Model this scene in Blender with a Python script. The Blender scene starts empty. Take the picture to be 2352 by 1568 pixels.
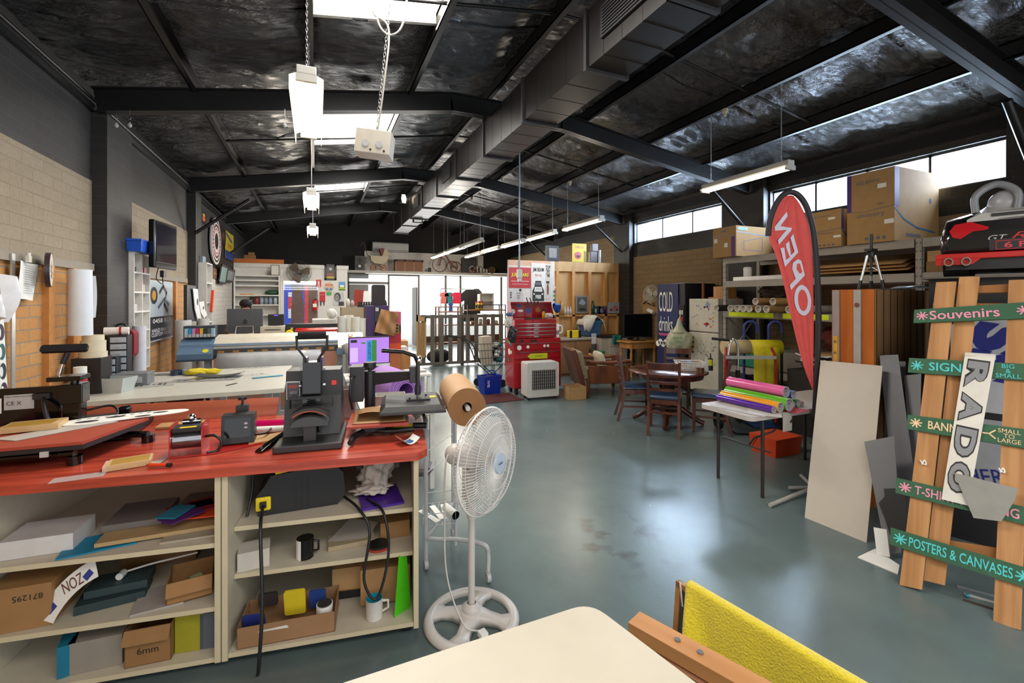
import bpy,math,random,re
from mathutils import Vector,Matrix,noise
random.seed(7)
COL = bpy.context.scene.collection
PI = math.pi; TL = Matrix.Translation
# ---------- camera model: used to read real positions off known surfaces ----------
F,CX,HY,H = 1045.0,1176.0,687.0,1.75
_t = 451 / F
CC = 1 / math.sqrt(1 + _t * _t)
SS = _t * CC
def Dp(px,py,zc):
    u = (px - CX) / F
    return Vector((zc * (SS + u * CC),zc * (CC - u * SS),H + zc * (HY - py) / F))
def Zp(px,py,z): return Dp(px,py,(z - H) * F / (HY - py))
def Yp(px,py,y): return Dp(px,py,y / (CC - (px - CX) / F * SS))
def Xp(px,py,x): return Dp(px,py,x / (SS + (px - CX) / F * CC))
CAM = Vector((0,0,H))
def onpl(px,py,P0,N):
    d = Dp(px,py,1) - CAM
    return CAM + d * ((P0 - CAM).dot(N) / d.dot(N))
def T(x,y,z=0,rz=0): return TL((x,y,z)) @ Matrix.Rotation(math.radians(rz),4,'Z')
def R(ax,deg): return Matrix.Rotation(math.radians(deg),4,ax)
def FR(o,xd,yd):
    """frame with origin o, x along xd, y near yd, z = x cross y"""
    x = Vector(xd).normalized(); z = x.cross(Vector(yd)).normalized(); y = z.cross(x)
    m = Matrix((x,y,z)).transposed().to_4x4(); m.translation = Vector(o)
    return m
def loc(M,px,py):
    """pixel to the local x,y of the plane z=0 of frame M"""
    p = M.inverted() @ onpl(px,py,M.translation,M.col[2].to_3d())
    return (p.x,p.y)
# ---------- colours and materials ----------
def lin(h):
    if isinstance(h,str):
        h = h.lstrip('#'); h = [int(h[i:i + 2],16) / 255 for i in (0,2,4)]
    return tuple(x / 12.92 if x <= .04045 else ((x + .055) / 1.055) ** 2.4 for x in h) + (1,)
MATS = {}
def newmat(name):
    m = bpy.data.materials.new(name); m.use_nodes = True
    nt = m.node_tree; b = nt.nodes['Principled BSDF']
    return m,nt,b
def N(nt,t,**k):
    n = nt.nodes.new(t)
    for a,v in k.items():
        if a in n.inputs: n.inputs[a].default_value = v
        else: setattr(n,a,v)
    return n
def mat(col,rough=.5,metal=0,var=.06,scale=12,bump=0,coat=0,emit=0,ecol=None,alpha=1,trans=0,spec=None,sheen=0,stretch=None):
    key = (col,rough,metal,var,scale,bump,coat,emit,ecol,alpha,trans,spec,sheen,stretch)
    if key in MATS: return MATS[key]
    m,nt,b = newmat('m_' + str(col).strip('#'))
    L = nt.links.new
    tc = N(nt,'ShaderNodeTexCoord')
    src = tc.outputs['Object']
    if stretch:
        mp = N(nt,'ShaderNodeMapping'); mp.inputs['Scale'].default_value = stretch
        L(src,mp.inputs[0]); src = mp.outputs[0]
    nz = N(nt,'ShaderNodeTexNoise',Scale=scale,Detail=3.0)
    L(src,nz.inputs['Vector'])
    c = lin(col)
    rp = N(nt,'ShaderNodeValToRGB')
    rp.color_ramp.elements[0].position = .3; rp.color_ramp.elements[1].position = .7
    rp.color_ramp.elements[0].color = tuple(x * (1 - var) for x in c[:3]) + (1,)
    rp.color_ramp.elements[1].color = tuple(min(1,x * (1 + var)) for x in c[:3]) + (1,)
    L(nz.outputs[0],rp.inputs[0]); L(rp.outputs[0],b.inputs['Base Color'])
    b.inputs['Roughness'].default_value = rough
    b.inputs['Metallic'].default_value = metal
    b.inputs['Coat Weight'].default_value = coat
    b.inputs['Sheen Weight'].default_value = sheen
    if spec is not None: b.inputs['Specular IOR Level'].default_value = spec
    b.inputs['Alpha'].default_value = alpha
    b.inputs['Transmission Weight'].default_value = trans
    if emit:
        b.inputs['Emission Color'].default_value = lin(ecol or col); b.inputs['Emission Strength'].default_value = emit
    if bump:
        bp = N(nt,'ShaderNodeBump',Strength=bump,Distance=.01); L(nz.outputs[0],bp.inputs['Height']); L(bp.outputs[0],b.inputs['Normal'])
    MATS[key] = m
    return m
def brick(c1,c2,cm,bw,bh,axis,name,rough=.85,bump=.5,off=0):
    m,nt,b = newmat(name); L = nt.links.new
    tc = N(nt,'ShaderNodeTexCoord'); sp = N(nt,'ShaderNodeSeparateXYZ'); cb = N(nt,'ShaderNodeCombineXYZ')
    L(tc.outputs['Object'],sp.inputs[0])
    if axis == 'XY':
        ad = N(nt,'ShaderNodeMath',operation='ADD'); L(sp.outputs[0],ad.inputs[0]); L(sp.outputs[1],ad.inputs[1]); L(ad.outputs[0],cb.inputs[0])
    else: L(sp.outputs[axis],cb.inputs[0])
    L(sp.outputs['Z'],cb.inputs[1])
    br = N(nt,'ShaderNodeTexBrick',Scale=1.0)
    br.inputs['Brick Width'].default_value = bw; br.inputs['Row Height'].default_value = bh
    br.inputs['Mortar Size'].default_value = .005; br.inputs['Mortar Smooth'].default_value = .3
    br.inputs['Color1'].default_value = lin(c1); br.inputs['Color2'].default_value = lin(c2); br.inputs['Mortar'].default_value = lin(cm)
    L(cb.outputs[0],br.inputs['Vector'])
    nz = N(nt,'ShaderNodeTexNoise',Scale=35.0,Detail=4.0); L(tc.outputs['Object'],nz.inputs['Vector'])
    mx = N(nt,'ShaderNodeMixRGB',blend_type='MULTIPLY',Fac=.35)
    L(br.outputs['Color'],mx.inputs[1]); L(nz.outputs[0],mx.inputs[2])
    L(mx.outputs[0],b.inputs['Base Color']); b.inputs['Roughness'].default_value = rough
    ma = N(nt,'ShaderNodeMath',operation='MULTIPLY_ADD'); ma.inputs[1].default_value = .15
    iv = N(nt,'ShaderNodeMath',operation='SUBTRACT'); iv.inputs[0].default_value = 1; L(br.outputs['Fac'],iv.inputs[1])
    L(nz.outputs[0],ma.inputs[0]); L(iv.outputs[0],ma.inputs[2])
    bp = N(nt,'ShaderNodeBump',Strength=bump,Distance=.006); L(ma.outputs[0],bp.inputs['Height']); L(bp.outputs[0],b.inputs['Normal'])
    return m
def wood(c1,c2,name,axis=(1,1,.08),scale=14,rough=.5,coat=0,knots=.0):
    m,nt,b = newmat(name); L = nt.links.new
    tc = N(nt,'ShaderNodeTexCoord'); mp = N(nt,'ShaderNodeMapping'); mp.inputs['Scale'].default_value = axis
    L(tc.outputs['Object'],mp.inputs[0])
    nz = N(nt,'ShaderNodeTexNoise',Scale=scale,Detail=6.0,Distortion=.6); L(mp.outputs[0],nz.inputs['Vector'])
    rp = N(nt,'ShaderNodeValToRGB'); e = rp.color_ramp.elements
    e[0].position = .35; e[0].color = lin(c2); e[1].position = .62; e[1].color = lin(c1)
    L(nz.outputs[0],rp.inputs[0]); out = rp.outputs[0]
    if knots:
        vo = N(nt,'ShaderNodeTexVoronoi',Scale=5.0); L(mp.outputs[0],vo.inputs['Vector'])
        r2 = N(nt,'ShaderNodeValToRGB'); r2.color_ramp.elements[0].position = .05; r2.color_ramp.elements[0].color = (.25,.1,.03,1)
        r2.color_ramp.elements[1].position = .13; r2.color_ramp.elements[1].color = (1,1,1,1)
        L(vo.outputs['Distance'],r2.inputs[0])
        mx = N(nt,'ShaderNodeMixRGB',blend_type='MULTIPLY',Fac=knots); L(out,mx.inputs[1]); L(r2.outputs[0],mx.inputs[2]); out = mx.outputs[0]
    L(out,b.inputs['Base Color']); b.inputs['Roughness'].default_value = rough; b.inputs['Coat Weight'].default_value = coat
    bp = N(nt,'ShaderNodeBump',Strength=.15,Distance=.003); L(nz.outputs[0],bp.inputs['Height']); L(bp.outputs[0],b.inputs['Normal'])
    return m
# ---------- mesh builder ----------
_font = {}
class MB:
    def __init__(s): s.v = []; s.f = []; s.m = []; s.sm = []
    def add(s,vs,fs,M=None,mi=0,sm=False):
        b = len(s.v)
        s.v += [(M @ Vector(v)) if M else Vector(v) for v in vs]
        for f in fs: s.f.append([b + i for i in f]); s.m.append(mi); s.sm.append(sm)
        return s
    def box(s,a,b,M=None,mi=0):
        x0,y0,z0 = a; x1,y1,z1 = b
        vs = [(x0,y0,z0),(x1,y0,z0),(x1,y1,z0),(x0,y1,z0),(x0,y0,z1),(x1,y0,z1),(x1,y1,z1),(x0,y1,z1)]
        return s.add(vs,[(0,3,2,1),(4,5,6,7),(0,1,5,4),(1,2,6,5),(2,3,7,6),(3,0,4,7)],M,mi)
    def cb(s,c,d,M=None,mi=0):
        return s.box([c[i] - d[i] / 2 for i in range(3)],[c[i] + d[i] / 2 for i in range(3)],M,mi)
    def prism(s,pts,z0,z1,M=None,mi=0,sm=False):
        n = len(pts)
        a = sum(pts[i][0] * pts[(i + 1) % n][1] - pts[(i + 1) % n][0] * pts[i][1] for i in range(n))
        if a < 0: pts = pts[::-1]
        lo = [(p[0],p[1],z0) for p in pts]; hi = [(p[0],p[1],z1) for p in pts]
        s.add(lo + hi,[list(range(n))[::-1],list(range(n,2 * n))],M,mi)
        s.add(lo + hi,[(i,(i + 1) % n,n + (i + 1) % n,n + i) for i in range(n)],M,mi,sm)
        return s
    def frus(s,a,za,b,zb,M=None,mi=0,cap=True):
        """loft between rectangles a=(x0,y0,x1,y1) at za and b at zb"""
        vs = [(a[0],a[1],za),(a[2],a[1],za),(a[2],a[3],za),(a[0],a[3],za),(b[0],b[1],zb),(b[2],b[1],zb),(b[2],b[3],zb),(b[0],b[3],zb)]
        fs = [(0,1,5,4),(1,2,6,5),(2,3,7,6),(3,0,4,7)]
        if cap: fs += [(0,3,2,1),(4,5,6,7)]
        return s.add(vs,fs,M,mi)
    def loft(s,rings,M=None,mi=0,sm=True,cap=True,close=True):
        n = len(rings[0]); vs = [v for r in rings for v in r]; fs = []
        for k in range(len(rings) - 1):
            for i in range(n if close else n - 1):
                j = (i + 1) % n
                fs.append((k * n + i,k * n + j,(k + 1) * n + j,(k + 1) * n + i))
        s.add(vs,fs,M,mi,sm)
        if cap:
            s.add(rings[0],[list(range(n))[::-1]],M,mi); s.add(rings[-1],[list(range(n))],M,mi)
        return s
    def cyl(s,p0,p1,r0,r1=None,n=16,M=None,mi=0,cap=True):
        r1 = r0 if r1 is None else r1
        p0,p1 = Vector(p0),Vector(p1); d = (p1 - p0).normalized()
        a = d.orthogonal().normalized(); b = d.cross(a)
        ring = lambda p,r: [tuple(p + (a * math.cos(2 * PI * i / n) + b * math.sin(2 * PI * i / n)) * r) for i in range(n)]
        return s.loft([ring(p0,r0),ring(p1,r1)],M,mi,True,cap)
    def pipe(s,p0,p1,r,ri,n=20,M=None,mi=0,mi2=None):
        """hollow tube"""
        p0,p1 = Vector(p0),Vector(p1); d = (p1 - p0).normalized(); a = d.orthogonal().normalized(); b = d.cross(a)
        ring = lambda p,q: [tuple(p + (a * math.cos(2 * PI * i / n) + b * math.sin(2 * PI * i / n)) * q) for i in range(n)]
        s.loft([ring(p0,r),ring(p1,r)],M,mi,True,False)
        s.loft([ring(p1,ri),ring(p0,ri)],M,mi if mi2 is None else mi2,True,False)
        s.loft([ring(p0,ri),ring(p0,r)],M,mi if mi2 is None else mi2,False,False); s.loft([ring(p1,r),ring(p1,ri)],M,mi if mi2 is None else mi2,False,False)
        return s
    def tube(s,pts,r,n=8,M=None,mi=0,closed=False,cap=True):
        pts = [Vector(p) for p in pts]; k = len(pts); rs = []
        rad = r if isinstance(r,(list,tuple)) else [r] * k
        prev = None
        for i,p in enumerate(pts):
            if closed: t = (pts[(i + 1) % k] - pts[i - 1])
            else: t = pts[min(i + 1,k - 1)] - pts[max(i - 1,0)]
            t = t.normalized() if t.length > 1e-9 else Vector((0,0,1))
            a = t.orthogonal().normalized() if prev is None else (prev - t * prev.dot(t))
            a = a.normalized() if a.length > 1e-6 else t.orthogonal().normalized()
            prev = a; b = t.cross(a)
            rs.append([tuple(p + (a * math.cos(2 * PI * j / n) + b * math.sin(2 * PI * j / n)) * rad[i]) for j in range(n)])
        if closed: rs.append(rs[0])
        return s.loft(rs,M,mi,True,cap and not closed)
    def lathe(s,prof,n=24,M=None,mi=0,cap=False,sm=True,a0=0,a1=2 * PI):
        full = abs(a1 - a0 - 2 * PI) < 1e-6; rs = []
        for r,z in prof:
            rs.append([(r * math.cos(a0 + (a1 - a0) * i / (n if full else n - 1)),r * math.sin(a0 + (a1 - a0) * i / (n if full else n - 1)),z) for i in range(n)])
        return s.loft(rs,M,mi,sm,cap,full)
    def ball(s,c,r,n=12,M=None,mi=0,sc=(1,1,1)):
        pr = [(max(1e-4,math.sin(PI * i / n)) * 1,-math.cos(PI * i / n)) for i in range(n + 1)]
        A = TL(c) @ Matrix.Diagonal((r * sc[0],r * sc[1],r * sc[2],1))
        return s.lathe(pr,n * 2,(M @ A) if M else A,mi)
    def crumple(s,c,r,sc=(1,1,1),k=1.0,mi=0,n=22):
        a = c[0] * 7 + c[1] * 3; rings = []
        for i in range(n + 1):
            th = PI * i / n; row = []
            for j in range(2 * n):
                ph = PI * j / n; d = 1 + k * (.16 * math.sin(3 * ph + 4 * th + a) + .12 * math.sin(7 * ph - 5 * th + 2 * a) + .09 * math.sin(11 * th + 4 * ph) + .07 * math.sin(15 * ph + 9 * th)) * math.sin(th)
                row.append((c[0] + r * sc[0] * d * math.sin(th) * math.cos(ph),c[1] + r * sc[1] * d * math.sin(th) * math.sin(ph),c[2] + max(-.97,-math.cos(th) * d) * r * sc[2]))
            rings.append(row)
        return s.loft(rings,None,mi)
    def grid(s,fn,nu,nv,M=None,mi=0,sm=True,thick=0):
        P = [[Vector(fn(i / nu,j / nv)) for i in range(nu + 1)] for j in range(nv + 1)]
        vs = [p for r in P for p in r]; w = nu + 1
        fs = [(j * w + i,j * w + i + 1,(j + 1) * w + i + 1,(j + 1) * w + i) for j in range(nv) for i in range(nu)]
        return s.add(vs,fs,M,mi,sm)
    def text(s,t,M,h=None,w=None,mi=1,ext=.0015,cx=True,shear=0,bold=0):
        """flat lettering in the XY plane of M, centred, fitted to height h and/or width w"""
        k = (t,shear,bold)
        if k not in _font:
            cu = bpy.data.curves.new('x','FONT'); cu.body = t; cu.size = 1; cu.resolution_u = 3; cu.shear = shear; cu.offset = bold; cu.space_line = .8
            cu.align_x = 'CENTER' if cx else 'LEFT'
            o = bpy.data.objects.new('x',cu); COL.objects.link(o); bpy.context.view_layer.update()
            me = bpy.data.meshes.new_from_object(o.evaluated_get(bpy.context.evaluated_depsgraph_get()))
            _font[k] = ([tuple(v.co) for v in me.vertices],[tuple(p.vertices) for p in me.polygons])
            bpy.data.objects.remove(o); bpy.data.curves.remove(cu); bpy.data.meshes.remove(me)
        vs,fs = _font[k]
        if not vs: return s
        x0 = min(v[0] for v in vs); x1 = max(v[0] for v in vs); y0 = min(v[1] for v in vs); y1 = max(v[1] for v in vs)
        sy = (h / (y1 - y0)) if h else None; sx = (w / (x1 - x0)) if w else None
        sx = sx or sy; sy = sy or sx
        ox = (x0 + x1) / 2 if cx else x0; oy = (y0 + y1) / 2
        return s.add([((v[0] - ox) * sx,(v[1] - oy) * sy,ext) for v in vs],fs,M,mi)
    def build(s,name,mats,parent=None,M=None,bevel=0,seg=2,sub=0,solid=0):
        me = bpy.data.meshes.new(name)
        me.from_pydata([tuple(v) for v in s.v],[],s.f)
        if not isinstance(mats,(list,tuple)): mats = [mats]
        for m in mats: me.materials.append(m)
        nm = len(mats) - 1
        for p,mi,sm in zip(me.polygons,s.m,s.sm): p.material_index = min(mi,nm); p.use_smooth = sm
        me.validate(); me.update()
        o = bpy.data.objects.new(name,me); COL.objects.link(o)
        if parent: o.parent = parent
        if M is not None: o.matrix_local = M
        if solid:
            md = o.modifiers.new('s','SOLIDIFY'); md.thickness = solid; md.offset = 0
        if bevel:
            md = o.modifiers.new('b','BEVEL'); md.width = bevel; md.segments = seg; md.limit_method = 'ANGLE'; md.angle_limit = .6; md.harden_normals = False
        if sub:
            md = o.modifiers.new('u','SUBSURF'); md.levels = sub; md.render_levels = sub
        return o
def tag(o,label,cat,group=None,kind=None):
    o['label'] = label; o['category'] = cat
    if group: o['group'] = group
    if kind: o['kind'] = kind
    return o
def thing(name,label,cat,M=None,group=None):
    o = bpy.data.objects.new(name,None); COL.objects.link(o); o.empty_display_size = .1
    if M is not None: o.matrix_world = M
    return tag(o,label,cat,group)
def solo(mb,name,mats,label,cat,M=None,group=None,**k):
    return tag(mb.build(name,mats,None,M,**k),label,cat,group)
def struct(mb,name,mats,parent=None,**k):
    o = mb.build(name,mats,parent,**k)
    if not parent: o['kind'] = 'structure'
    return o
def rnd(a,b): return random.uniform(a,b)
def rrect(x0,y0,x1,y1,r,n=5):
    pts = []
    for cx,cy,a in ((x1 - r,y1 - r,0),(x0 + r,y1 - r,90),(x0 + r,y0 + r,180),(x1 - r,y0 + r,270)):
        for i in range(n + 1):
            t = math.radians(a + 90 * i / n); pts.append((cx + r * math.cos(t),cy + r * math.sin(t)))
    return pts
def arc(cx,cy,r,a0,a1,n=12,ry=None):
    return [(cx + r * math.cos(math.radians(a0 + (a1 - a0) * i / n)),cy + (ry or r) * math.sin(math.radians(a0 + (a1 - a0) * i / n))) for i in range(n + 1)]
def spline(pts,n=8):
    """catmull-rom through 3-D points"""
    P = [Vector(p) for p in pts]; P = [P[0] * 2 - P[1]] + P + [P[-1] * 2 - P[-2]]; out = []
    for i in range(1,len(P) - 2):
        for k in range(n):
            t = k / n; a,b,c,d = P[i - 1:i + 3]
            out.append(.5 * ((2 * b) + (c - a) * t + (2 * a - 5 * b + 4 * c - d) * t * t + (3 * b - a - 3 * c + d) * t ** 3))
    return out + [P[-2]]
# ---------- palette ----------
WHITE = mat('#dcd8d0',.5); OFFW = mat('#d8cfbd',.55); CREAM = mat('#e3dac8',.4,var=.03,scale=5); BLACK = mat('#1a1a1b',.45); GLOSSB = mat('#0c0c0d',.12)
SATINB = mat('#2b2b2c',.5); DKGREY = mat('#3b3b3c',.55); GREY = mat('#7d7e80',.5); LGREY = mat('#b3b3b1',.5); RED = mat('#b3131c',.35); REDG = mat('#c0101e',.22,coat=.5)
CHROME = mat('#d5d5d5',.15,1); STEEL = mat('#9a9a98',.35,.9); ALU = mat('#c6c6c4',.32,.8); BLUE = mat('#1c3f9a',.45); YELLOW = mat('#e6c817',.5); ORANGE = mat('#e2551c',.5)
CARD = mat('#b08a5c',.8,var=.08,scale=6); CARDD = mat('#86643f',.85,var=.1,scale=6); KRAFT = mat('#b48a58',.65,var=.05); PAPER = mat('#e9e7e0',.7,var=.02); INK = mat('#22201e',.6)
PURPLE = mat('#4a2a6a',.55); GREEN = mat('#2f8f3a',.5); TEAL = mat('#1c8f88',.5); PLYW = wood('#c9a06a','#b58752','ply_wood',(1,1,.2),5,.6)
PINE = wood('#cf9a5a','#b87c40','pine_wood',(1,1,.1),10,.55); PALLET = wood('#c08c58','#a3703f','pallet_timber',(1,.06,1),16,.65,0,.5)
MAHO = wood('#5e2c17','#3e1b0d','mahogany',(1,1,.12),12,.3,.3); TGW = wood('#ad8862','#98754f','brown_board',(3,3,.1),4,.5,0,.6)
GLASSM = mat('#e8f0f0',.05,alpha=.22,var=0); CLEAR = mat('#dfe6e6',.1,alpha=.3,var=0)
VINYLW = mat('#dedee2',.3,var=.02)
# ---------- floor ----------
def floor_mat():
    m,nt,b = newmat('painted_concrete'); L = nt.links.new
    tc = N(nt,'ShaderNodeTexCoord'); n1 = N(nt,'ShaderNodeTexNoise',Scale=1.6,Detail=6.0,Roughness=.6); n2 = N(nt,'ShaderNodeTexNoise',Scale=60.0,Detail=3.0)
    L(tc.outputs['Object'],n1.inputs['Vector']); L(tc.outputs['Object'],n2.inputs['Vector'])
    rp = N(nt,'ShaderNodeValToRGB'); e = rp.color_ramp.elements
    e[0].position = .3; e[0].color = lin('#566465'); e[1].position = .72; e[1].color = lin('#647372')
    L(n1.outputs[0],rp.inputs[0])
    # worn brownish patch in the middle of the open floor
    vm = N(nt,'ShaderNodeVectorMath',operation='DISTANCE'); vm.inputs[1].default_value = (2.05,2.75,0); L(tc.outputs['Object'],vm.inputs[0])
    mr = N(nt,'ShaderNodeMapRange'); mr.inputs['From Min'].default_value = .55; mr.inputs['From Max'].default_value = .1; L(vm.outputs['Value'],mr.inputs['Value'])
    n3 = N(nt,'ShaderNodeTexNoise',Scale=5.0,Detail=8.0); L(tc.outputs['Object'],n3.inputs['Vector'])
    r3 = N(nt,'ShaderNodeValToRGB'); r3.color_ramp.elements[0].position = .52; r3.color_ramp.elements[1].position = .66; L(n3.outputs[0],r3.inputs[0])
    mu = N(nt,'ShaderNodeMath',operation='MULTIPLY',use_clamp=True); L(mr.outputs[0],mu.inputs[0]); L(r3.outputs[0],mu.inputs[1])
    mx = N(nt,'ShaderNodeMixRGB'); mx.inputs[2].default_value = lin('#3c362e'); L(mu.outputs[0],mx.inputs[0]); L(rp.outputs[0],mx.inputs[1])
    # sparse light specks
    vo = N(nt,'ShaderNodeTexVoronoi',Scale=3.2); L(tc.outputs['Object'],vo.inputs['Vector'])
    lt = N(nt,'ShaderNodeMath',operation='LESS_THAN'); lt.inputs[1].default_value = .03; L(vo.outputs['Distance'],lt.inputs[0])
    m2 = N(nt,'ShaderNodeMixRGB'); m2.inputs[2].default_value = lin('#8f9c98'); L(lt.outputs[0],m2.inputs[0]); L(mx.outputs[0],m2.inputs[1])
    L(m2.outputs[0],b.inputs['Base Color'])
    b.inputs['Roughness'].default_value = .27
    bp = N(nt,'ShaderNodeBump',Strength=.12,Distance=.004); L(n2.outputs[0],bp.inputs['Height']); L(bp.outputs[0],b.inputs['Normal'])
    return m
XL,XR,YF,YB = -2.05,7.28,-1.5,16.6
struct(MB().box((XL - .2,YF,-.12),(XR + .3,YB + .2,0)),'floor',floor_mat())
struct(MB().box((XL - 6,YB + .2,-.14),(XR + 6,YB + 14,-.02)),'pavement',mat('#c9c6c0',.8))
# ---------- left wall ----------
tan = brick('#a3937c','#9c8c75','#93846f',.30,.0995,'Y','tan_block')
blk = brick('#2e2b29','#262322','#3a3633',.30,.0995,'Y','black_block',.6)
blkx = brick('#2e2b29','#262322','#3a3633',.30,.0995,'XY','black_block_pier',.6)
orb = brick('#d39b5c','#c78d50','#938b80',.25,.0945,'Y','orange_brick',.8)
whb = brick('#cfc9c0','#c6c0b6','#b5afa6',.30,.0995,'Y','white_painted_block',.7)
greyb = brick('#8a8379','#807a70','#4a4642',.30,.0995,'Y','grey_block',.8)
tanr = brick('#98805e','#8e7656','#77664c',.34,.112,'Y','tan_block_right')
blkr = brick('#2b2827','#232120','#383431',.34,.112,'Y','black_block_right',.6)
w = MB()
w.box((XL - .2,YF,0),(XL,5.83,2.07),mi=2); w.box((XL - .2,5.83,0),(XL,9.9,2.07),mi=2)
w.box((XL - .2,YF,2.07),(XL,9.9,2.93),mi=0)
w.box((XL - .2,YF,2.93),(XL,YB + .8,3.62),mi=1)
w.box((XL - .2,9.9,2.33),(XL,YB + .8,2.93),mi=1)
w.box((XL - .2,9.9,0),(XL,YB + .8,2.33),mi=3)
struct(w,'wall_left',[tan,blk,orb,whb])
# rail and timber battens over the orange brick
m = MB(); m.box((XL,YF,2.03),(XL + .03,5.8,2.10)); m.box((XL,6.5,2.03),(XL + .03,9.4,2.10))
struct(m,'trim_1',mat('#8d8374',.7))
BAT = mat('#c08246',.6,var=.12,scale=20)
m = MB()
for px in (103,160):
    a = Xp(px,700,XL).y; m.box((XL,a - .045,.3),(XL + .045,a + .045,2.03))
for px in (398,):
    a = Xp(px,700,XL).y; m.box((XL,a - .05,.3),(XL + .045,a + .05,2.03))
struct(m,'trim_2',BAT)
# piers (left): front faces toward the camera
m = MB(); m.box((XL,5.83,0),(-1.93,6.50,3.62)); m.box((XL,9.52,0),(-1.93,9.95,3.62),mi=0)
struct(m,'trim_3',[blkx])
# ---------- right wall with clerestory openings ----------
W2 = (2.55,5.50); W1 = (6.45,9.18); ZB,ZT = 3.14,3.63
m = MB()
m.box((XR,YF,0),(XR + .2,YB + .8,2.80),mi=0)
m.box((XR,YF,2.80),(XR + .2,YB + .8,ZB),mi=1)
m.box((XR,YF,ZT),(XR + .2,YB + .8,4.1),mi=1); m.box((XR - .004,9.9,2.79),(XR + .01,YB + .4,3.42),mi=0)
for a,b in ((YF,W2[0]),(W2[1],W1[0]),(W1[1],YB + .8)): m.box((XR,a,ZB),(XR + .2,b,ZT),mi=1)
struct(m,'wall_right',[tanr,blkr])
m = MB()
for a,b in ((5.53,6.42),(9.22,9.85),(1.7,2.5)): m.box((XR - .13,a,0),(XR,b,3.9))
struct(m,'trim_4',blkx)
FRM = mat('#4b4f53',.4,.4)
for k,(a,b) in enumerate((W1,W2)):
    m = MB(); X0 = XR + .08
    m.box((X0,a,ZB),(X0 + .04,b,ZB + .03)); m.box((X0,a,ZT - .03),(X0 + .04,b,ZT))
    n = 3 if k == 0 else 4
    for i in range(n + 1):
        y = a + (b - a) * i / n; m.box((X0,y - .015,ZB),(X0 + .04,y + .015,ZT))
    fr = struct(m,'window_%d' % (k + 1),FRM)
    struct(MB().box((X0 + .015,a,ZB),(X0 + .02,b,ZT)),'pane',GLASSM,fr)
# ---------- black gable, white bulkhead ----------
PB = mat('#1a1613',.8,var=.1,scale=3)
m = MB()
m.box((XL - .2,YB + .5,3.40),(XR + .2,YB + .62,4.9))
m.box((XL - .2,YB + .5,2.5),(1.75,YB + .62,3.4)); m.box((6.05,YB + .5,2.8),(XR + .2,YB + .62,3.4))
struct(m,'wall_back',PB)
m = MB(); m.box((1.6,YB + .40,2.72),(6.1,YB + .5,3.48)); m.box((1.6,YB - .12,2.66),(7.2,YB + .5,2.74))
struct(m,'wall_bulkhead',mat('#d6d2ca',.7))
# ---------- ceiling ----------
XRG = 2.6; ZE = 3.97; SL = .165
def zc_(x): return ZE + SL * (x - XL) if x < XRG else ZE + SL * (XRG - XL) - SL * (x - XRG) * (XRG - XL) / (XR - XRG)
PUR = [-1.18,-.05,1.10,2.2,2.95,3.70,4.85,6.02]
def foil_mat():
    m,nt,b = newmat('foil_insulation'); L = nt.links.new
    tc = N(nt,'ShaderNodeTexCoord'); mp = N(nt,'ShaderNodeMapping'); mp.inputs['Scale'].default_value = (1,2.2,1); L(tc.outputs['Object'],mp.inputs[0])
    n1 = N(nt,'ShaderNodeTexNoise',Scale=4.0,Detail=8.0,Roughness=.6,Distortion=1.4); L(mp.outputs[0],n1.inputs['Vector'])
    n2 = N(nt,'ShaderNodeTexNoise',Scale=14.0,Detail=5.0,Distortion=2.0); L(mp.outputs[0],n2.inputs['Vector'])
    ad = N(nt,'ShaderNodeMath',operation='MULTIPLY_ADD'); ad.inputs[1].default_value = .3; L(n2.outputs[0],ad.inputs[0]); L(n1.outputs[0],ad.inputs[2])
    bp = N(nt,'ShaderNodeBump',Strength=1.0,Distance=.14); L(ad.outputs[0],bp.inputs['Height']); L(bp.outputs[0],b.inputs['Normal'])
    vo = N(nt,'ShaderNodeTexVoronoi',feature='DISTANCE_TO_EDGE',Scale=24.0,Randomness=.25); L(tc.outputs['Object'],vo.inputs['Vector'])
    lt = N(nt,'ShaderNodeMath',operation='LESS_THAN'); lt.inputs[1].default_value = .035; L(vo.outputs['Distance'],lt.inputs[0])
    mx = N(nt,'ShaderNodeMixRGB'); mx.inputs[1].default_value = lin('#0f0d0c'); mx.inputs[2].default_value = lin('#2a2420'); L(lt.outputs[0],mx.inputs[0])
    L(mx.outputs[0],b.inputs['Base Color']); b.inputs['Roughness'].default_value = .25; b.inputs['Specular IOR Level'].default_value = .8; b.inputs['Coat Weight'].default_value = .25; b.inputs['Coat Roughness'].default_value = .2
    return m
SKY = [(-.02,1.07,2.6,4.35),(-.02,1.07,6.4,8.0),(-.02,1.07,10.1,11.6)]
RAFY = [2.13,5.80,9.47,13.1]
def sag(x,y):
    k = sorted([XL] + PUR + [XR]); s = 0
    for i in range(len(k) - 1):
        if k[i] <= x <= k[i + 1]: s = math.sin(PI * (x - k[i]) / (k[i + 1] - k[i]))
    w_ = .5 + .5 * math.sin(y * 4.7 + 1.3 * math.sin(x * 1.7)) * math.sin(y * 1.9 + x)
    r_ = noise.fractal(Vector((x * 1.3,y * 3.2,0)),.8,2.1,4); q_ = abs(noise.fractal(Vector((x * 3,y * 8,5)),.7,2.0,3))
    return -.05 * s * (.4 + w_) + .030 * r_ * (.3 + s) - .022 * q_
xs = sorted(set([XL - .1,XR + .1] + PUR + [-.02,1.07] + [XL + i * .07 for i in range(134)]))
ys = sorted(set([YF] + [q for s_ in SKY for q in s_[2:]] + [YF + i * .05 for i in range(374)]))
vs = [(x,y,zc_(x) + sag(x,y)) for y in ys for x in xs]; fs = []; W = len(xs)
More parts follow.
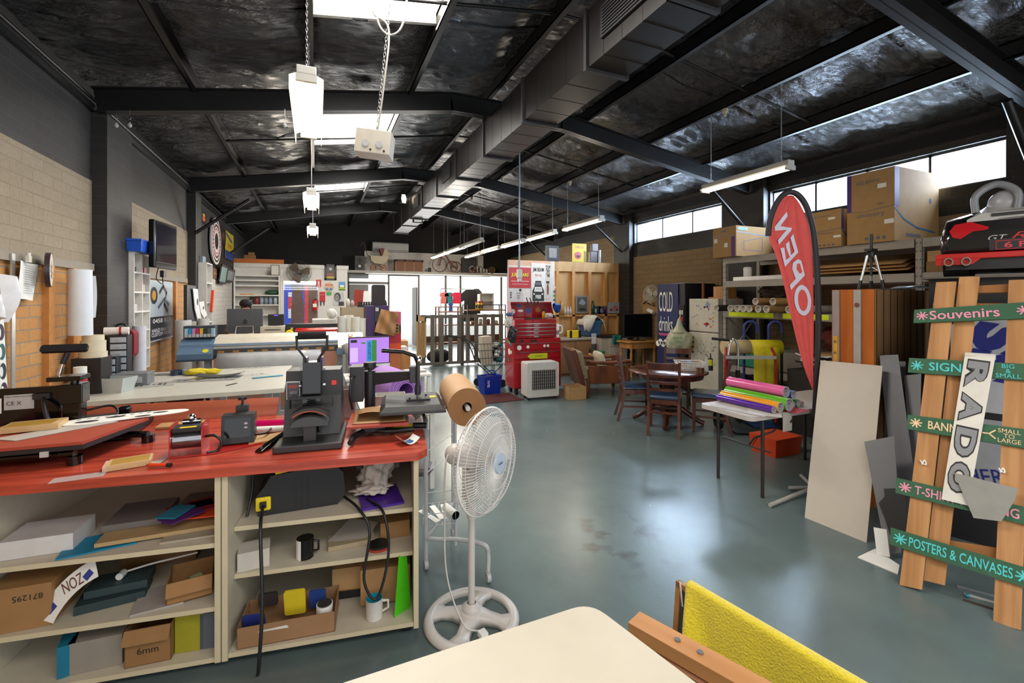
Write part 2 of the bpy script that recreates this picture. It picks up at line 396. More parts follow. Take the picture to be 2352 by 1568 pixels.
for j in range(len(ys) - 1):
    for i in range(W - 1):
        cx_,cy_ = (xs[i] + xs[i + 1]) / 2,(ys[j] + ys[j + 1]) / 2
        if any(a < cx_ < b and c_ < cy_ < d for a,b,c_,d in SKY): continue
        fs.append((j * W + i,(j + 1) * W + i,(j + 1) * W + i + 1,j * W + i + 1))
m = MB(); m.add(vs,fs,sm=True)
m.box((XL - .3,YF,5.1),(-.02,YB + .7,5.12),mi=1); m.box((1.07,YF,5.1),(XR + .3,YB + .7,5.12),mi=1)
for a,b in ((YF,SKY[0][2]),(SKY[0][3],SKY[1][2]),(SKY[1][3],SKY[2][2]),(SKY[2][3],YB + .7)): m.box((-.02,a,5.1),(1.07,b,5.12),mi=1)
m.box((XL - .3,YF,3.6),(XL - .2,YB + .8,5.12),mi=1); m.box((XR + .2,YF,4.1),(XR + .3,YB + .8,5.12),mi=1); m.box((XL - .3,YB + .62,4.8),(XR + .3,YB + .72,5.12),mi=1)
struct(m,'ceiling',[foil_mat(),BLACK])
STB = mat('#131212',.4,var=.1); 
SKYM = mat('#fff4e6',.5,emit=7,ecol='#fff6ea',var=0)
for k,(a,b,c_,d) in enumerate(SKY):
    m = MB(); z0,z1 = zc_(a) + .03,zc_(b) + .03
    m.add([(a,c_,z0),(b,c_,z1),(b,d,z1),(a,d,z0)],[(0,3,2,1)])
    fr = MB()
    for q in (c_,d):
        fr.add([(a,q - .02,z0 - .1),(b,q - .02,z1 - .1),(b,q + .02,z1 - .1),(a,q + .02,z0 - .1),(a,q - .02,z0 + .05),(b,q - .02,z1 + .05),(b,q + .02,z1 + .05),(a,q + .02,z0 + .05)],
               [(0,3,2,1),(4,5,6,7),(0,1,5,4),(1,2,6,5),(2,3,7,6),(3,0,4,7)])
    o = struct(fr,'window_%d' % (k + 3),LGREY); struct(m,'pane',SKYM,o)
def beam(m,p0,p1,w_,d_,web=.35):
    """I beam from p0 to p1 (top centre line), depth d_ down"""
    p0,p1 = Vector(p0),Vector(p1); Mx = FR(p0,p1 - p0,Vector((0,0,1)).cross(p1 - p0)); L_ = (p1 - p0).length
    m.box((0,-w_ / 2,-.012),(L_,w_ / 2,0),Mx); m.box((0,-w_ / 2,-d_),(L_,w_ / 2,-d_ + .012),Mx); m.box((0,-.006,-d_),(L_,.006,0),Mx)
n = 5
for k,y in enumerate(RAFY):
    m = MB(); d_ = .24
    zt = lambda x: zc_(x) - .13
    for a,b in (((-2.03,zt(-2.03)),(1.63,zt(1.63))),((1.63,zt(1.63)),(3.3,zt(1.63))),((3.3,zt(1.63)),(7.15,zt(7.15)))):
        beam(m,(a[0],y,a[1]),(b[0],y,b[1]),.12,d_)
    # knee braces
    if k > 0:
        m.cyl((6.2,y,3.66),(7.12,y,2.95),.03,n=6); 
        if k > 1: m.cyl((-1.1,y,3.56),(-1.93,y,2.9),.03,n=6)
    else: m.box((7.0,y - .05,0),(7.15,y + .05,3.7)); m.cyl((6.1,y,3.66),(7.1,y,2.6),.04,n=6)
    struct(m,'trim_%d' % n,STB); n += 1
m = MB()
for x in PUR:
    z = zc_(x) - .01
    m.box((x - .03,YF,z - .15),(x + .03,YB + .6,z - .135)); m.box((x - .03,YF,z - .15),(x - .022,YB + .6,z)); m.box((x - .03,YF,z - .012),(x + .03,YB + .6,z))
for y in (3.95,7.6,11.3):
    for i,x in enumerate(PUR[:-1]):
        z = zc_(x) - .1; m.cyl((x,y,z),(PUR[i + 1],y,zc_(PUR[i + 1]) - .1),.018,n=6)
struct(m,'trim_%d' % n,STB); n += 1
# eave flashing
m = MB(); m.box((XL,YF,3.62),(XL + .04,YB + .5,3.68)); m.cyl((XL + .06,YF,3.70),(XL + .06,YB,3.70),.016,n=8); m.box((XR - .05,YF,3.72),(XR,YB,3.86))
struct(m,'trim_%d' % n,STB); n += 1
# ---------- air duct ----------
dm = mat('#221e1c',.38,.25,var=.12,scale=5); root = thing('air_duct','long black rectangular air duct running under the roof ridge','air duct',T(2.34,0,0))
def ductseg(y0,y1,z0,wd):
    m = MB(); m.box((-wd / 2,y0,z0),(wd / 2,y1,4.22))
    for i in range(1,4):
        y = y0 + (y1 - y0) * i / 4; m.box((-wd / 2 - .002,y - .003,z0 - .002),(wd / 2 + .002,y + .003,4.2))
    m.build('duct_section',dm,root)
    q = MB(); q.box((-wd / 2 - .025,y1 - .02,z0 - .025),(wd / 2 + .025,y1 + .02,4.23)); q.build('flange',SATINB,root)
ys_ = [.4,2.35,3.35,4.65,5.95,7.3,8.6,9.9,11.2,12.5,13.8]
for i in range(len(ys_) - 1): ductseg(ys_[i] + .02,ys_[i + 1] - .02,3.73 if i % 2 else 3.75,.40)
for y in (2.55,7.6,10.2):
    q = MB(); q.box((-.225,y,3.86),(-.20,y + .55,4.12)); 
    for i in range(9): q.box((-.235,y + .03,3.88 + i * .026),(-.22,y + .52,3.89 + i * .026),mi=1)
    q.build('vent_grille',[BLACK,SATINB],root)
# =================== helpers for upright things ===================
def yb(m,y,a,b,c_,d,dep=.02,mi=0,fwd=False):
    """box whose front face on the plane Y=y covers the given area; dep goes away from the camera"""
    mx,my = (a + c_) / 2,(b + d) / 2
    x0,x1 = Yp(a,my,y).x,Yp(c_,my,y).x; z0,z1 = Yp(mx,d,y).z,Yp(mx,b,y).z
    m.box((x0,y,z0),(x1,y + dep,z1),mi=mi); return (x0,z0,x1,z1)
def xb(m,x,a,b,c_,d,dep=.02,mi=0):
    """box on the plane X=x (left wall side), dep goes toward -X"""
    mx,my = (a + c_) / 2,(b + d) / 2
    y0,y1 = Xp(a,my,x).y,Xp(c_,my,x).y; z0,z1 = Xp(mx,d,x).z,Xp(mx,b,x).z
    if y0 > y1: y0,y1 = y1,y0
    m.box((x - dep,y0,z0),(x,y1,z1),mi=mi); return (y0,z0,y1,z1)
def FY(x,y,z): return FR((x,y,z),(1,0,0),(0,0,1))       # faces the camera (-Y)
def FXL(x,y,z): return FR((x,y,z),(0,1,0),(0,0,1))      # on the left wall, faces +X
def FXR(x,y,z): return FR((x,y,z),(0,-1,0),(0,0,1))     # on the right wall, faces -X
def stroke(m,pts,M,w=.012,mi=1,z=.002):
    """painted brush line in the plane of M"""
    for (a,b),(c_,d) in zip(pts[:-1],pts[1:]):
        L_ = math.hypot(c_ - a,d - b) or 1e-6; nx,ny = -(d - b) / L_ * w / 2,(c_ - a) / L_ * w / 2; ex,ey = (c_ - a) / L_ * w * .3,(d - b) / L_ * w * .3
        m.add([(a + nx - ex,b + ny - ey,z),(a - nx - ex,b - ny - ey,z),(c_ - nx + ex,d - ny + ey,z),(c_ + nx + ex,d + ny + ey,z)],[(0,1,2,3)],M,mi)
def disc(m,cx,cy,r,M,mi=1,z=.002,n=20,ry=None):
    m.add([(cx + r * math.cos(2 * PI * i / n),cy + (ry or r) * math.sin(2 * PI * i / n),z) for i in range(n)],[list(range(n))],M,mi)
def rect(m,a,b,c_,d,M,mi=1,z=.0015): m.add([(a,b,z),(c_,b,z),(c_,d,z),(a,d,z)],[(0,1,2,3)],M,mi)
def picture(name,label,cat,M,w_,h_,frame,art,draw=None,fw=.02,group=None,dep=.02):
    t = thing(name,label,cat,M,group); m = MB()
    for a in ((-w_ / 2,-h_ / 2,w_ / 2,-h_ / 2 + fw),(-w_ / 2,h_ / 2 - fw,w_ / 2,h_ / 2),(-w_ / 2,-h_ / 2,-w_ / 2 + fw,h_ / 2),(w_ / 2 - fw,-h_ / 2,w_ / 2,h_ / 2)):
        m.box((a[0],a[1],0),(a[2],a[3],dep))
    m.build('frame',frame,t)
    m = MB(); m.box((-w_ / 2 + fw,-h_ / 2 + fw,0),(w_ / 2 - fw,h_ / 2 - fw,dep * .5)); arts = art if isinstance(art,list) else [art]
    if draw: draw(m,TL((0,0,dep * .5)))
    m.build('picture',arts,t); return t
def poster(name,label,cat,M,w_,h_,mats,draw=None,group=None,th=.004):
    m = MB().box((-w_ / 2,-h_ / 2,0),(w_ / 2,h_ / 2,th))
    if draw: draw(m,TL((0,0,th)))
    return solo(m,name,mats,label,cat,M,group)
def yrect(y,a,b,c_,d):
    """centre frame and size of an upright rectangle on the plane Y=y"""
    mx,my = (a + c_) / 2,(b + d) / 2
    x0,x1 = Yp(a,my,y).x,Yp(c_,my,y).x; z0,z1 = Yp(mx,d,y).z,Yp(mx,b,y).z
    return FY((x0 + x1) / 2,y,(z0 + z1) / 2),x1 - x0,z1 - z0
def xrect(x,a,b,c_,d):
    mx,my = (a + c_) / 2,(b + d) / 2
    y0,y1 = Xp(a,my,x).y,Xp(c_,my,x).y; z0,z1 = Xp(mx,d,x).z,Xp(mx,b,x).z
    return FXL(x,(y0 + y1) / 2,(z0 + z1) / 2),y1 - y0,z1 - z0
# =================== back left: white partition ===================
YP = 14.4
WP = mat('#d6d2cb',.7,var=.03)
xa,xd0,xd1,xe = XL,Yp(651,680,YP).x,Yp(730,680,YP).x,Yp(798,680,YP).x
zt_ = Yp(660,609,YP).z; zd = Yp(690,645,YP).z
m = MB(); m.box((xa,YP,0),(xd0,YP + .1,zt_)); m.box((xd1,YP,0),(xe,YP + .1,zt_)); m.box((xd0,YP,zd),(xd1,YP + .1,zt_)); 
m.box((xa,YP - .03,zt_ - .08),(xe + .03,YP + .12,zt_ + .03))
m.box((xd0 - .02,YP + .5,0),(xd1 + .02,YP + .52,zd - .25),mi=0)
struct(m,'wall_partition',WP)
m = MB(); m.box((XL,YP - .2,0),(XL + .02,YP,.1)); m.box((XL,YP - .02,0),(xd0,YP - .001,.1)); m.box((xd1,YP - .02,0),(xe,YP - .001,.1)); struct(m,'baseboard_back',WHITE)
# flag bead curtain in the doorway
m = MB(); q = MB()
nb = 44
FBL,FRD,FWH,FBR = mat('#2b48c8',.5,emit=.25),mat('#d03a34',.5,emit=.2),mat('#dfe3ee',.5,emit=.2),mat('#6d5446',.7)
z1_ = zd - .12
for i in range(nb):
    x = xd0 + .03 + (xd1 - xd0 - .06) * i / (nb - 1); fx = i / (nb - 1)
    for k in range(26):
        fz = k / 25; z = z1_ - fz * 1.7; ymid = .40
        c_ = 0
        if (.2 < fx < .6 and abs(fx - .4) < .2 - .05 * math.sin(fz * 9)) or fx > .74: c_ = 3 if fz < .86 else 0
        elif .62 < fx < .74: c_ = 1 if fz < .7 else 0
        elif abs(fx - .16) < .05 and .1 < fz < .55: c_ = 1 if abs(fz - .3) < .1 else 2
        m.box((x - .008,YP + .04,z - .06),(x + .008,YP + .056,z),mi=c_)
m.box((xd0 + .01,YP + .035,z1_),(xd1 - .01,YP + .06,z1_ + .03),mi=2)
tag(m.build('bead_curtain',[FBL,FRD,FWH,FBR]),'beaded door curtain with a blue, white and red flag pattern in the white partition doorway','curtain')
# built-in shelves
t = thing('wall_shelves','white wall shelves covering the partition left of the beaded doorway','shelves',T(0,YP,0))
x0,x1 = Yp(537,650,YP - .25).x,Yp(643,650,YP - .25).x
m = MB(); m.box((x0,-.3,.4),(x0 + .03,-.001,zt_ - .1)); m.box((x1 - .03,-.3,.4),(x1,-.001,zt_ - .1)); m.build('side_panel',WHITE,t)
shz = [Yp(600,p,YP - .3).z for p in (632,643,655,677,699,722)]
for z in shz: MB().box((x0 + .03,-.3,z - .03),(x1 - .03,-.001,z)).build('shelf',WHITE,t)
def onshelf(px,k): p = Yp(px,690,YP - .15); return (p.x,YP - .15,shz[k])
x,y,z = onshelf(567,3); solo(MB().box((-.17,-.05,0),(.17,.05,.03)),'wooden_block',PINE,'thin wooden block lying on a white wall shelf left of the green ornament','block',T(x,y,z))
x,y,z = onshelf(625,3); solo(MB().ball((0,0,.07),.07,8,sc=(2.6,1,1)),'green_ornament',mat('#1d4a2c',.6,bump=.5),'dark green rounded ornament on the white wall shelves','ornament',T(x,y,z))
for px,k,c_ in ((578,4,'#2a2526'),(590,4,'#8b3a35'),(601,4,'#9aa3ad'),(611,4,'#7d8894'),(621,4,'#8a95a1'),(633,4,'#b8c6cf')):
    x,y,z = onshelf(px,4); solo(MB().lathe([(.0,0),(.045,0),(.055,.1),(.05,.2),(.0,.2)],10),'storage_jar',mat(c_,.4),{'#2a2526': 'black jar on the lowest visible white wall shelf','#8b3a35': 'dark red jar on the white wall shelf above the counter','#9aa3ad': 'pale grey jar right of the dark red jar on the wall shelf','#7d8894': 'slate grey jar in the row on the wall shelf','#8a95a1': 'blue-grey jar right of the slate grey jar','#b8c6cf': 'pale blue jar at the end of the jar row on the wall shelf'}[c_],'jar',T(x,y,z),'jars on the wall shelf')
M_,w_,h_ = yrect(YP - .3,622,607,642,631)
M_.translation.z = shz[0] + h_ / 2 + .005
picture('framed_certificate','framed pale certificate standing at the top of the white wall shelves','picture',M_,w_,h_,mat('#5a5046',.5),mat('#c9c4b8',.6),fw=.015)
# things on top of the partition
zz = zt_ + .032
p = Yp(592,600,YP + .03); solo(MB().box((-.65,-.05,0),(.65,.04,.12)),'timber_box',mat('#b5682c',.7),'long orange timber box lying on top of the white partition','box',T(p.x,YP + .04,zz))
p = Yp(575,597,YP + .04); solo(MB().box((-.15,-.04,0),(.13,.04,.1)).box((-.05,-.03,.1),(.1,.03,.18)),'small_carton',CARDD,'small brown carton on top of the long orange timber box','box',T(p.x,YP + .04,zz + .122))
# framed wall things on the partition
def txt(*rows):
    def d(m,M):
        for t_,x,y,h,w_,mi in rows: m.text(t_,M @ TL((x,y,0)),h,w_,mi)
    return d
M_,w_,h_ = yrect(YP - .02,745,607,773,643)
def dr(m,M):
    rect(m,-w_ * .3,0,w_ * .3,h_ * .38,M,1); disc(m,0,h_ * .2,w_ * .12,M,2,.003); rect(m,-w_ * .3,-h_ * .22,w_ * .3,-h_ * .04,M,3); rect(m,-w_ * .3,-h_ * .4,w_ * .3,-h_ * .26,M,4)
picture('framed_memorabilia','black framed memorabilia with red and yellow panels high on the white partition','picture',M_,w_,h_,BLACK,[mat('#272327',.4),mat('#3c3a3c',.4),LGREY,mat('#7c4a3e',.5),mat('#b9a12e',.5)],dr,fw=.05)
M_,w_,h_ = yrect(YP - .006,726,642,738,659)
poster('fire_extinguisher_sign','red sign with a white extinguisher symbol above the fire extinguisher','sign',M_,w_,h_,[mat('#c01c22',.4),PAPER],lambda m,M: (rect(m,-w_ * .14,-h_ * .22,w_ * .14,h_ * .3,M),rect(m,-w_ * .3,-h_ * .42,w_ * .3,-h_ * .32,M)))
M_,w_,h_ = yrect(YP - .006,778,647,793,667)
poster('green_poster','small green and yellow poster near the end of the white partition','poster',M_,w_,h_,[mat('#4d7d3a',.5),mat('#5c94c4',.5),PAPER,mat('#c9c23a',.5)],lambda m,M: (rect(m,-w_ / 2,h_ * .1,w_ / 2,h_ / 2,M),disc(m,0,0,w_ * .38,M,2,.003,ry=h_ * .15),rect(m,-w_ / 2,-h_ * .3,w_ / 2,-h_ * .2,M,3)))
M_,w_,h_ = yrect(YP - .006,765,670,790,702)
poster('portrait_poster','black and white portrait poster of a face on the white partition','poster',M_,w_,h_,[mat('#bdbdbb',.6),mat('#3c3a3a',.6),mat('#8d8b89',.6),mat('#565454',.6)],lambda m,M: (disc(m,-w_ * .1,h_ * .12,w_ * .3,M,1,ry=h_ * .32),disc(m,-w_ * .14,h_ * .08,w_ * .2,M,2,.003,ry=h_ * .24),rect(m,-w_ * .3,h_ * .1,-w_ * .02,h_ * .14,M,3,.004),rect(m,0,-h_ / 2,w_ / 2,-h_ * .2,M,1)))
# sugar skull cut-out
p0 = yrect(YP - .006,744,648,767,680); w_,h_ = p0[1],p0[2]
m = MB(); pts = arc(0,h_ * .15,w_ * .5,-20,200,20,h_ * .34) + [(-w_ * .3,-h_ * .1),(-w_ * .26,-h_ * .42),(0,-h_ * .5),(w_ * .26,-h_ * .42),(w_ * .3,-h_ * .1)]
m.prism(pts,0,.006); disc(m,-w_ * .2,0,w_ * .16,None,1,.008); disc(m,w_ * .2,0,w_ * .16,None,1,.008); disc(m,-w_ * .2,0,w_ * .08,None,4,.009); disc(m,w_ * .2,0,w_ * .08,None,4,.009)
for i in range(5): disc(m,-w_ * .3 + i * w_ * .15,h_ * .3,w_ * .07,None,2,.008)
rect(m,-w_ * .25,-h_ * .44,w_ * .25,-h_ * .2,None,3,.008); disc(m,0,-h_ * .12,w_ * .06,None,4,.009)
solo(m,'skull_cutout',[mat('#c9a78a',.5),mat('#2f8f96',.5),mat('#b65a3a',.5),mat('#3aa35a',.5),mat('#7a5aa8',.5)],'colourful decorated skull cut-out on the white partition','wall decoration',p0[0])
# fire blanket and extinguisher
M_,w_,h_ = yrect(YP - .04,734,670,747,692)
t = thing('fire_blanket','red fire blanket pouch with two black pull tabs on the white partition','fire blanket',M_)
MB().box((-w_ / 2,-h_ / 2,-.035),(w_ / 2,h_ / 2,0)).text('FIRE BLANKET',TL((0,h_ * .2,0)),w=w_ * .8).build('pouch',[mat('#b8161e',.5),PAPER],t,bevel=.01)
for sx in (-1,1): MB().box((sx * w_ * .28 - .015,-h_ / 2 - .11,-.01),(sx * w_ * .28 + .015,-h_ / 2,.002)).build('pull_tab',BLACK,t)
p = Yp(723,713,YP - .1); t = thing('fire_extinguisher','red fire extinguisher mounted beside the beaded doorway','fire extinguisher',T(p.x,YP - .09,p.z))
MB().lathe([(0,0),(.06,0),(.068,.02),(.068,.25),(.055,.29),(.02,.31),(.02,.33),(0,.33)],16).box((-.05,-.069,.1),(.05,-.066,.2),mi=1).build('cylinder',[REDG,PAPER],t)
MB().box((-.02,-.05,.33),(.02,.05,.35)).tube(spline([(.02,0,.33),(.08,-.02,.28),(.08,-.03,.12)]),.01,6).build('valve_and_hose',BLACK,t)
# pedestal/wall fan, thin wire cage
def wire_cage(m,Mx,r,dep,nw,rw,rings=(1,.97),hub=.15,mi=0,fl=.0):
    for i in range(nw):
        a = 2 * PI * i / nw; ca,sa = math.cos(a),math.sin(a)
        pts = [(ca * r * q,sa * r * q,zf) for q,zf in ((hub,dep),(.5,dep * .96),(.8,dep * .78),(.94,dep * .4),(1,0))]
        m.tube(pts,rw,3,Mx,mi,cap=False)
    for q,zf in ((1,0),(.93,dep * .45),(.75,dep * .83),(.5,dep * .96),(.3,dep * .99)):
        m.tube([(r * q * math.cos(2 * PI * i / 32),r * q * math.sin(2 * PI * i / 32),zf) for i in range(32)],rw * 1.3,4,Mx,mi,closed=True)
def fan_blades(m,r,nb_,Mx=None,mi=0,w_=.5):
    for k in range(nb_):
        A = R('Z',360 / nb_ * k); 
        def fn(u,v):
            rad = r * (.15 + .8 * u); wd_ = r * w_ * (.35 + .65 * math.sin(min(1,u * 1.15) * PI / 2)) * (1 if u < .85 else 1 - (u - .85) * 2)
            return (rad,(v - .3) * wd_,-(v - .5) * wd_ * .55)
        m.grid(fn,6,4,(Mx @ A) if Mx else A,mi)
p = Yp(687,625,YP - .3); t = thing('wall_fan','dark wire wall fan mounted high above the beaded doorway','fan',FR((p.x,YP - .3,p.z),(1,0,0),(0,.1,1)))
m = MB(); wire_cage(m,None,.33,.07,40,.0022); wire_cage(m,R('X',180),.33,.1,40,.0022); m.build('cage',mat('#3a3632',.4,.5),t)
m = MB(); fan_blades(m,.29,3,w_=.8); m.build('blades',mat('#6f6150',.4),t)
MB().cyl((0,0,.075),(0,0,.02),.04).cyl((0,0,-.02),(0,0,-.2),.07).cyl((0,0,-.2),(0,-.05,-.29),.03).build('motor',BLACK,t)
# =================== left wall: pictures, shelves, screen ===================
def xl_thing(a,b,c_,d,off=.02): return xrect(XL + off,a,b,c_,d)
p = Xp(496,553,XL + .06); r_ = .42
c0 = Xp(496,500,XL + .06); c1 = Xp(496,607,XL + .06); ya,yb_ = Xp(485,550,XL + .06).y,Xp(508,550,XL + .06).y
m = MB(); rr = (c0.z - c1.z) / 2; ry = (yb_ - ya) / 2
m.prism([(ry * math.cos(2 * PI * i / 40),rr * math.sin(2 * PI * i / 40)) for i in range(40)],-.03,0)
for i,(q,mi) in enumerate(((.9,1),(.82,0),(.55,2),(.5,0),(.35,1))): disc(m,0,0,ry * q,None,mi,.001 + i * .001,36,rr * q)
for i in range(26):
    a = 2 * PI * i / 26; disc(m,ry * .68 * math.cos(a),rr * .68 * math.sin(a),ry * .05,None,1 if i % 2 else 2,.008,6,rr * .07)
solo(m,'round_sign',[mat('#c9c0bb',.5),mat('#1e1a1d',.5),mat('#b03a58',.5)],'large round sign with a black and pink ring design high on the black side wall','sign',FXL(XL + .06,(ya + yb_) / 2,(c0.z + c1.z) / 2))
M_,w_,h_ = xl_thing(517,535,536,596)
poster('hanging_banner','yellow and blue banner with red lettering hanging on the black side wall','banner',M_,w_,h_,[mat('#c9b42c',.5),mat('#26488c',.5),mat('#b5302a',.5)],lambda m,M: (rect(m,-w_ / 2,-h_ / 2,w_ / 2,-h_ * .2,M),m.text('78',M,h=h_ * .15,w=w_ * .5,mi=2),stroke(m,[(-w_ * .4,h_ * .4),(w_ * .3,h_ * .2)],M,.06,1)))
M_,w_,h_ = xl_thing(506,522,518,560); poster('dark_poster','dark brown poster on the side wall between the round sign and the yellow banner','poster',M_,w_,h_,[mat('#2c211d',.5),mat('#5c4436',.5)],lambda m,M: disc(m,0,0,w_ * .3,M,1,ry=h_ * .2))
M_,w_,h_ = xl_thing(461,485,474,512); poster('flame_picture','small black picture with an orange and yellow flame figure high on the side wall','picture',M_,w_,h_,[mat('#1b1614',.5),mat('#c9571c',.5),mat('#c99a20',.5)],lambda m,M: (disc(m,0,-h_ * .15,w_ * .25,M,1,ry=h_ * .2),disc(m,0,h_ * .15,w_ * .22,M,2,ry=h_ * .15)))
M_,w_,h_ = xl_thing(488,617,505,640); poster('timber_sign','brown timber sign on the white side wall under the round sign','sign',M_,w_,h_,[mat('#6b4a34',.6),mat('#8a6648',.6)],lambda m,M: rect(m,-w_ * .4,-h_ * .1,w_ * .4,h_ * .1,M))
for a,b,c_,d,lb,cc in ((504,608,520,652,'tall dark framed picture tilted forward on the white side wall','#7f9c98'),(520,617,536,648,'wide dark framed picture next to the corner of the white side wall','#8a8f92')):
    M_,w_,h_ = xl_thing(a,b,c_,d,.08); picture('framed_picture',lb,'picture',M_ @ R('X',8),w_,h_,mat('#3a332f',.5),mat(cc,.4),fw=.05)
# television on its arm
M_ = FR(Xp(383,565,-1.68),(.12,.99,0),(0,0,1)); 
pa,pb = onpl(357,565,M_.translation,M_.col[2].to_3d()),onpl(407,565,M_.translation,M_.col[2].to_3d())
t = thing('television','black flat television mounted high on the left wall between two piers','television',M_)
wt = (pb - pa).length; ht = wt * .6
ht = abs(onpl(385,512,M_.translation,M_.col[2].to_3d()).z - onpl(385,617,M_.translation,M_.col[2].to_3d()).z)
MB().box((-wt / 2,-ht / 2,-.07),(wt / 2,ht / 2,0)).build('housing',GLOSSB,t,bevel=.015)
m = MB().box((-wt / 2 + .035,-ht / 2 + .07,.001),(wt / 2 - .03,ht / 2 - .035,.004)); m.build('screen',mat('#1a1a26',.08,coat=.5),t)
MB().box((-.12,-.12,-.11),(.12,.12,-.07)).cyl((0,0,-.1),(-.1,0,-.34),.025).box((-.15,-.1,-.36),(-.05,.1,-.34)).build('wall_arm',BLACK,t)
MB().tube(spline([(-.1,-ht / 2,-.05),(-.12,-ht / 2 - .12,-.06),(.02,-ht / 2 - .18,-.05),(.0,-ht / 2 - .05,-.05)]),.006,6).box((-.03,-ht / 2 - .1,-.06),(.05,-ht / 2 - .02,-.02)).build('cable',BLACK,t)
# cube shelf beside the pier, blue tub on it
XF = -1.88
ya,yb_ = Xp(308,700,XF).y,Xp(345,700,XF).y; zt2 = Xp(308,577,XF).z
t = thing('cube_shelf','tall white cubbyhole shelf standing against the pier under the blue tub','shelf unit',T(XF,ya,0)); Ls = yb_ - ya
zb2 = .92
MB().box((-.165,0,zb2),(0,.018,zt2)).build('side_panel',WHITE,t); MB().box((-.165,Ls - .018,zb2),(0,Ls,zt2)).build('side_panel',WHITE,t)
MB().box((-.165,.018,zb2),(-.16,Ls - .018,zt2)).build('back_panel',WHITE,t); MB().box((-.16,Ls / 2 - .009,zb2),(0,Ls / 2 + .009,zt2)).build('divider',WHITE,t)
nsh = 6; cz = [zb2 + (zt2 - zb2 - .018) * i / nsh for i in range(nsh + 1)]
for z in cz: MB().box((-.159,.018,z),(-.001,Ls / 2 - .009,z + .018)).box((-.159,Ls / 2 + .009,z),(-.001,Ls - .018,z + .018)).build('shelf',WHITE,t)
def incube(row,side,mb,name,m_,label,cat,dx=-.08): solo(mb,name,m_,label,cat,TL((XF + dx,ya + Ls * (.25 if side == 0 else .75),cz[row] + .0185)) @ Matrix.Diagonal((.7,.7,.9,1)))
incube(5,0,MB().lathe([(0,0),(.05,0),(.05,.07),(.025,.07),(.025,.0715),(0,.0715)],16).cyl((.04,0,.035),(.08,0,.035),.03),'tape_roll',BLACK,'black roll in the top left compartment of the tall white cubbyhole shelf','roll')
incube(5,1,MB().box((-.08,-.07,0),(.1,.07,.07)),'red_carton',REDG,'red carton in the top right compartment of the tall white cubbyhole shelf','box')
incube(4,0,MB().cyl((0,0,0),(0,0,.14),.06).cyl((0,0,.14),(0,0,.155),.063,mi=1),'label_tub',[mat('#c98a3c',.5),PAPER],'orange tub with a white lid in the white cubbyhole shelf','tub')
incube(4,1,MB().box((-.07,-.05,0),(.08,.05,.1)).box((-.05,-.03,.1),(.06,.03,.16),mi=1),'boxed_tape',[mat('#c4bfba',.5),RED],'white and red packet in the right column of the white cubbyhole shelf','packet')
incube(3,0,MB().box((-.08,-.06,0),(.08,.06,.09)).box((-.03,-.02,.09),(0,.02,.17),mi=1),'parts_packet',[mat('#b9b3b5',.5),RED],'pale packet with a red tab in the middle of the white cubbyhole shelf','packet')
incube(3,1,MB().lathe([(0,0),(.025,0),(.025,.12),(.01,.15),(0,.15)],10),'blue_bottle',BLUE,'small blue bottle in the right column of the white cubbyhole shelf','bottle')
incube(2,0,MB().box((-.015,-.015,0),(.015,.015,.19)),'teal_ruler',mat('#2a6f86',.4),'upright teal ruler in the white cubbyhole shelf','ruler')
incube(1,1,MB().lathe([(0,0),(.03,0),(.03,.1),(.012,.13),(0,.13)],10),'yellow_bottle',YELLOW,'yellow bottle low in the white cubbyhole shelf','bottle')
m = MB(); m.frus((-.16,-.2,.16,.2),0,(-.19,-.23,.19,.23),.17,cap=False); m.add([(-.16,-.2,0),(.16,-.2,0),(.16,.2,0),(-.16,.2,0)],[(0,3,2,1)])
for a in ((-.2,-.24,.2,-.225),(-.2,.225,.2,.24),(-.2,-.225,-.185,.225),(.185,-.225,.2,.225)): m.box((a[0],a[1],.155),(a[2],a[3],.18))
solo(m,'blue_tub',mat('#2458c4',.4),'blue plastic tub on top of the tall white cubbyhole shelf','tub',T(-1.89,ya + Ls * .40,zt2 + .002) @ Matrix.Diagonal((.5,1.25,.75,1)),solid=.004)
# second slim shelf further along the side wall
ya2,yb2 = Xp(475,660,-1.8).y,Xp(488,660,-1.8).y; zt3 = Xp(480,604,-1.8).z
t = thing('slim_shelf','narrow white shelf unit on the side wall behind the second pier','shelf unit',T(-1.8,ya2,0)); Ls2 = yb2 - ya2
MB().box((-.24,0,.6),(0,.02,zt3)).box((-.24,Ls2 - .02,.6),(0,Ls2,zt3)).box((-.24,.02,.6),(-.23,Ls2 - .02,zt3)).build('carcass',WHITE,t)
for i in range(6): MB().box((-.23,.02,.6 + (zt3 - .62) * i / 5),(0,Ls2 - .02,.62 + (zt3 - .62) * i / 5)).build('shelf',WHITE,t)
solo(MB().box((-.1,0,0),(.02,.25,.12)),'grey_carton',mat('#7f8c96',.5),'blue-grey carton on top of the narrow white shelf unit','box',T(-1.9,ya2 + .1,zt3 + .002))
p = Xp(482,700,-1.78); solo(MB().box((-.02,-.03,0),(.02,.03,.42),R('X',-22)),'hanging_saw',mat('#e2491c',.5),'bright orange tool leaning in the narrow white shelf unit','tool',T(-1.76,p.y,1.52))
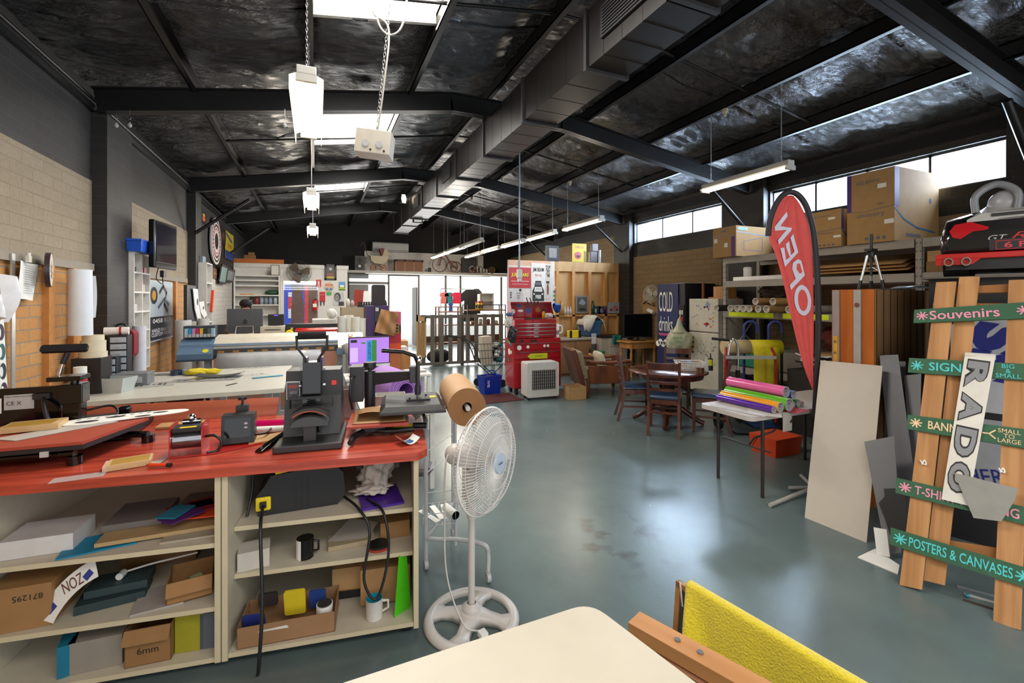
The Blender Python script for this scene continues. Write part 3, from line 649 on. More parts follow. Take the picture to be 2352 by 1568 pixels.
# clip board stuff on the near left wall
def hangsheet(a,b,c_,d,name,label,cat,mats,draw,rz=0,off=.05):
    M_,w_,h_ = xrect(XL + off,a,b,c_,d); return poster(name,label,cat,M_ @ R('Z',rz),w_,h_,mats,draw)
def lines(m,M,w_,h_,n_,mi=1,t0=.4,t1=-.42):
    for i in range(n_):
        y = h_ * (t0 + (t1 - t0) * i / (n_ - 1)); rect(m,-w_ * .38,y,w_ * rnd(.1,.38),y + h_ * .012,M,mi)
M_,w_,h_ = xrect(XL + .06,38,602,84,688)
m = MB(); m.grid(lambda u,v: ((u - .5) * w_ * (1 - .15 * abs(v - .5)),(v - .5) * h_,.015 * math.sin(u * 5 + v * 2)),8,8,None,0)
for i in range(13): rect(m,-w_ * .3,h_ * (.38 - i * .06),w_ * rnd(.1,.3),h_ * (.39 - i * .06),None,1,.02)
m.text('MEASUREMENTS',TL((0,-h_ * .1,.02)),w=w_ * .6)
solo(m,'hanging_price_sheet',[PAPER,mat('#6a6a72',.6)],'white printed sheets clipped to the rail left of the round sign','paper',M_ @ R('Z',-4))
solo(MB().box((-.02,-.03,0),(.02,.02,.02)).cyl((0,.02,.01),(0,.04,.01),.012),'bulldog_clip',mat('#d8d0c0',.4),'small pale clip holding the printed sheets on the rail','clip',FXL(XL + .06,M_.translation.y,M_.translation.z + h_ / 2 + .03))
c0,c1 = Xp(118,580,XL + .12),Xp(118,659,XL + .12); rr = (c0.z - c1.z) / 2; y0,y1 = Xp(101,620,XL + .12).y,Xp(135,620,XL + .12).y
m = MB(); m.prism([(rr * math.cos(2 * PI * i / 40),rr * math.sin(2 * PI * i / 40)) for i in range(40)],-.03,0); disc(m,0,0,rr * .94,None,1,.001,36)
for i in range(14): disc(m,rr * .5 * math.cos(i * 2.4) * math.sqrt(i / 14),rr * .6 * math.sin(i * 2.4) * math.sqrt(i / 14),rr * rnd(.05,.14),None,2 + i % 2,.002 + i * .0004,8)
solo(m,'round_clock_sign',[mat('#3a2c2e',.4),mat('#ded0c0',.4),mat('#8e8a86',.5),mat('#4c4a4a',.5)],'cream round sign with a dark rim leaning on the rail over orange brick','sign',FR(Xp(118,620,XL + .12),(-.3,.95,0),(0,0,1)))
# hanging white grid paper roll and silver tubes
p = Xp(187,700,XL + .16)
zt4,zb4 = Xp(192,620,XL + .16).z,Xp(187,769,XL + .16).z
m = MB(); m.cyl((0,0,zb4),(0,0,zt4),.085,.08,20); m.grid(lambda u,v: (.04 + u * .04,.07 + .03 * math.sin(v * 3),zb4 + .15 + v * (zt4 - zb4 - .2)),2,6)
solo(m,'hanging_paper_roll',mat('#d9dce0',.6,var=.03),'tall white roll of gridded paper hanging beside the dark pier','paper roll',T(p.x,p.y - .02,0))
# corner of white sheeting at the very left
m = MB(); M_ = FXL(XL + .15,Xp(2,672,XL + .15).y,Xp(2,672,XL + .15).z)
m.grid(lambda u,v: ((u - .5) * .22,(v - .5) * .30 - .05 * u,.05 * math.sin(u * 6 + v * 3)),10,8)
solo(m,'hanging_plastic',mat('#e6e4e2',.25),'crumpled white plastic hanging from the rail at the far left','sheet',M_)
p = Xp(8,820,XL + .12); 
m = MB().box((-.3,-.34,-.002),(.06,.34,0))
for i in range(5): 
    disc(m,.02,.26 - i * .13,.035,None,1 + (i % 3),.002,14,.055); disc(m,.0,.26 - i * .13,.018,None,0,.003,12,.035)
solo(m,'hanging_sticker',[PAPER,mat('#2a1230',.5),mat('#0f5a58',.5),mat('#14242c',.5)],'tall white strip with dark curly lettering hanging at the far left','sticker',M_ @ TL((0.0,-.52,0)) @ R('Z',5))
# vertical metal strips on the wall
m = MB(); y = Xp(10,600,XL + .04).y; solo(m.box((0,-.02,-1.3),(.012,.02,.0)),'hanging_strip',ALU,'vertical metal strip hanging from the rail at the far left','strip',T(XL + .032,y + .1,2.08))
# banner under the television
M_,w_,h_ = xrect(XL + .05,342,645,396,780)
def dr(m,M):
    rect(m,-w_ / 2,-h_ * .48,w_ / 2,-h_ * .1,M,1)
    disc(m,-w_ * .33,h_ * .25,w_ * .14,M,1,.003,20,h_ * .14); disc(m,-w_ * .33,h_ * .25,w_ * .08,M,2,.004,20,h_ * .08)
    stroke(m,[(-w_ * .1,h_ * .3),(w_ * .05,h_ * .42),(w_ * .2,h_ * .3),(w_ * .1,h_ * .1),(w_ * .25,-h_ * .02)],M,.05,1,.003); stroke(m,[(-w_ * .15,h_ * .05),(w_ * .1,h_ * .2),(w_ * .3,h_ * .1)],M,.04,3,.004)
    m.text('0458 8?7'.replace('?','2'),M @ TL((0,-h_ * .17,.002)),h_ * .07,w_ * .75,4); m.text('HAND PAINTED\nCUSTOM WORK',M @ TL((0,-h_ * .36,.002)),h_ * .13,w_ * .85,4)
poster('black_banner','black and white wall banner with a yellow wheel and phone lettering under the television','banner',M_,w_,h_,[mat('#aab4b8',.4),mat('#1c2024',.4),mat('#c08a2a',.4),mat('#3d5560',.4),PAPER],dr)
# folded black and white bags hanging by the second pier
M_,w_,h_ = xrect(XL + .3,419,655,445,745); poster('hanging_case','black panel hanging on the wall just before the second pier','panel',M_,w_ * .8,h_,[BLACK,SATINB],lambda m,M: rect(m,-w_ * .2,-h_ * .4,w_ * .2,h_ * .4,M),th=.04)
for i,(a,b,c_,d,lb) in enumerate(((443,660,460,742,'long white glove shaped cut-out hanging by the second pier'),(456,690,474,732,'short white cut-out strip hanging right of the long white one'))):
    M_,w_,h_ = xrect(XL + .36,a,b,c_,d); m = MB(); m.prism([(-w_ * .5,h_ * .5),(w_ * .1,h_ * .45),(w_ * .2,0),(w_ * .5,-h_ * .4),(w_ * .1,-h_ * .5),(-w_ * .3,-h_ * .1)],0,.01); disc(m,0,h_ * .1,w_ * .1,None,1,.012,8,h_ * .1); solo(m,'hanging_cutout',[PAPER,BLACK],lb,'cut-out',M_ @ R('Z',5))
# =================== shopfront ===================
ys_f = YB + .45
x0,x1 = Yp(800,700,ys_f).x,Yp(1158,700,ys_f).x; zt5 = Yp(960,632,ys_f).z
FRB = mat('#6e675e',.45,.3)
m = MB()
m.box((x0,ys_f,zt5),(6.4,ys_f + .08,zt5 + .12))
for px in (800,893,962,1024,1058,1152):
    x = Yp(px,700,ys_f).x; m.box((x - .03,ys_f,0),(x + .03,ys_f + .06,zt5))
xq,xr_ = Yp(800,700,ys_f).x,Yp(893,700,ys_f).x; m.box((xq,ys_f,Yp(840,652,ys_f).z),(xr_,ys_f + .06,Yp(840,650,ys_f).z + .05))
m.box((xq,ys_f,0),(Yp(846,700,ys_f).x,ys_f + .05,Yp(820,653,ys_f).z),mi=1)
xs1,xs2 = Yp(962,700,ys_f).x,Yp(1152,700,ys_f).x; m.box((xs1,ys_f,0),(xs2,ys_f + .06,.12))
fr = struct(m,'window_6',[FRB,mat('#8f8d8a',.6)])
struct(MB().box((xs1,ys_f + .02,.12),(xs2,ys_f + .026,zt5)).box((xq,ys_f + .02,1.9),(xr_,ys_f + .026,zt5)),'pane',GLASSM,fr)
struct(MB().box((Yp(893,700,ys_f).x + .03,ys_f + .01,zt5 - .04),(Yp(962,700,ys_f).x - .03,ys_f + .05,zt5)).box((Yp(962,700,ys_f).x - .08,ys_f + .1,.0),(Yp(962,700,ys_f).x - .03,ys_f + .9,2.2)),'door_1',FRB)
m = MB(); m.box((x0 - .1,YB - .13,zt5 + .02),(x1 + 1.2,YB - .05,zt5 + .1)); struct(m,'trim_%d' % n,mat('#b5afa5',.5)); n += 1
# curios along the ledge
YL = YB - .02; ZL = 2.742
def ledge(px): return Yp(px,620,YL).x
x = ledge(826); t = thing('speaker','dark loudspeaker standing on the high ledge left of the doll pram','speaker',T(x,YL + .05,ZL)); W_ = (Yp(836,620,YL).x - Yp(814,620,YL).x) / 2; Hh = Yp(826,587,YL).z - ZL
MB().box((-W_,-.05,0),(W_,.2,Hh)).build('cabinet',mat('#4a463f',.5),t,bevel=.01)
MB().cyl((0,-.06,Hh * .3),(0,-.05,Hh * .3),W_ * .75,n=20).cyl((0,-.07,Hh * .3),(0,-.06,Hh * .3),W_ * .3,mi=1).build('woofer',[BLACK,STEEL],t); MB().cyl((0,-.06,Hh * .72),(0,-.05,Hh * .72),W_ * .6,n=20).build('tweeter',BLACK,t)
x = ledge(1078) + .1; t = thing('speaker','dark loudspeaker standing on the high ledge right of the old tricycle','speaker',T(x - .1,YL + .05,ZL))
MB().box((-.26,-.03,0),(.3,.2,.6)).build('cabinet',mat('#3d3c3a',.5),t,bevel=.01); MB().cyl((.12,-.06,.16),(.12,-.03,.16),.13,n=20).cyl((.12,-.07,.16),(.12,-.06,.16),.09,mi=1).build('woofer',[LGREY,BLACK],t)
# doll pram
x = ledge(870); t = thing('doll_pram','vintage cream doll pram with a folding hood on the high ledge','pram',T(x,YL - .02,ZL))
body = [(-.3,.52),(-.27,.36),(-.16,.26),(.1,.24),(.24,.32),(.34,.52)]
MB().loft([[(p_[0],-.14,p_[1]) for p_ in body],[(p_[0],.14,p_[1]) for p_ in body]],None,0,False).build('body',mat('#cbbd9e',.5),t)
m = MB(); 
for i in range(5):
    a = math.radians(8 + i * 21); a2 = math.radians(8 + (i + 1) * 21)
    m.box((0,0,0),(0,0,0)) if False else m.add([(.1,-.15,.5),(.1 + .26 * math.cos(a),-.15,.5 + .3 * math.sin(a)),(.1 + .26 * math.cos(a2),-.15,.5 + .3 * math.sin(a2)),(.1,.15,.5),(.1 + .26 * math.cos(a),.15,.5 + .3 * math.sin(a)),(.1 + .26 * math.cos(a2),.15,.5 + .3 * math.sin(a2))],[(0,1,2),(3,5,4),(1,4,5,2)],None,0 if i < 3 else 1)
m.build('hood',[mat('#c3b596',.6),mat('#7a4038',.6)],t)
for sx in (-.18,.16):
    for sy in (-.16,.16): MB().tube([(sx + .1 * math.cos(2 * PI * i / 20),sy,.11 + .1 * math.sin(2 * PI * i / 20)) for i in range(20)],.012,6,closed=True).cyl((sx,sy - .01,.11),(sx,sy + .01,.11),.03).build('wheel',mat('#b06a48',.5),t)
MB().cyl((-.2,0,.11),(.1,0,.25),.012).cyl((.18,0,.11),(-.1,0,.25),.012).tube(spline([(-.28,0,.45),(-.4,0,.6),(-.5,0,.95),(-.56,0,.98),(-.6,0,.85)]),.012,6).build('handle',mat('#5a4a3c',.5),t)
# trunk
a,b = Yp(907,610,YL - .02).x,Yp(971,610,YL - .02).x; t = thing('travel_trunk','old brown travel trunk with wooden ribs on the high ledge','trunk',T((a + b) / 2,YL - .02,ZL)); W_ = (b - a) / 2; Hh = Yp(940,598,YL).z - ZL
MB().box((-W_,-.06,0),(W_,.25,Hh)).build('body',mat('#7b4f34',.6,var=.12),t,bevel=.01)
for k in (-.96,-.33,.33,.96): MB().box((k * W_ - .02,-.075,0),(k * W_ + .02,-.06,Hh)).build('rib',mat('#9a7048',.6),t)
MB().box((-W_ - .01,-.075,Hh - .05),(W_ + .01,.26,Hh + .02)).build('lid_edge',mat('#4e3022',.6),t)
# tricycle with a large and small wheel
t = thing('vintage_tricycle','rusty red vintage tricycle with thin spoked wheels on the high ledge','tricycle',T(ledge(1027),YL - .05,ZL))
def wheel(cx,r_,y):
    m = MB(); m.tube([(cx + r_ * math.cos(2 * PI * i / 32),y,r_ + .02 + r_ * math.sin(2 * PI * i / 32)) for i in range(32)],.014,6,closed=True)
    for i in range(12): m.cyl((cx,y,r_ + .02),(cx + r_ * math.cos(2 * PI * i / 12),y,r_ + .02 + r_ * math.sin(2 * PI * i / 12)),.003,n=4)
    m.cyl((cx,y - .03,r_ + .02),(cx,y + .03,r_ + .02),.03); return m
RST = mat('#6d3a2c',.6); 
wheel(-.3,.27,0).build('wheel',RST,t); wheel(.15,.2,-.12).build('wheel',RST,t); wheel(.36,.2,.12).build('wheel',RST,t)
m = MB(); m.tube(spline([(-.3,0,.29),(-.22,0,.58),(-.1,0,.68),(.1,0,.4),(.28,0,.22)]),.02,8).cyl((-.24,-.14,.66),(-.24,.14,.66),.012).ball((-.02,0,.7),.07,6,sc=(1.6,1,.3)).cyl((-.08,0,.62),(-.02,0,.7),.012); m.build('frame',mat('#8a3428',.5),t)
# small wheeled thing, tins, round clock
t = thing('scooter_toy','old brown scooter standing on the high ledge right of the dark speaker','scooter',T(ledge(1085),YL - .12,ZL)); MB().cyl((0,0,.1),(.1,0,.7),.02).cyl((-.1,0,.1),(.14,0,.1),.02).cyl((0,-.1,.68),(.18,.1,.7),.012).build('frame',mat('#5a4030',.6),t)
for cx in (-.1,.14): MB().tube([(cx + .08 * math.cos(2 * PI * i / 16),0,.09 + .08 * math.sin(2 * PI * i / 16)) for i in range(16)],.012,6,closed=True).build('wheel',RST,t)
for i,(px,h_) in enumerate(((1097,.3),(1105,.26),(1112,.2),(1118.5,.18))):
    solo(MB().lathe([(0,0),(.045,0),(.045,h_ * .7),(.04,h_ * .8),(.04,h_),(0,h_)],14),'metal_canister',mat('#b9b4aa',.35,.5),'pale metal canister %s on the high ledge' % ('beside the old scooter','second from the old scooter','third from the old scooter','next to the round brass clock')[i],'canister',T(Yp(px,620,YL - .1).x,YL - .08,ZL),'canisters on the high ledge')
t = thing('round_clock','round brass clock at the end of the row of canisters on the high ledge','clock',FY(ledge(1129),YL - .05,ZL + .14)); MB().tube([(.12 * math.cos(2 * PI * i / 24),.12 * math.sin(2 * PI * i / 24),0) for i in range(24)],.02,6,closed=True).build('rim',mat('#7a5a34',.4,.4),t); MB().cyl((0,0,-.03),(0,0,0),.11).build('dial',mat('#4a3a2c',.5),t)
solo(MB().cyl((0,0,0),(0,0,.16),.055),'black_tin',BLACK,'small black tin on the high ledge right of the trunk','tin',T(ledge(986),YL - .05,ZL))
# air conditioner
a,b = Yp(856,565,YB + .2),Yp(938,565,YB + .2); t = thing('air_conditioner','white wall air conditioner above the bulkhead on the black wall','air conditioner',T((a.x + b.x) / 2,YB + .3,Yp(897,578,YB + .2).z)); W_ = (b.x - a.x) / 2
prof = [(-.1,0),(-.14,.06),(-.15,.3),(-.1,.34),(.19,.34),(.19,0)]
MB().loft([[(-W_,p_[0],p_[1]) for p_ in prof],[(W_,p_[0],p_[1]) for p_ in prof]],None,0,False).build('housing',mat('#b9b7b1',.35),t,bevel=.01)
MB().box((-W_ * .95,-.142,.05),(W_ * .95,-.13,.065)).build('louvre',GREY,t)
# clothes rack with small shirts
def garment(name,label,px,pz,w_,h_,m_,y,cat='shirt',grp=None,slv=True):
    p = Yp(px,pz,y); m = MB()
    pts = [(-w_ * .2,h_),(w_ * .2,h_),(w_ * .5,h_ * .86),(w_ * .5,h_ * .6) if slv else (w_ * .3,h_ * .7),(w_ * .32,h_ * .66),(w_ * .36,0),(-w_ * .36,0),(-w_ * .32,h_ * .66),(-w_ * .5,h_ * .6) if slv else (-w_ * .3,h_ * .7),(-w_ * .5,h_ * .86)]
    m.prism(pts,0,.03); m.tube([(0,h_,.015),(0,h_ + .06,.015),(.03,h_ + .08,.015)],.004,4,mi=1)
    return solo(m,name,[m_,CHROME],label,cat,FY(p.x,y,p.z),grp)
yg = 15.2
garment('hanging_shirt','small salmon pink shirt hanging in the bright shop window',1020,697,.30,.38,mat('#d8706a',.7),yg)
garment('hanging_shirt','small teal shirt hanging in the bright shop window',1032,697,.34,.38,mat('#1d7f86',.7),yg)
garment('hanging_shirt','bright pink shirt beside the teal one in the shop window',1049,697,.40,.38,mat('#d8264c',.7),yg - .1)
garment('hanging_trousers','blue trousers with white stripes hanging under the teal shirt',1035,716,.18,.3,mat('#2e4a9c',.7),yg - .1,'trousers',slv=False)
garment('hanging_sweater','large black long sleeved top hanging near the shop window',1080,738,.62,1.0,mat('#191617',.7),13.6,'top'); garment('hanging_jacket','dark grey jacket on a hanger behind the black top',1094,720,.36,.8,mat('#35353a',.7),14.0,'jacket')
p0,p1 = Yp(1016,665,yg),Yp(1062,664,yg)
t = thing('clothes_rack','thin chrome clothes rail on two posts behind the slatted gate','clothes rack',T(0,0,0)); z = p0.z + .03
MB().cyl((p0.x - .05,yg + .02,z),(p1.x + .1,yg + .02,z),.012).build('rail',CHROME,t)
for x in (p0.x - .05,p1.x + .1): MB().cyl((x,yg + .02,0),(x,yg + .02,z),.014).build('post',CHROME,t)
# timber display behind the gate
def shelfrack(name,label,cat,x0,x1,y0,y1,zs,fm,sm_,post=.025):
    t = thing(name,label,cat,T(0,0,0))
    for x in (x0,x1):
        for y in (y0,y1): MB().box((x - post / 2,y - post / 2,0),(x + post / 2,y + post / 2,zs[-1] + .15)).build('post',fm,t)
    for z in zs: MB().box((x0,y0,z - .03),(x1,y1,z)).build('shelf',sm_,t)
    m = MB().box((x0,y0,zs[-1] + .13),(x1,y0 + .02,zs[-1] + .15)).box((x0,y1 - .02,zs[-1] + .13),(x1,y1,zs[-1] + .15)); m.build('rail',fm,t); return t
a,b = Yp(1072,710,12.6).x,Yp(1158,710,12.6).x; zs_ = [Yp(1110,q,12.6).z for q in (780,745,711)]
shelfrack('display_shelf','black framed display shelf with timber shelves behind the slatted gate','shelf',a,b,12.5,13.0,zs_,BLACK,mat('#8d5a36',.5))
a2,b2 = Yp(1006,740,14).x,Yp(1058,740,14).x; shelfrack('wooden_display','brown wooden display stand behind the left part of the slatted gate','display stand',a2,b2,13.9,14.3,[.4,Yp(1030,745,14).z,Yp(1030,715,14).z],mat('#6d4428',.5),mat('#7d4e2e',.5),.04)
for i,px in enumerate((1095,1101,1107)):
    p = Yp(px,700,12.62); solo(MB().lathe([(0,0),(.035,0),(.035,.17),(.02,.2),(.02,.24),(0,.24)],12).cyl((0,0,.2),(0,0,.25),.03,mi=1).cyl((0,0,.05),(0,0,.12),.0355,mi=2),'spray_can',[YELLOW,RED,mat('#2b2a2a',.4)],'yellow spray can with a red cap, %s of three on the black display shelf' % ('leftmost','middle','rightmost')[i],'spray can',T(p.x,12.64,zs_[2] + .002),'spray cans on the display shelf')
for i in range(9):
    k = i % 2; px = 1078 + 9 * i; h_ = rnd(.1,.2); cc = ('#b9b4ac','#8a5a48','#5c6a78','#c0b49a')[i % 4]
    p = Yp(px,740,12.7); solo(MB().lathe([(0,0),(.05,0),(.055,h_ * .8),(.03,h_),(0,h_)],10),'display_jar',mat(cc,.4),'small jar on the display shelf behind the slatted gate','jar',T(p.x,12.75,zs_[k] + .002),'jars on the display shelf')
# white slotted display pillar
p = Yp(1131,700,11.9); M_,w_,h_ = yrect(11.95,1114,668,1148,712)
t = thing('white_cabinet','small white glass-fronted cabinet standing on the display shelf','cabinet',T(M_.translation.x + .1,12.8,zs_[2] + .003)); MB().box((-.22,-.12,0),(-.2,.12,.48)).box((.2,-.12,0),(.22,.12,.48)).box((-.22,-.12,.46),(.22,.12,.48)).box((-.22,-.12,0),(.22,.12,.02)).box((-.22,.1,0),(.22,.12,.48)).box((-.2,-.12,.24),(.2,.1,.25)).build('case',WHITE,t)
# grey slatted gate
yg = 11.7; GT = mat('#6a645c',.6); a,b = Zp(962,847,0),Zp(1152,830,0); yg = 11.75
xa_,xb_ = Yp(964,790,yg).x,Yp(1152,790,yg).x; zt6 = Yp(1050,722,yg).z
t = thing('slatted_gate','dark grey slatted timber gate across the way to the shop','gate',T(xa_,yg,0)); L_ = xb_ - xa_
MB().box((0,-.03,.03),(L_,0,.10)).build('rail',GT,t); MB().box((0,.001,.62),(L_,.03,.78)).build('rail',mat('#5a3a24',.6),t); MB().box((0,-.03,zt6 - .09),(L_,0,zt6 - .01)).build('rail',GT,t)
for i in range(10):
    x = .03 + (L_ - .12) * i / 9; MB().box((x,-.06,.04),(x + .11,-.031,zt6)).build('slat',GT,t)
MB().box((L_ * .5 - .02,0.03,0),(L_ * .5 + .06,.1,zt6 + .04)).build('post',GT,t)
p = Yp(969,790,yg - .1); M_,w_,h_ = yrect(yg - .12,957,722,979,822)
t = thing('louvred_panel','light wood louvred panel hung on the left end of the grey slatted gate','panel',M_)
m = MB(); m.box((-w_ / 2,-h_ / 2,-.03),(-w_ / 2 + .035,h_ / 2,0)).box((w_ / 2 - .035,-h_ / 2,-.03),(w_ / 2,h_ / 2 - .08,0)).box((-w_ / 2,-h_ / 2,-.03),(w_ / 2,-h_ / 2 + .05,0)); m.prism([(-w_ / 2,h_ / 2 - .18),(w_ / 2,h_ / 2 - .18),(w_ / 2,h_ / 2 - .08),(-w_ * .1,h_ / 2 - .05),(-w_ / 2,h_ / 2)],-.03,0); m.build('frame',mat('#b8956a',.5),t)
m = MB(); 
for i in range(26): z = -h_ / 2 + .06 + (h_ - .26) * i / 26; m.add([(-w_ / 2 + .035,z,-.005),(w_ / 2 - .035,z,-.005),(w_ / 2 - .035,z + .03,-.025),(-w_ / 2 + .035,z + .03,-.025)],[(0,1,2,3)])
m.build('louvres',mat('#a88558',.55),t)
p = Zp(1005,843,0); solo(MB().ball((0,0,.2),.2,8,sc=(1.7,.8,1)),'black_bag',mat('#141314',.6),'black rounded bag on the floor behind the slatted gate','bag',T(Yp(1010,830,12.1).x,12.2,0))
# armchair-like black speaker on the purple board, brown panel
# =================== hanging fluorescent fittings ===================
TUBE = mat('#fff3dc',.5,emit=14,ecol='#fff0d2',var=0); TUBEO = mat('#d8d6d0',.4); ENAM = mat('#b9b6ae',.4)
def batten(px,X_,z,y0,y1,lit,label,wd_=.10,grp='hanging fluorescent battens',wide=False,top=None):
    t = thing('fluorescent_light',label,'light',T(X_,y0,z),grp); L_ = y1 - y0
    MB().box((-wd_ / 2,0,.04),(wd_ / 2,L_,.10)).build('housing',ENAM,t,bevel=.006)
    m = MB(); rw = .11 if wide else .085
    if wide: 
        for s_ in (-1,1): m.add([(s_ * .05,.01,.05),(s_ * rw,.01,.02),(s_ * rw,.01,-.07),(s_ * .05,L_ - .01,.05),(s_ * rw,L_ - .01,.02),(s_ * rw,L_ - .01,-.07)],[(0,1,4,3),(1,2,5,4)])
    else: m.add([(-.05,.01,.045),(-rw,.01,.02),(-rw,L_ - .01,.02),(-.05,L_ - .01,.045),(.05,.01,.045),(rw,.01,.02),(rw,L_ - .01,.02),(.05,L_ - .01,.045)],[(0,1,2,3),(4,7,6,5)])
    m.build('reflector',mat('#fff6e2',.4,emit=1.6 if wide else .5,ecol='#ffefcc') if lit else ENAM,t,solid=.003)
    for sx in (-.045,.045): MB().cyl((sx,.02,.015),(sx,L_ - .02,.015),.016,n=10).build('tube',TUBE if lit else TUBEO,t)
    for yy in (.0,L_ - .03): MB().box((-.07,yy,-.01),(.07,yy + .03,.04)).build('lamp_holder',ENAM,t)
    ct = (zc_(X_) - .14) if top is None else top
    for k,yy in enumerate((.12,L_ - .12)):
        m = MB(); n_ = int((ct - z - .1) / .03)
        if y0 < 6.5:
            for i in range(n_):
                zz_ = .1 + i * .03; A = TL((0,yy,zz_ + .015)) @ R('Z',90 * (i % 2)); m.tube([(.007 * math.cos(a * PI / 3),0,.019 * math.sin(a * PI / 3)) for a in range(6)],.0022,4,A,closed=True)
        else: m.cyl((0,yy,.1),(0,yy,ct - z),.005,n=5)
        m.build('hanging_chain',STEEL,t)
def ydist(px,X_): return Xp(px,600,X_).y
rowA = [(994,1022,1,'small lit batten at the far end of the row over the tricycle'),(1026,1060,1,'lit batten second from the far end over the tricycle'),(1063,1107,0,'unlit grey batten nearest in the row over the tricycle')]
rowB = [(1071,1103,1,'lit batten farthest in the row over the red tool chest'),(1108,1148,0,'unlit grey batten in the row over the red tool chest'),(1155,1203,1,'lit batten directly left of the timber stud wall'),(1213,1275,1,'lit batten above the red cars poster'),(1297,1383,1,'lit batten hanging over the timber stud wall'),(1617,1818,1,'large near batten hanging in front of the high windows')]
for a,b,l_,lb in rowA: batten(0,3.70,3.15,ydist(b,3.70),ydist(a,3.70),l_,'hanging fluorescent fitting, ' + lb)
for a,b,l_,lb in rowB: batten(0,4.85,3.20,ydist(b,4.85),ydist(a,4.85),l_,'hanging fluorescent fitting, ' + lb)
for y0,y1,lb in ((3.50,4.75,'nearest of those under the skylights'),(7.3,8.55,'middle one of those under the skylights'),(10.7,11.95,'farthest of those under the skylights')):
    batten(0,-.06,3.29,y0,y1,1,'white twin tube light, ' + lb,.13,'bright fittings under the skylights',True)
# ceiling rose sockets, hooks, flood light, power box, cord with sockets
for i,(X_,Y_) in enumerate(((4.85,4.3),(4.85,8.2),(3.7,9.1),(3.7,11.2))):
    solo(MB().cyl((0,0,0),(0,0,-.04),.035).cyl((0,0,-.04),(0,0,-.09),.025,.018),'ceiling_socket',mat('#b3a58c',.5),'small cream lamp socket under the roof purlin ' + ('by the big near batten','over the second batten','near the end of the duct','farthest along the roof')[i],'lamp socket',T(X_,Y_,zc_(X_) - .165))
for i,(X_,Y_) in enumerate(((-1.72,5.8),(-1.55,5.8),(.0 - .35,5.8))):
    p = Dp((267,298,654)[i],280,4.6); m = MB().tube([(0,0,.13),(0,0,.06),(.012,0,.04),(0,0,.02),(-.01,0,.03)],.003,5).lathe([(0,-.06),(.018,-.045),(.02,-.03),(.005,0),(0,0)],10,mi=1)
    solo(m,'hanging_hook',[STEEL,LGREY],('steel hook with a pale bulb hanging beside the first pier','steel hook with a pale bulb, second from the first pier','single steel hook hanging under the rafter near the bright light')[i],'hook',T(p.x,p.y,p.z))
p = Dp(960,495,11.2); t = thing('flood_light','small square flood light hanging under the far end of the duct','flood light',T(p.x,p.y,p.z - .08)); MB().box((-.12,0,-.1),(.12,.08,.1)).build('housing',BLACK,t); MB().box((-.09,-.01,-.075),(.09,-.001,.075)).build('lens',mat('#c9c8b8',.3,emit=.4),t); MB().box((-.1,.03,.1),(-.08,.05,.3)).box((.08,.03,.1),(.1,.05,.3)).build('bracket',BLACK,t)
p = Dp(937,457,11.2); solo(MB().box((-.04,-.1,-.06),(.04,.1,.06),R('X',40)),'emergency_light',mat('#ffe9c0',.4,emit=5),'small bright lamp beside the far end of the duct','lamp',T(p.x - .1,p.y,p.z))
p = Dp(861,332,3.5); t = thing('hanging_power_box','white metal power box hanging on a chain and looped cable from the roof','power box',T(p.x,p.y,p.z,-18) @ R('Y',6))
m = MB().box((-.13,-.08,-.09),(.13,.10,.09)); 
for sx in (-.05,.05): m.cyl((sx,-.08,-.02),(sx,-.086,-.02),.026,mi=1); m.cyl((sx + .04,-.08,-.065),(sx + .04,-.083,-.065),.008,mi=2)
m.build('box',[mat('#c9c1b2',.45,.1),LGREY,BLACK],t,bevel=.004)
m = MB(); top = zc_(p.x) - p.z - .05
for i in range(int(top / .03)): A = TL((.0,0,.1 + i * .03)) @ R('Z',90 * (i % 2)); m.tube([(.009 * math.cos(a * PI / 3),0,.02 * math.sin(a * PI / 3)) for a in range(6)],.0026,4,A,closed=True)
m.build('hanging_chain',STEEL,t)
MB().tube(spline([(.01,0,.09),(.02,0,.5),(.01,0,.9),(-.11,0,1.0),(-.13,0,1.15),(.0,0,1.28),(.12,0,1.15),(.1,0,.92),(0,0,.86),(-.09,0,1.0),(-.08,0,top)],8),.008,6).build('cable',mat('#9a948a',.5),t)
MB().tube(spline([(-.1,-.02,.09),(-.08,0,.13),(-.02,.03,.1),(-.09,.02,.12),(-.1,0,.1)]),.006,5).build('cable_tie',LGREY,t)
p = Dp(1193,630,7.3); t = thing('hanging_cable','grey power cord dropping from the duct to a white socket above the tool chest','power cord',T(p.x,p.y,p.z)); MB().cyl((0,0,.1),(0,0,2.05),.012,n=8).tube(spline([(0,0,.25),(-.03,0,.15),(.02,0,.05),(0,0,.1)]),.007,6).build('cord',mat('#9aa3ad',.5),t)
MB().box((-.04,-.03,-.06),(.04,.03,.08)).box((-.03,-.025,-.12),(.035,.02,-.06)).build('socket',mat('#cfcabf',.5),t,bevel=.01)
# =================== wide format plotter ===================
yp = 6.95; xl_,xr2 = Yp(411,800,yp).x,Yp(836,800,yp).x; zb_ = .98; zt_p = Yp(600,771,yp).z
BLG = mat('#5f7891',.4); BLD = mat('#2f3a46',.4); IVO = mat('#d3c9b6',.45); L_ = xr2 - xl_
t = thing('plotter','wide cream and blue-grey plotter with a white roll hanging from its front','plotter',T(xl_,yp,0))
prof = [(.05,1.02),(-.02,1.08),(-.02,1.13),(.10,1.24),(.34,1.27),(.36,1.0)]
e0,e1 = Yp(491,800,yp).x - xl_,Yp(776,800,yp).x - xl_
MB().loft([[(e0,p_[0],p_[1]) for p_ in prof],[(e1,p_[0],p_[1]) for p_ in prof]],None,0,False).build('body',IVO,t)
MB().box((e0,-.035,1.14),(e1,.02,1.17)).box((e0,-.03,1.105),(e1,-.02,1.115)).build('front_rail',mat('#8ea0b4',.3,.3),t)
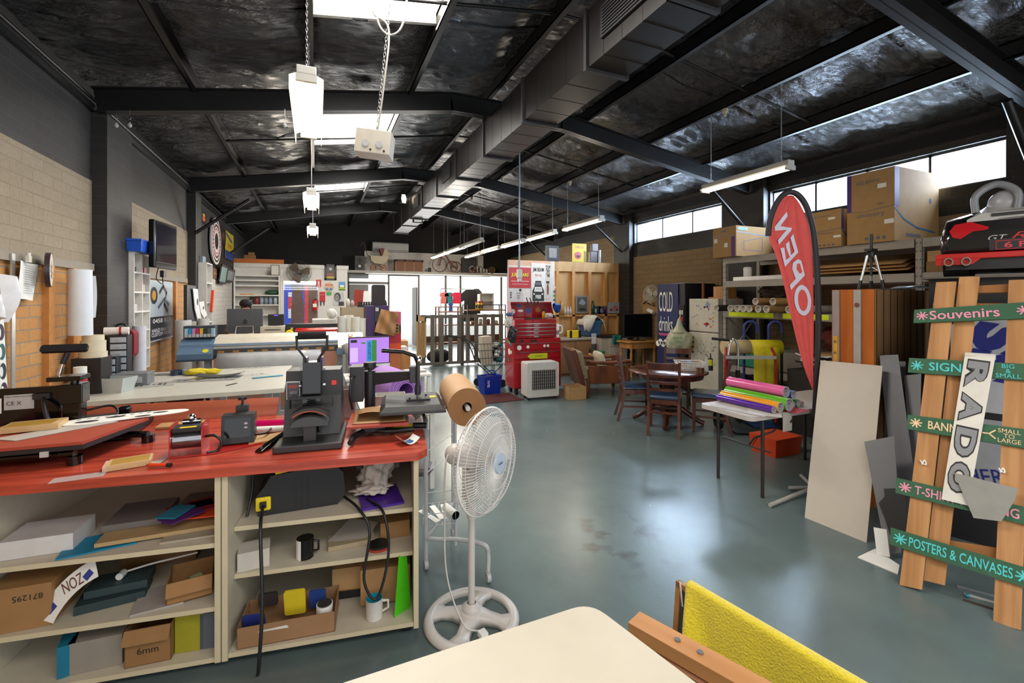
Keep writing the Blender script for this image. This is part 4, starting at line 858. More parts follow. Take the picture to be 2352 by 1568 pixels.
m = MB().box((e0,-.03,1.02),(e1,.0,1.10)); 
for i in range(9): m.box((e0 + .05 + i * (e1 - e0) / 9,-.034,1.04),(e0 + .12 + i * (e1 - e0) / 9,-.03,1.08),mi=1)
m.build('media_slot',[mat('#3b3836',.35),mat('#a67a4a',.4,.5)],t)
cap = [(.30,.99),(-.12,.99),(-.13,1.06),(-.03,1.13),(-.02,1.17),(.12,1.23),(.36,1.24)]

m = MB().loft([[(0,p_[0],p_[1]) for p_ in cap],[(e0,p_[0],p_[1]) for p_ in cap]],None,0,False); A = FR((e0 * .5,-.075,1.095),(1,0,0),(0,.1,.07)); disc(m,e0 * .3,-.01,.035,A,1,.006); m.box((.0,-.14,.97),(e0,.2,.99),mi=3)
m.build('left_cover',[BLG,mat('#d8c62a',.5),PAPER,BLD],t)
capr = [(.30,1.05),(-.05,1.02),(-.06,1.07),(.22,1.24),(.36,1.25)]
m = MB().loft([[(e1,p_[0],p_[1]) for p_ in capr],[(L_,p_[0],p_[1]) for p_ in capr]],None,0,False); m.box((e1 - .02,-.08,.97),(L_ + .01,.2,1.05),mi=2)
A = FR(((e1 + L_) / 2,.08,1.155),(1,0,0),(0,.28,.17)); rect(m,-(L_ - e1) * .48,-.14,(L_ - e1) * .1,.04,A,1,.004); disc(m,(L_ - e1) * .28,.03,.06,A,2,.006,20,.045); disc(m,-(L_ - e1) * .0,.11,.035,A,3,.006); disc(m,0,.11,.022,A,0,.008)
m.build('control_panel',[IVO,mat('#c6d3cf',.3),BLG,mat('#c2452c',.5)],t)
m = MB().box((.02,.12,1.24),(e0 - .01,.3,1.40)).build('ink_rack',BLD,t)
for i,c_ in enumerate(('#a9c4d4','#2f8fc8','#c68ab0','#c01a5a','#d8b81e','#2c2a2e','#55545c','#8fb8c4')):
    x = .045 + i * (e0 - .07) / 7.4; MB().box((x,.06,1.26),(x + .035,.119,1.37)).box((x,.055,1.26),(x + .035,.06,1.30),mi=1).build('ink_cartridge',[mat(c_,.4),LGREY],t)
x0,x1 = Yp(500,800,yp).x - xl_,Yp(737,800,yp).x - xl_
m = MB(); pr = [(-.03,1.05),(-.075,1.0),(-.09,.92),(-.085,.8),(-.05,.72),(.02,.70)]
m.grid(lambda u,v: (x0 + (x1 - x0) * u,) + tuple(Vector(spline([(a,b,0) for a,b in pr])[int(v * 39.99)])[:2]),4,39); m.build('media_roll',mat('#c4c2c2',.3),t,solid=.003)
for x in (.25,e0 + .05,e1,L_ - .2): MB().box((x,.1,0),(x + .07,.2,1.0)).build('leg',LGREY,t)
MB().box((.1,.12,.12),(L_ - .1,.18,.2)).build('stretcher',LGREY,t)
# paper rolls standing beside the plotter
def rollv(px,y,w_,z1,label,r_,m_=VINYLW,tilt=None,z0=0,name='vinyl_roll',grp=None):
    p = Yp(px,700,y); m = MB().pipe((0,0,0),(0,0,z1 - z0),r_,r_ * .55,24)
    return solo(m,name,m_,label,'roll',T(p.x,y,z0) @ (tilt or Matrix()),grp)
for px,y,r_,pt,lb in ((421,7.9,.10,735,'leftmost of the white vinyl rolls behind the ink cartridges'),(438,8.2,.07,738,'second white vinyl roll behind the ink cartridges'),(468,8.1,.07,731,'short looking white vinyl roll at the right of the ink cartridges'),
                         (786,7.75,.07,726,'leftmost of the white vinyl rolls standing right of the plotter'),(801,7.9,.075,724,'second of the white vinyl rolls standing right of the plotter'),(817,7.7,.07,728,'third of the white vinyl rolls standing right of the plotter'),(832,8.05,.065,731,'last white vinyl roll before the purple board')):
    rollv(px,y,0,Yp(px,pt,y).z,'upright white vinyl roll, ' + lb,r_,mat('#cdc9c2',.5) if px < 800 else mat('#d5cfbf',.5),grp='vinyl rolls standing by the plotter')
p0,p1 = Yp(862,905,6.0),Yp(792,790,6.70)
solo(MB().pipe(tuple(Vector((p1.x + .45,p1.y - .04,.03))),(p1.x,p1.y,p1.z),.05,.035,24),'leaning_roll',mat('#b3aca3',.5),'grey-white roll leaning against the right end of the plotter','roll')
# =================== counter with computers, person ===================
yc = 8.35; zc2 = 1.135; xc0,xc1 = Yp(486,770,yc).x,Yp(776,770,yc).x
CW = wood('#7a4a2a','#5c331a','counter_wood',(.15,1,1),10,.4)
t = thing('service_counter','long brown wooden counter behind the plotter','counter',T(xc0,yc,0))
MB().box((0,0,zc2 - .05),(xc1 - xc0,.65,zc2)).build('countertop',CW,t,bevel=.004); MB().box((.02,.03,0),(xc1 - xc0 - .02,.06,zc2 - .05)).build('front_panel',mat('#b5836f',.6),t)
for x in (.02,xc1 - xc0 - .06): MB().box((x,.06,0),(x + .04,.62,zc2 - .05)).build('side_panel',CW,t)
def oncounter(px,dy): p = Yp(px,750,yc + dy); return T(p.x,yc + dy,zc2 + .001)
# computer seen from behind
wi = Yp(604,740,yc + .2).x - Yp(521,740,yc + .2).x; t = thing('desktop_computer','silver desktop computer seen from behind on the wooden counter','computer',oncounter(563,.2)); z0,z1 = .06,Yp(563,709,yc + .2).z - zc2
MB().prism(rrect(-wi / 2,z0,wi / 2,z1,.02),0,.03,FR((0,.03,0),(1,0,0),(0,0,1))).build('screen_housing',mat('#5d5d5f',.4,.6),t,bevel=.008)
MB().prism([(-.035,z1 * .55),(0,z1 * .66),(.035,z1 * .55),(.025,z1 * .45),(-.025,z1 * .45)],0,.002,FR((0,-.001,0),(1,0,0),(0,0,1))).build('emblem',mat('#2a2a2c',.3),t)
ws = (Yp(585,750,yc + .15).x - Yp(542,750,yc + .15).x) / 2
MB().tube([(-ws,-.12,.006),(-ws + .015,-.03,z1 * .38),(ws - .015,-.03,z1 * .38),(ws,-.12,.006)],.01,8).box((-ws,-.1,0),(ws,.05,.008)).build('stand',ALU,t)
t = thing('small_monitor','small black monitor glowing purple at its top edge on the counter','monitor',oncounter(634,.3) @ TL((0,0,.17))); MB().box((-.12,0,0),(.12,.03,.19)).box((-.05,-.02,-.0),(.05,.06,.012)).build('housing',BLACK,t,bevel=.004); MB().box((-.03,-.002,.165),(.03,0,.178)).build('status_light',mat('#5a3aff',.4,emit=2),t)
t = thing('printer','white boxy label printer under the small black monitor on the counter','printer',oncounter(628,.3)); MB().box((-.19,-.12,0),(.18,.15,.165)).build('body',mat('#c9bfab',.5),t,bevel=.01); MB().box((-.12,-.125,.1),(.12,-.121,.112)).box((-.2,-.123,.05),(.2,-.1205,.053)).build('paper_slot',BLACK,t)
p = oncounter(665,.15); solo(MB().ball((0,0,.05),.05,6,sc=(1.3,.8,1)).cyl((.01,0,.05),(.04,0,.13),.02).cyl((-.03,-.02,.04),(-.08,-.03,.04),.02),'yellow_tape_gun',YELLOW,'yellow tape dispenser on the counter right of the white printer','dispenser',p)
t = thing('vinyl_cutter','black vinyl cutter holding a shiny red roll on the counter','vinyl cutter',oncounter(725,.3)); w_ = .47
MB().box((-w_,0,.1),(w_,.2,.19)).box((-w_,-.08,0),(-w_ + .14,.2,.14)).box((w_ - .05,-.1,0),(w_,.2,.16)).build('body',mat('#1c1b1d',.35),t,bevel=.01)
MB().cyl((-w_ + .16,-.06,.075),(w_ - .06,-.06,.075),.045,n=20).build('red_roll',mat('#c0180f',.15,coat=.6),t); MB().box((-.2,-.14,.01),(.4,-.09,.02)).build('red_offcut',mat('#c0180f',.2),t)
solo(MB().tube(spline([(0,0,.006),(.2,-.08,.008),(.35,.02,.006),(.3,.09,.006),(.1,.05,.006),(-.15,.0,.007),(-.3,-.09,.007)]),.005,5),'yellow_cable',YELLOW,'thin yellow cable lying on the counter in front of the red roll','cable',oncounter(670,.04))
# person
import bmesh
def skinned(name,pts,edges,rad,m_,parent,root=0,sub=2):
    me = bpy.data.meshes.new(name); me.from_pydata(pts,edges,[]); me.materials.append(m_); o = bpy.data.objects.new(name,me); COL.objects.link(o); o.parent = parent
    md = o.modifiers.new('k','SKIN'); md.use_smooth_shade = True; me.skin_vertices.new() if not me.skin_vertices else None
    for i,r_ in enumerate(rad): sv = me.skin_vertices[0].data[i]; sv.radius = (r_,r_) if not isinstance(r_,tuple) else r_; sv.use_root = (i == root)
    u = o.modifiers.new('u','SUBSURF'); u.levels = sub; u.render_levels = sub; return o
p = Yp(565,705,yc + 1.0); hz = p.z + .03
t = thing('person','person with dark hair leaning forward behind the silver desktop computer','person',T(p.x,p.y,0))
hd = Vector((0,0,hz - .02))
P_ = [(0,.12,.82),(0,.1,1.0),(0,.06,1.2),(0,.02,1.36),(0,0,1.44),(0,-.02,1.52),(0,-.03,hz - .02),
      (-.17,.02,1.36),(-.26,-.1,1.16),(-.18,-.38,1.20),(-.14,-.5,1.20),(.17,.02,1.36),(.26,-.1,1.16),(.18,-.38,1.20),(.14,-.5,1.20),
      (-.1,.1,.78),(-.12,.0,.42),(-.12,.1,.06),(-.12,-.06,.04),(.1,.1,.78),(.12,.0,.42),(.12,.1,.06),(.12,-.06,.04)]
E_ = [(0,1),(1,2),(2,3),(3,4),(4,5),(5,6),(3,7),(7,8),(8,9),(9,10),(3,11),(11,12),(12,13),(13,14),(0,15),(15,16),(16,17),(17,18),(0,19),(19,20),(20,21),(21,22)]
RR = [.13,.12,.13,.12,.06,.055,.095,.065,.05,.038,.034,.065,.05,.038,.034,.085,.065,.045,.04,.085,.065,.045,.04]
skinned('body',P_,E_,RR,mat('#b98468',.6),t)
m = MB(); m.crumple((0,.0,hz + .035),.105,(.98,1.0,.75),.25); m.ball((.0,.045,hz - .03),.085,8); m.build('hair',mat('#1c1412',.7,bump=.6),t)
m = MB(); m.ball((-.035,-.125,hz - .02),.012,6); m.ball((.035,-.125,hz - .02),.012,6); m.build('eyes',mat('#2a1f1c',.3),t)
m = MB(); m.lathe([(.15,.95),(.17,1.1),(.19,1.25),(.2,1.34),(.14,1.41),(.075,1.44)],20,Matrix.Diagonal((1.05,.72,1,1)) @ TL((0,.05,0)));
for s_ in (-1,1): m.tube([(s_ * .15,.02,1.37),(s_ * .22,-.02,1.27),(s_ * .27,-.1,1.17),(s_ * .22,-.27,1.205),(s_ * .17,-.42,1.205)],[.085,.075,.065,.055,.05],12)
m.build('shirt',mat('#6f6f74',.8),t)
m = MB()
for s_ in (-1,1):
    for i in range(5): 
        ax = s_ * .14 + (i - 2) * .016; m.tube([(ax,-.5,1.175),(ax * 1.02,-.54 - .01 * (2 - abs(i - 2)),1.172),(ax * 1.02,-.575 - .01 * (2 - abs(i - 2)),1.155)] if i != (4 if s_ < 0 else 0) else [(ax,-.48,1.17),(ax - s_ * .02,-.52,1.16),(ax - s_ * .03,-.545,1.155)],[.009,.008,.006],8)
m.build('fingers',mat('#b98468',.6),t)
solo(MB().box((-.16,-.06,0),(.16,.05,.03)),'red_folder',mat('#9c1c1a',.4),'red folder lying on the counter under the silver computer','folder',oncounter(548,.08))
# counter clutter behind: paper tray machine with glass head
p = Yp(748,724,9.6); t = thing('office_printer','white office printer against the partition behind the counter','printer',T(p.x,9.7,0)); MB().box((-.3,0,0),(.3,.5,.98)).build('cabinet',mat('#b7b0a4',.5),t); MB().box((-.28,.02,.98),(.28,.45,1.25)).box((-.25,.05,1.25),(.2,.4,1.36)).build('printer_body',mat('#c4c1ba',.5),t,bevel=.02); MB().box((-.2,-.001,1.08),(.2,.02,1.12)).build('output_slot',BLACK,t)
solo(MB().ball((0,0,.1),.095,8,sc=(1,1,1.1)),'white_helmet',mat('#cfcbc4',.35),'round white head form on top of the white office printer','helmet',T(p.x + .12,9.9,1.36))
# office chair backs behind the counter
for px,lb in ((512,'black office chair back left of the silver computer'),):
    yy = 10.9; p = Yp(px,740,yy); t = thing('office_chair',lb,'chair',T(p.x,yy,0,15))
    MB().prism(rrect(-.22,.8,.22,1.22,.08),-.03,.03,FR((0,.2,0),(1,0,0),(0,0,1))).build('backrest',mat('#26262a' if px == 512 else '#6a6a6e',.6),t,bevel=.01); MB().box((-.23,-.25,.58),(.23,.2,.66)).build('seat',mat('#26262a',.6),t,bevel=.02); MB().cyl((0,0,.1),(0,0,.58),.03).box((-.02,.17,.6),(.02,.19,.9)).build('column',STEEL,t)
    m = MB()
    for i in range(5): a = 2 * PI * i / 5; m.cyl((0,0,.1),(.28 * math.cos(a),.28 * math.sin(a),.06),.02,n=8); m.ball((.28 * math.cos(a),.28 * math.sin(a),.03),.03,6)
    m.build('base',BLACK,t)
# =================== purple board stand, coloured panels, paper bag ===================
yq_ = 8.0; x0,x1 = Yp(842,760,yq_).x,Yp(893,760,yq_).x; zt7 = Yp(868,702,yq_).z
t = thing('purple_cabinet','tall purple painted cabinet behind the computer with the purple screen','cabinet',T(x0,yq_,0)); MB().box((0,0,0),(x1 - x0,.5,zt7)).build('body',mat('#3c2456',.6),t,bevel=.003)
q = Yp(921,760,yq_).x - x0; zz = [Yp(907,v,yq_).z for v in (716,745,764,788,810)]
for i,c_ in enumerate(('#c2456f','#3a1a22','#b01e2c','#d84a18')): MB().box((x1 - x0 + .002,-.004,zz[i + 1]),(q,.5,zz[i])).build('coloured_panel',mat(c_,.5),t)
MB().box((x1 - x0 + .002,.01,0),(q,.5,zz[4])).build('lower_panel',mat('#b9683a',.6),t)
m = MB()
for i in range(3):
    for j in range(2): m.tube([(.03 * math.cos(a * PI / 4) + j * .06,0,.03 * math.sin(a * PI / 4) + i * .055) for a in range(8)],.008,5,closed=True)
m.build('swirl_motif',mat('#a8863a',.5),t,M=TL((x1 - x0 + .08,-.008,zz[2] + .02)))
t = thing('hanging_paper_bag','brown paper bag hanging from the corner of the purple cabinet','paper bag',FY((Yp(890,740,yq_ - .1)).x,yq_ - .06,Yp(890,740,yq_).z) @ R('Z',-14))
m = MB(); w_,h_ = .32,.40; m.grid(lambda u,v: ((u - .5) * w_ * (1.05 - .1 * v),(v - .5) * h_,.05 * math.sin(u * PI) + .015 * math.sin(v * 9 + u * 7) + .012 * math.sin(u * 15)),14,14); m.grid(lambda u,v: ((.5 - u) * w_ * (1.05 - .1 * v),(v - .5) * h_,-.0),4,4); m.build('bag',mat('#9b6f42',.75,bump=.3),t)
solo(MB().box((-.035,-.05,-.2),(.035,0,.06)).box((-.025,-.055,-.02),(.025,-.05,.04),mi=1).cyl((0,-.03,-.2),(-.05,-.03,-.5),.02),'hanging_tape_tool',[mat('#1b1b1d',.4),LGREY],'black handheld tool hanging on the purple cabinet left of the paper bag','tool',T(Yp(865,725,yq_).x,yq_ - .005,Yp(865,725,yq_).z + .1))
def topcab(px,d=.2): return (Yp(px,700,yq_ + d).x,yq_ + d,zt7 + .001)
solo(MB().prism(rrect(-.11,0,.11,.36,.03),-.06,.06,FR((0,0,0),(1,0,0),(0,0,1))),'dark_speaker',mat('#241d1a',.7),'tall dark brown speaker on top of the purple cabinet','speaker',T(*topcab(869)),bevel=.02)
p = Yp(824,690,9.2); t = thing('red_board_stand','dark red board leaning with a white rounded board above the vinyl rolls','display board',T(p.x,9.2,1.62)); MB().box((-.1,0,0),(.07,.02,.31),R('Y',4)).build('red_board',mat('#8c2a1a',.5),t)
MB().prism(rrect(.07,.0,.24,.29,.06),0,.02,FR((0,.03,0),(1,0,0),(0,0,1))).build('white_board',PAPER,t)
p2 = Yp(800,730,9.0); t = thing('tool_shelf','low beige shelf cabinet carrying small tools behind the vinyl rolls','cabinet',T(p2.x,9.0,0)); MB().box((-.12,0,0),(.75,.5,1.6)).build('body',mat('#9c8a70',.6),t)
for i,(dx,c_,h_) in enumerate(((.0,'#c9c2b8',.16),(.08,'#a89a94',.13),(.6,'#d9822e',.1),(.68,'#26242a',.13))): solo(MB().lathe([(0,0),(.035,0),(.035,h_ * .7),(.015,h_),(0,h_)],10),'small_bottle',mat(c_,.4),('pale bottle at the left end of the beige cabinet top','pinkish bottle second on the beige cabinet top','small orange bottle on the beige cabinet top','black bottle beside the orange one on the beige cabinet top')[i],'bottle',T(p2.x + dx,9.08,1.601))
m = MB(); 
for i in range(6): m.cyl((i * .045,0,0),(i * .045,0,.1),.018,n=8)
solo(m.box((-.03,-.03,-.0),(.26,.03,.05)),'marker_rack',BLACK,'black rack of markers on the beige cabinet behind the vinyl rolls','rack',T(p2.x + .2,9.08,1.601))
# =================== white work table with bits ===================
zt8 = .9; xw0,xw1,yw0,yw1 = -1.98,-.28,4.87,6.5
t = thing('work_table','large cream work table covered in offcuts between the heat presses and the plotter','table',T(0,0,0))
MB().box((xw0,yw0,zt8 - .045),(xw1,yw1,zt8)).build('table_top',mat('#cfccc0',.3,var=.04),t,bevel=.005)
for x in (xw0 + .15,xw1 - .15):
    for y in (yw0 + .25,yw1 - .3): MB().box((x - .035,y - .035,0),(x + .035,y + .035,zt8 - .045)).build('leg',LGREY,t)
MB().box((xw0 + .15,yw0 + .24,.1),(xw1 - .15,yw0 + .26,.6)).build('modesty_panel',GREY,t)
def flat(px,py,w_,h_,rz,name,m_,label,cat,th=.002,dz=0,z=None,draw=None,grp=None):
    p = Zp(px,py,z if z is not None else zt8); m = MB().box((-w_ / 2,-h_ / 2,0),(w_ / 2,h_ / 2,th))
    if draw: draw(m,TL((0,0,th)))
    return solo(m,name,m_,label,cat,T(p.x,p.y,p.z + .0015 + dz,rz),grp)
def curly(name,px,py,w_,h_,rz,m_,label,cat,amp=.03,z=None,dz=0,f=2.0,draw=None,n_=10,k=1):
    p = Zp(px,py,z if z is not None else zt8); m = MB().grid(lambda u,v: ((u - .5) * w_,(v - .5) * h_,.004 + amp * (abs(u - .5) * 2) ** f * k),n_,4)
    if draw: draw(m)
    return solo(m,name,m_,label,cat,T(p.x,p.y,p.z + dz,rz),solid=.002)
for i,(px,py,w_,h_,rz,c_,lb) in enumerate(((330,885,.5,.3,8,'#b9b7ae','clear film sheet with dark print at the near left of the cream table'),(470,872,.6,.2,-6,'#a9a8a2','long printed film strip in the middle of the cream table'),(410,858,.5,.14,4,'#8f8f8c','narrow grey film strip at the back of the cream table'),(560,862,.5,.12,10,'#dad8d0','white paper strip near the right side of the cream table'),(580,845,.4,.04,6,'#e4dfd2','thin white strip along the back of the cream table'))):
    def dr(m,M,w_=w_,h_=h_):
        for k in range(9): rect(m,-w_ * .4 + k * w_ * .09,-h_ * rnd(.1,.3),-w_ * .4 + k * w_ * .09 + w_ * rnd(.02,.07),h_ * rnd(0,.3),M,1,.001)
    flat(px,py,w_,h_,rz,'film_sheet',[mat(c_,.25),mat('#4b4d52',.4)],lb,'film',draw=dr,dz=.002 * (i % 3))
curly('curled_sheet',505,866,.45,.2,-8,mat('#3f3f42',.4),'dark sheet curling up in the middle of the cream table','sheet',.03,dz=.008)
flat(615,866,.3,.05,18,'blue_ruler',mat('#3c94b4',.35),'blue translucent ruler near the right edge of the cream table','ruler',.004,.004)
flat(532,883,.03,.12,-35,'dark_bookmark',mat('#3b302c',.4),'short dark strip near the front edge of the cream table','strip',.003)
p = Zp(465,860,zt8); m = MB()
m.crumple((-.05,0,.035),.1,(1.1,.8,.36),.6); m.crumple((.09,.01,.03),.08,(1.1,.7,.36),.6)
solo(m,'yellow_cloth',mat('#d9c42e',.9,bump=.5,scale=40),'crumpled yellow cloth on the back of the cream table','cloth',T(p.x,p.y,zt8 + .003))
p = Zp(405,861,zt8); t = thing('tape_roll','wide reel of clear tape with a blue core on the cream table','tape',T(p.x,p.y,zt8)); MB().pipe((0,0,0),(0,0,.055),.055,.04,24).build('reel',mat('#2c3c50',.3),t); MB().pipe((.11,0,.0),(.11,0,.055),.05,.035,24).build('clear_reel',mat('#9fa8a8',.3),t)
def spray(px,py,name,label,cb_,cl1,cl2,ch,sc=1.0,z=zt8,rz=0,X_=None):
    p = Zp(px,py,z); t = thing(name,label,'spray bottle',T(p.x,p.y,z,rz) @ Matrix.Scale(sc,4))
    MB().lathe([(0,0),(.043,0),(.045,.02),(.043,.05)],20).build('base',cb_,t); MB().lathe([(.043,.05),(.040,.09)],20).build('pink_liquid',cl1,t); MB().lathe([(.040,.09),(.034,.12),(.018,.155),(.014,.17)],20).build('bottle',cl2,t)
    MB().lathe([(.015,.165),(.016,.19),(.012,.2)],14).build('collar',BLUE,t)
    MB().prism([(-.05,.235),(-.045,.205),(-.012,.2),(.012,.2),(.03,.215),(.045,.235),(.02,.245),(-.03,.245)],-.013,.013,FR((0,0,0),(1,0,0),(0,0,1))).prism([(-.045,.2),(-.03,.205),(-.032,.165),(-.042,.15)],-.006,.006,FR((0,0,0),(1,0,0),(0,0,1)),1).build('trigger_head',ch if isinstance(ch,list) else [ch],t)
spray(232,890,'spray_bottle','clear spray bottle with green and pink liquid and a white trigger on the cream table',CLEAR,mat('#d88a86',.3),mat('#8fc98a',.3),[PAPER,BLUE],1.25)
spray(80,915,'spray_bottle','white spray bottle with a dark blue trigger behind the green heat press',mat('#cfc6ba',.4),mat('#cfc6ba',.4),mat('#d5ccc0',.4),[mat('#24303e',.4),mat('#2f9ac4',.4)],1.2,rz=180)
p = Zp(262,885,zt8); m = MB().frus((-.1,-.07,.1,.07),0,(-.13,-.09,.13,.09),.13,cap=False).add([(-.1,-.07,0),(.1,-.07,0),(.1,.07,0),(-.1,.07,0)],[(0,3,2,1)]); solo(m,'clear_tub',mat('#ccd4cf',.25,alpha=.75),'translucent plastic tub behind the spray bottle on the cream table','tub',T(Yp(266,860,5.3).x,5.3,zt8 + .002,-20),solid=.004)
p = Zp(287,872,zt8); solo(MB().pipe((0,0,0),(0,0,.06),.05,.03,20).pipe((.09,.02,0),(.09,.02,.06),.025,.02,16,mi=1),'masking_tape',[mat('#d9d4c8',.5),mat('#5fb0d8',.4)],'white roll of tape with a small pale blue roll on the cream table','tape',T(p.x,p.y + .1,zt8 + .001))
solo(MB().cyl((-.03,0,.02),(.05,0,.02),.02).cyl((.05,0,.02),(.07,0,.02),.022,mi=1),'craft_knife',[YELLOW,BLACK],'small yellow and black tool near the wall end of the cream table','tool',T(Zp(312,858,zt8).x,Zp(312,858,zt8).y,zt8 + .003))
# stuff against the wall on the table
yk = 6.05
def ontab(px,y): return Yp(px,830,y).x
zbk = zt8 + .001
x = ontab(210,5.35); solo(MB().box((-.1,-.12,0),(.11,.12,.32)),'black_carton',mat('#211d1b',.5),'black box standing on the cream table against the wall','box',T(x,5.35,zbk),bevel=.004)
for i,(dz,r_,h_) in enumerate(((.321,.10,.05),(.372,.09,.10),(.473,.078,.05))): solo(MB().pipe((0,0,0),(0,0,h_),r_,r_ * .5,28),'transfer_tape_roll',mat('#d9cdb0',.5),'cream roll of transfer tape on the black box, %s' % ('bottom one of three','wide middle one of three','top one of three')[i],'tape',T(x + .02,5.33,zbk + dz),'cream tape rolls on the black box')
def drawers(px,y,n_,label):
    x = ontab(px,y); t = thing('parts_organiser',label,'organiser',T(x,y,zbk)); hh = .068
    MB().box((-.07,.0,0),(.07,.13,hh * n_ + .01)).build('case',mat('#25272a',.5),t)
    for i in range(n_): MB().box((-.062,-.012,.008 + i * hh),(.062,0,.06 + i * hh)).box((-.02,-.02,.03 + i * hh),(.02,-.012,.036 + i * hh)).build('drawer',mat('#b9c2cc',.2),t)
drawers(246,5.62,4,'short stack of clear plastic drawers beside the black box'); drawers(272,5.75,7,'tall stack of clear plastic drawers beside the cubbyhole shelf')
x = ontab(298,5.55); t = thing('grey_toolbox','low grey plastic box with a clear front on the cream table','box',T(x,5.55,zbk)); MB().box((-.14,0,0),(.14,.22,.12)).build('body',mat('#77787a',.5),t,bevel=.006); MB().box((-.10,-.01,.03),(.10,-.001,.09)).build('front',mat('#a9adaf',.3),t)
x = ontab(320,6.3); z1 = Yp(318,748,6.3).z; solo(MB().pipe((0,0,0),(0,0,z1 - zbk),.062,.04,24),'standing_roll',mat('#c9c9cf',.5),'white roll standing upright in front of the cubbyhole shelf','roll',T(x,6.3,zbk))
p = Zp(184,905,zt8); t = thing('red_label_tub','white capped tub with a red label behind the black heat press','tub',T(Yp(184,860,5.05).x,5.05,zbk)); MB().cyl((0,0,0),(0,0,.2),.048,n=24).build('tub_body',mat('#b02a34',.4),t); MB().cyl((0,0,.2),(0,0,.27),.045,n=24).build('cap',PAPER,t); MB().cyl((0,0,.02),(0,0,.08),.049,n=24).build('label_band',PAPER,t)
# bag and small roll above the organisers
x = ontab(279,6.05); z = Yp(277,775,5.95).z; t = thing('maroon_backpack','maroon backpack hanging on the pier above the clear drawers','backpack',T(x,6.05,z - .22)); m = MB(); m.prism(rrect(-.13,0,.13,.30,.06),-.06,.08,FR((0,0,0),(1,0,0),(0,0,1))); m.build('bag',mat('#7c1f2c',.8,bump=.3),t,bevel=.02); MB().box((-.09,-.1,.04),(.09,-.085,.19)).build('front_pocket',mat('#56141e',.8),t,bevel=.01); MB().cyl((0,-.105,.13),(0,-.1,.13),.03).build('patch',mat('#6f9a5a',.6),t); MB().tube(spline([(-.05,0,.29),(-.03,0,.35),(.03,0,.35),(.05,0,.29)]),.01,6).build('handle',BLACK,t)
x = ontab(256,5.7); solo(MB().pipe((-.1,0,.04),(.09,.03,.04),.04,.02,20).pipe((.02,0.01,.04),(.035,.013,.04),.041,.03,20,mi=1),'striped_roll',[PAPER,RED],'white roll with two red bands lying on the tall clear drawers','roll',T(ontab(268,5.8),5.8,zbk + .487))
# red metal stools under the table
for px,yy in ((345,6.1),(450,6.3)):
    p = Yp(px,930,5.9); t = thing('metal_stool','red metal stool under the cream table, ' + ('the left one' if px == 360 else 'the right one'),'stool',T(Zp(px + 15,930,.5).x,5.75,0),'red stools under the cream table')
    MB().box((-.16,-.16,.70),(.16,.16,.73)).build('seat',mat('#7c1222',.35,.3),t,bevel=.02)
    for sx in (-1,1):
        for sy in (-1,1): MB().cyl((sx * .14,sy * .14,.7),(sx * .21,sy * .21,0),.02,.016,8).build('leg',mat('#7c1222',.35,.3),t)
    MB().box((-.18,-.18,.3),(.18,-.17,.33)).box((-.18,.17,.3),(.18,.18,.33)).build('foot_rail',mat('#7c1222',.35,.3),t)
# =================== white desk with the all-in-one computer ===================
zd_ = .75; pB = Zp(958,836,zd_); t = thing('white_desk','white desk under the computer with the purple screen','desk',T(0,0,0)); xd_1 = pB.x; xd_0 = .34; yd0 = 6.04
MB().box((xd_0,yd0,zd_ - .03),(xd_1,yd0 + .48,zd_)).build('desk_top',WHITE,t,bevel=.003)
for x in (xd_0 + .04,xd_1 - .04):
    for y in (yd0 + .04,yd0 + .44): MB().box((x - .02,y - .02,0),(x + .02,y + .02,zd_ - .03)).build('leg',WHITE,t)
ym = yd0 + .34; a,b = Yp(800,800,ym).x,Yp(896,800,ym).x; zt9,zb9 = Yp(845,773,ym).z,Yp(845,836,ym).z
M_ = FR(((a + b) / 2,ym,(zt9 + zb9) / 2),(1,.08,0),(0,0,1)); w_,h_ = b - a,zt9 - zb9
t = thing('all_in_one_computer','all-in-one computer with a purple desktop and a blue and green design on screen','computer',M_)
MB().box((-w_ / 2,-h_ / 2,-.03),(w_ / 2,h_ / 2,0)).build('housing',BLACK,t,bevel=.004); MB().box((-w_ / 2,-h_ / 2 - .035,-.03),(w_ / 2,-h_ / 2 - .001,.004)).build('chin',ALU,t)
m = MB().box((-w_ / 2 + .012,-h_ / 2 + .01,0),(w_ / 2 - .012,h_ / 2 - .015,.002)); rect(m,-w_ * .45,h_ * .3,-w_ * .3,h_ * .4,None,3,.003); rect(m,-w_ * .46,-h_ * .4,-w_ * .28,h_ * .12,None,5,.003); rect(m,-w_ * .07,-h_ * .4,w_ * .17,h_ * .37,None,1,.003); rect(m,w_ * .06,-h_ * .4,w_ * .17,h_ * .37,None,2,.004); rect(m,-w_ * .2,h_ * .25,-w_ * .1,h_ * .3,None,2,.003)
m.text('CUSTOM',TL((0,-h_ * .02,.005)) @ R('Z',90),h=w_ * .07,w=h_ * .6,mi=3)
m.build('screen',[mat('#a070d0',.3,emit=.5,var=0),mat('#2480b8',.3,emit=.4,var=0),mat('#2d7a2a',.3,emit=.25,var=0),mat('#101820',.4),PAPER,mat('#c4a4e4',.3,emit=.5,var=0)],t)
MB().prism([(-.12,0),(.12,0),(.05,.12),(-.05,.12)],0,.01,FR((0,0,0),(1,0,0),(0,1,0))).build('rear_stand',BLACK,t,M=TL((0,-h_ / 2 - (zb9 - zd_),-.04)))
MB().box((-.1,zd_ - M_.translation.z + .0,-.1),(.1,zd_ - M_.translation.z + .01,.08)).box((-.03,zd_ - M_.translation.z,-.05),(.03,0,-.03)).build('foot',BLACK,t)
solo(MB().box((-.2,-.07,0),(.2,.07,.015)),'keyboard',BLACK,'black keyboard in front of the purple screen','keyboard',T(Yp(840,850,yd0 + .1).x,yd0 + .09,zd_ + .001))
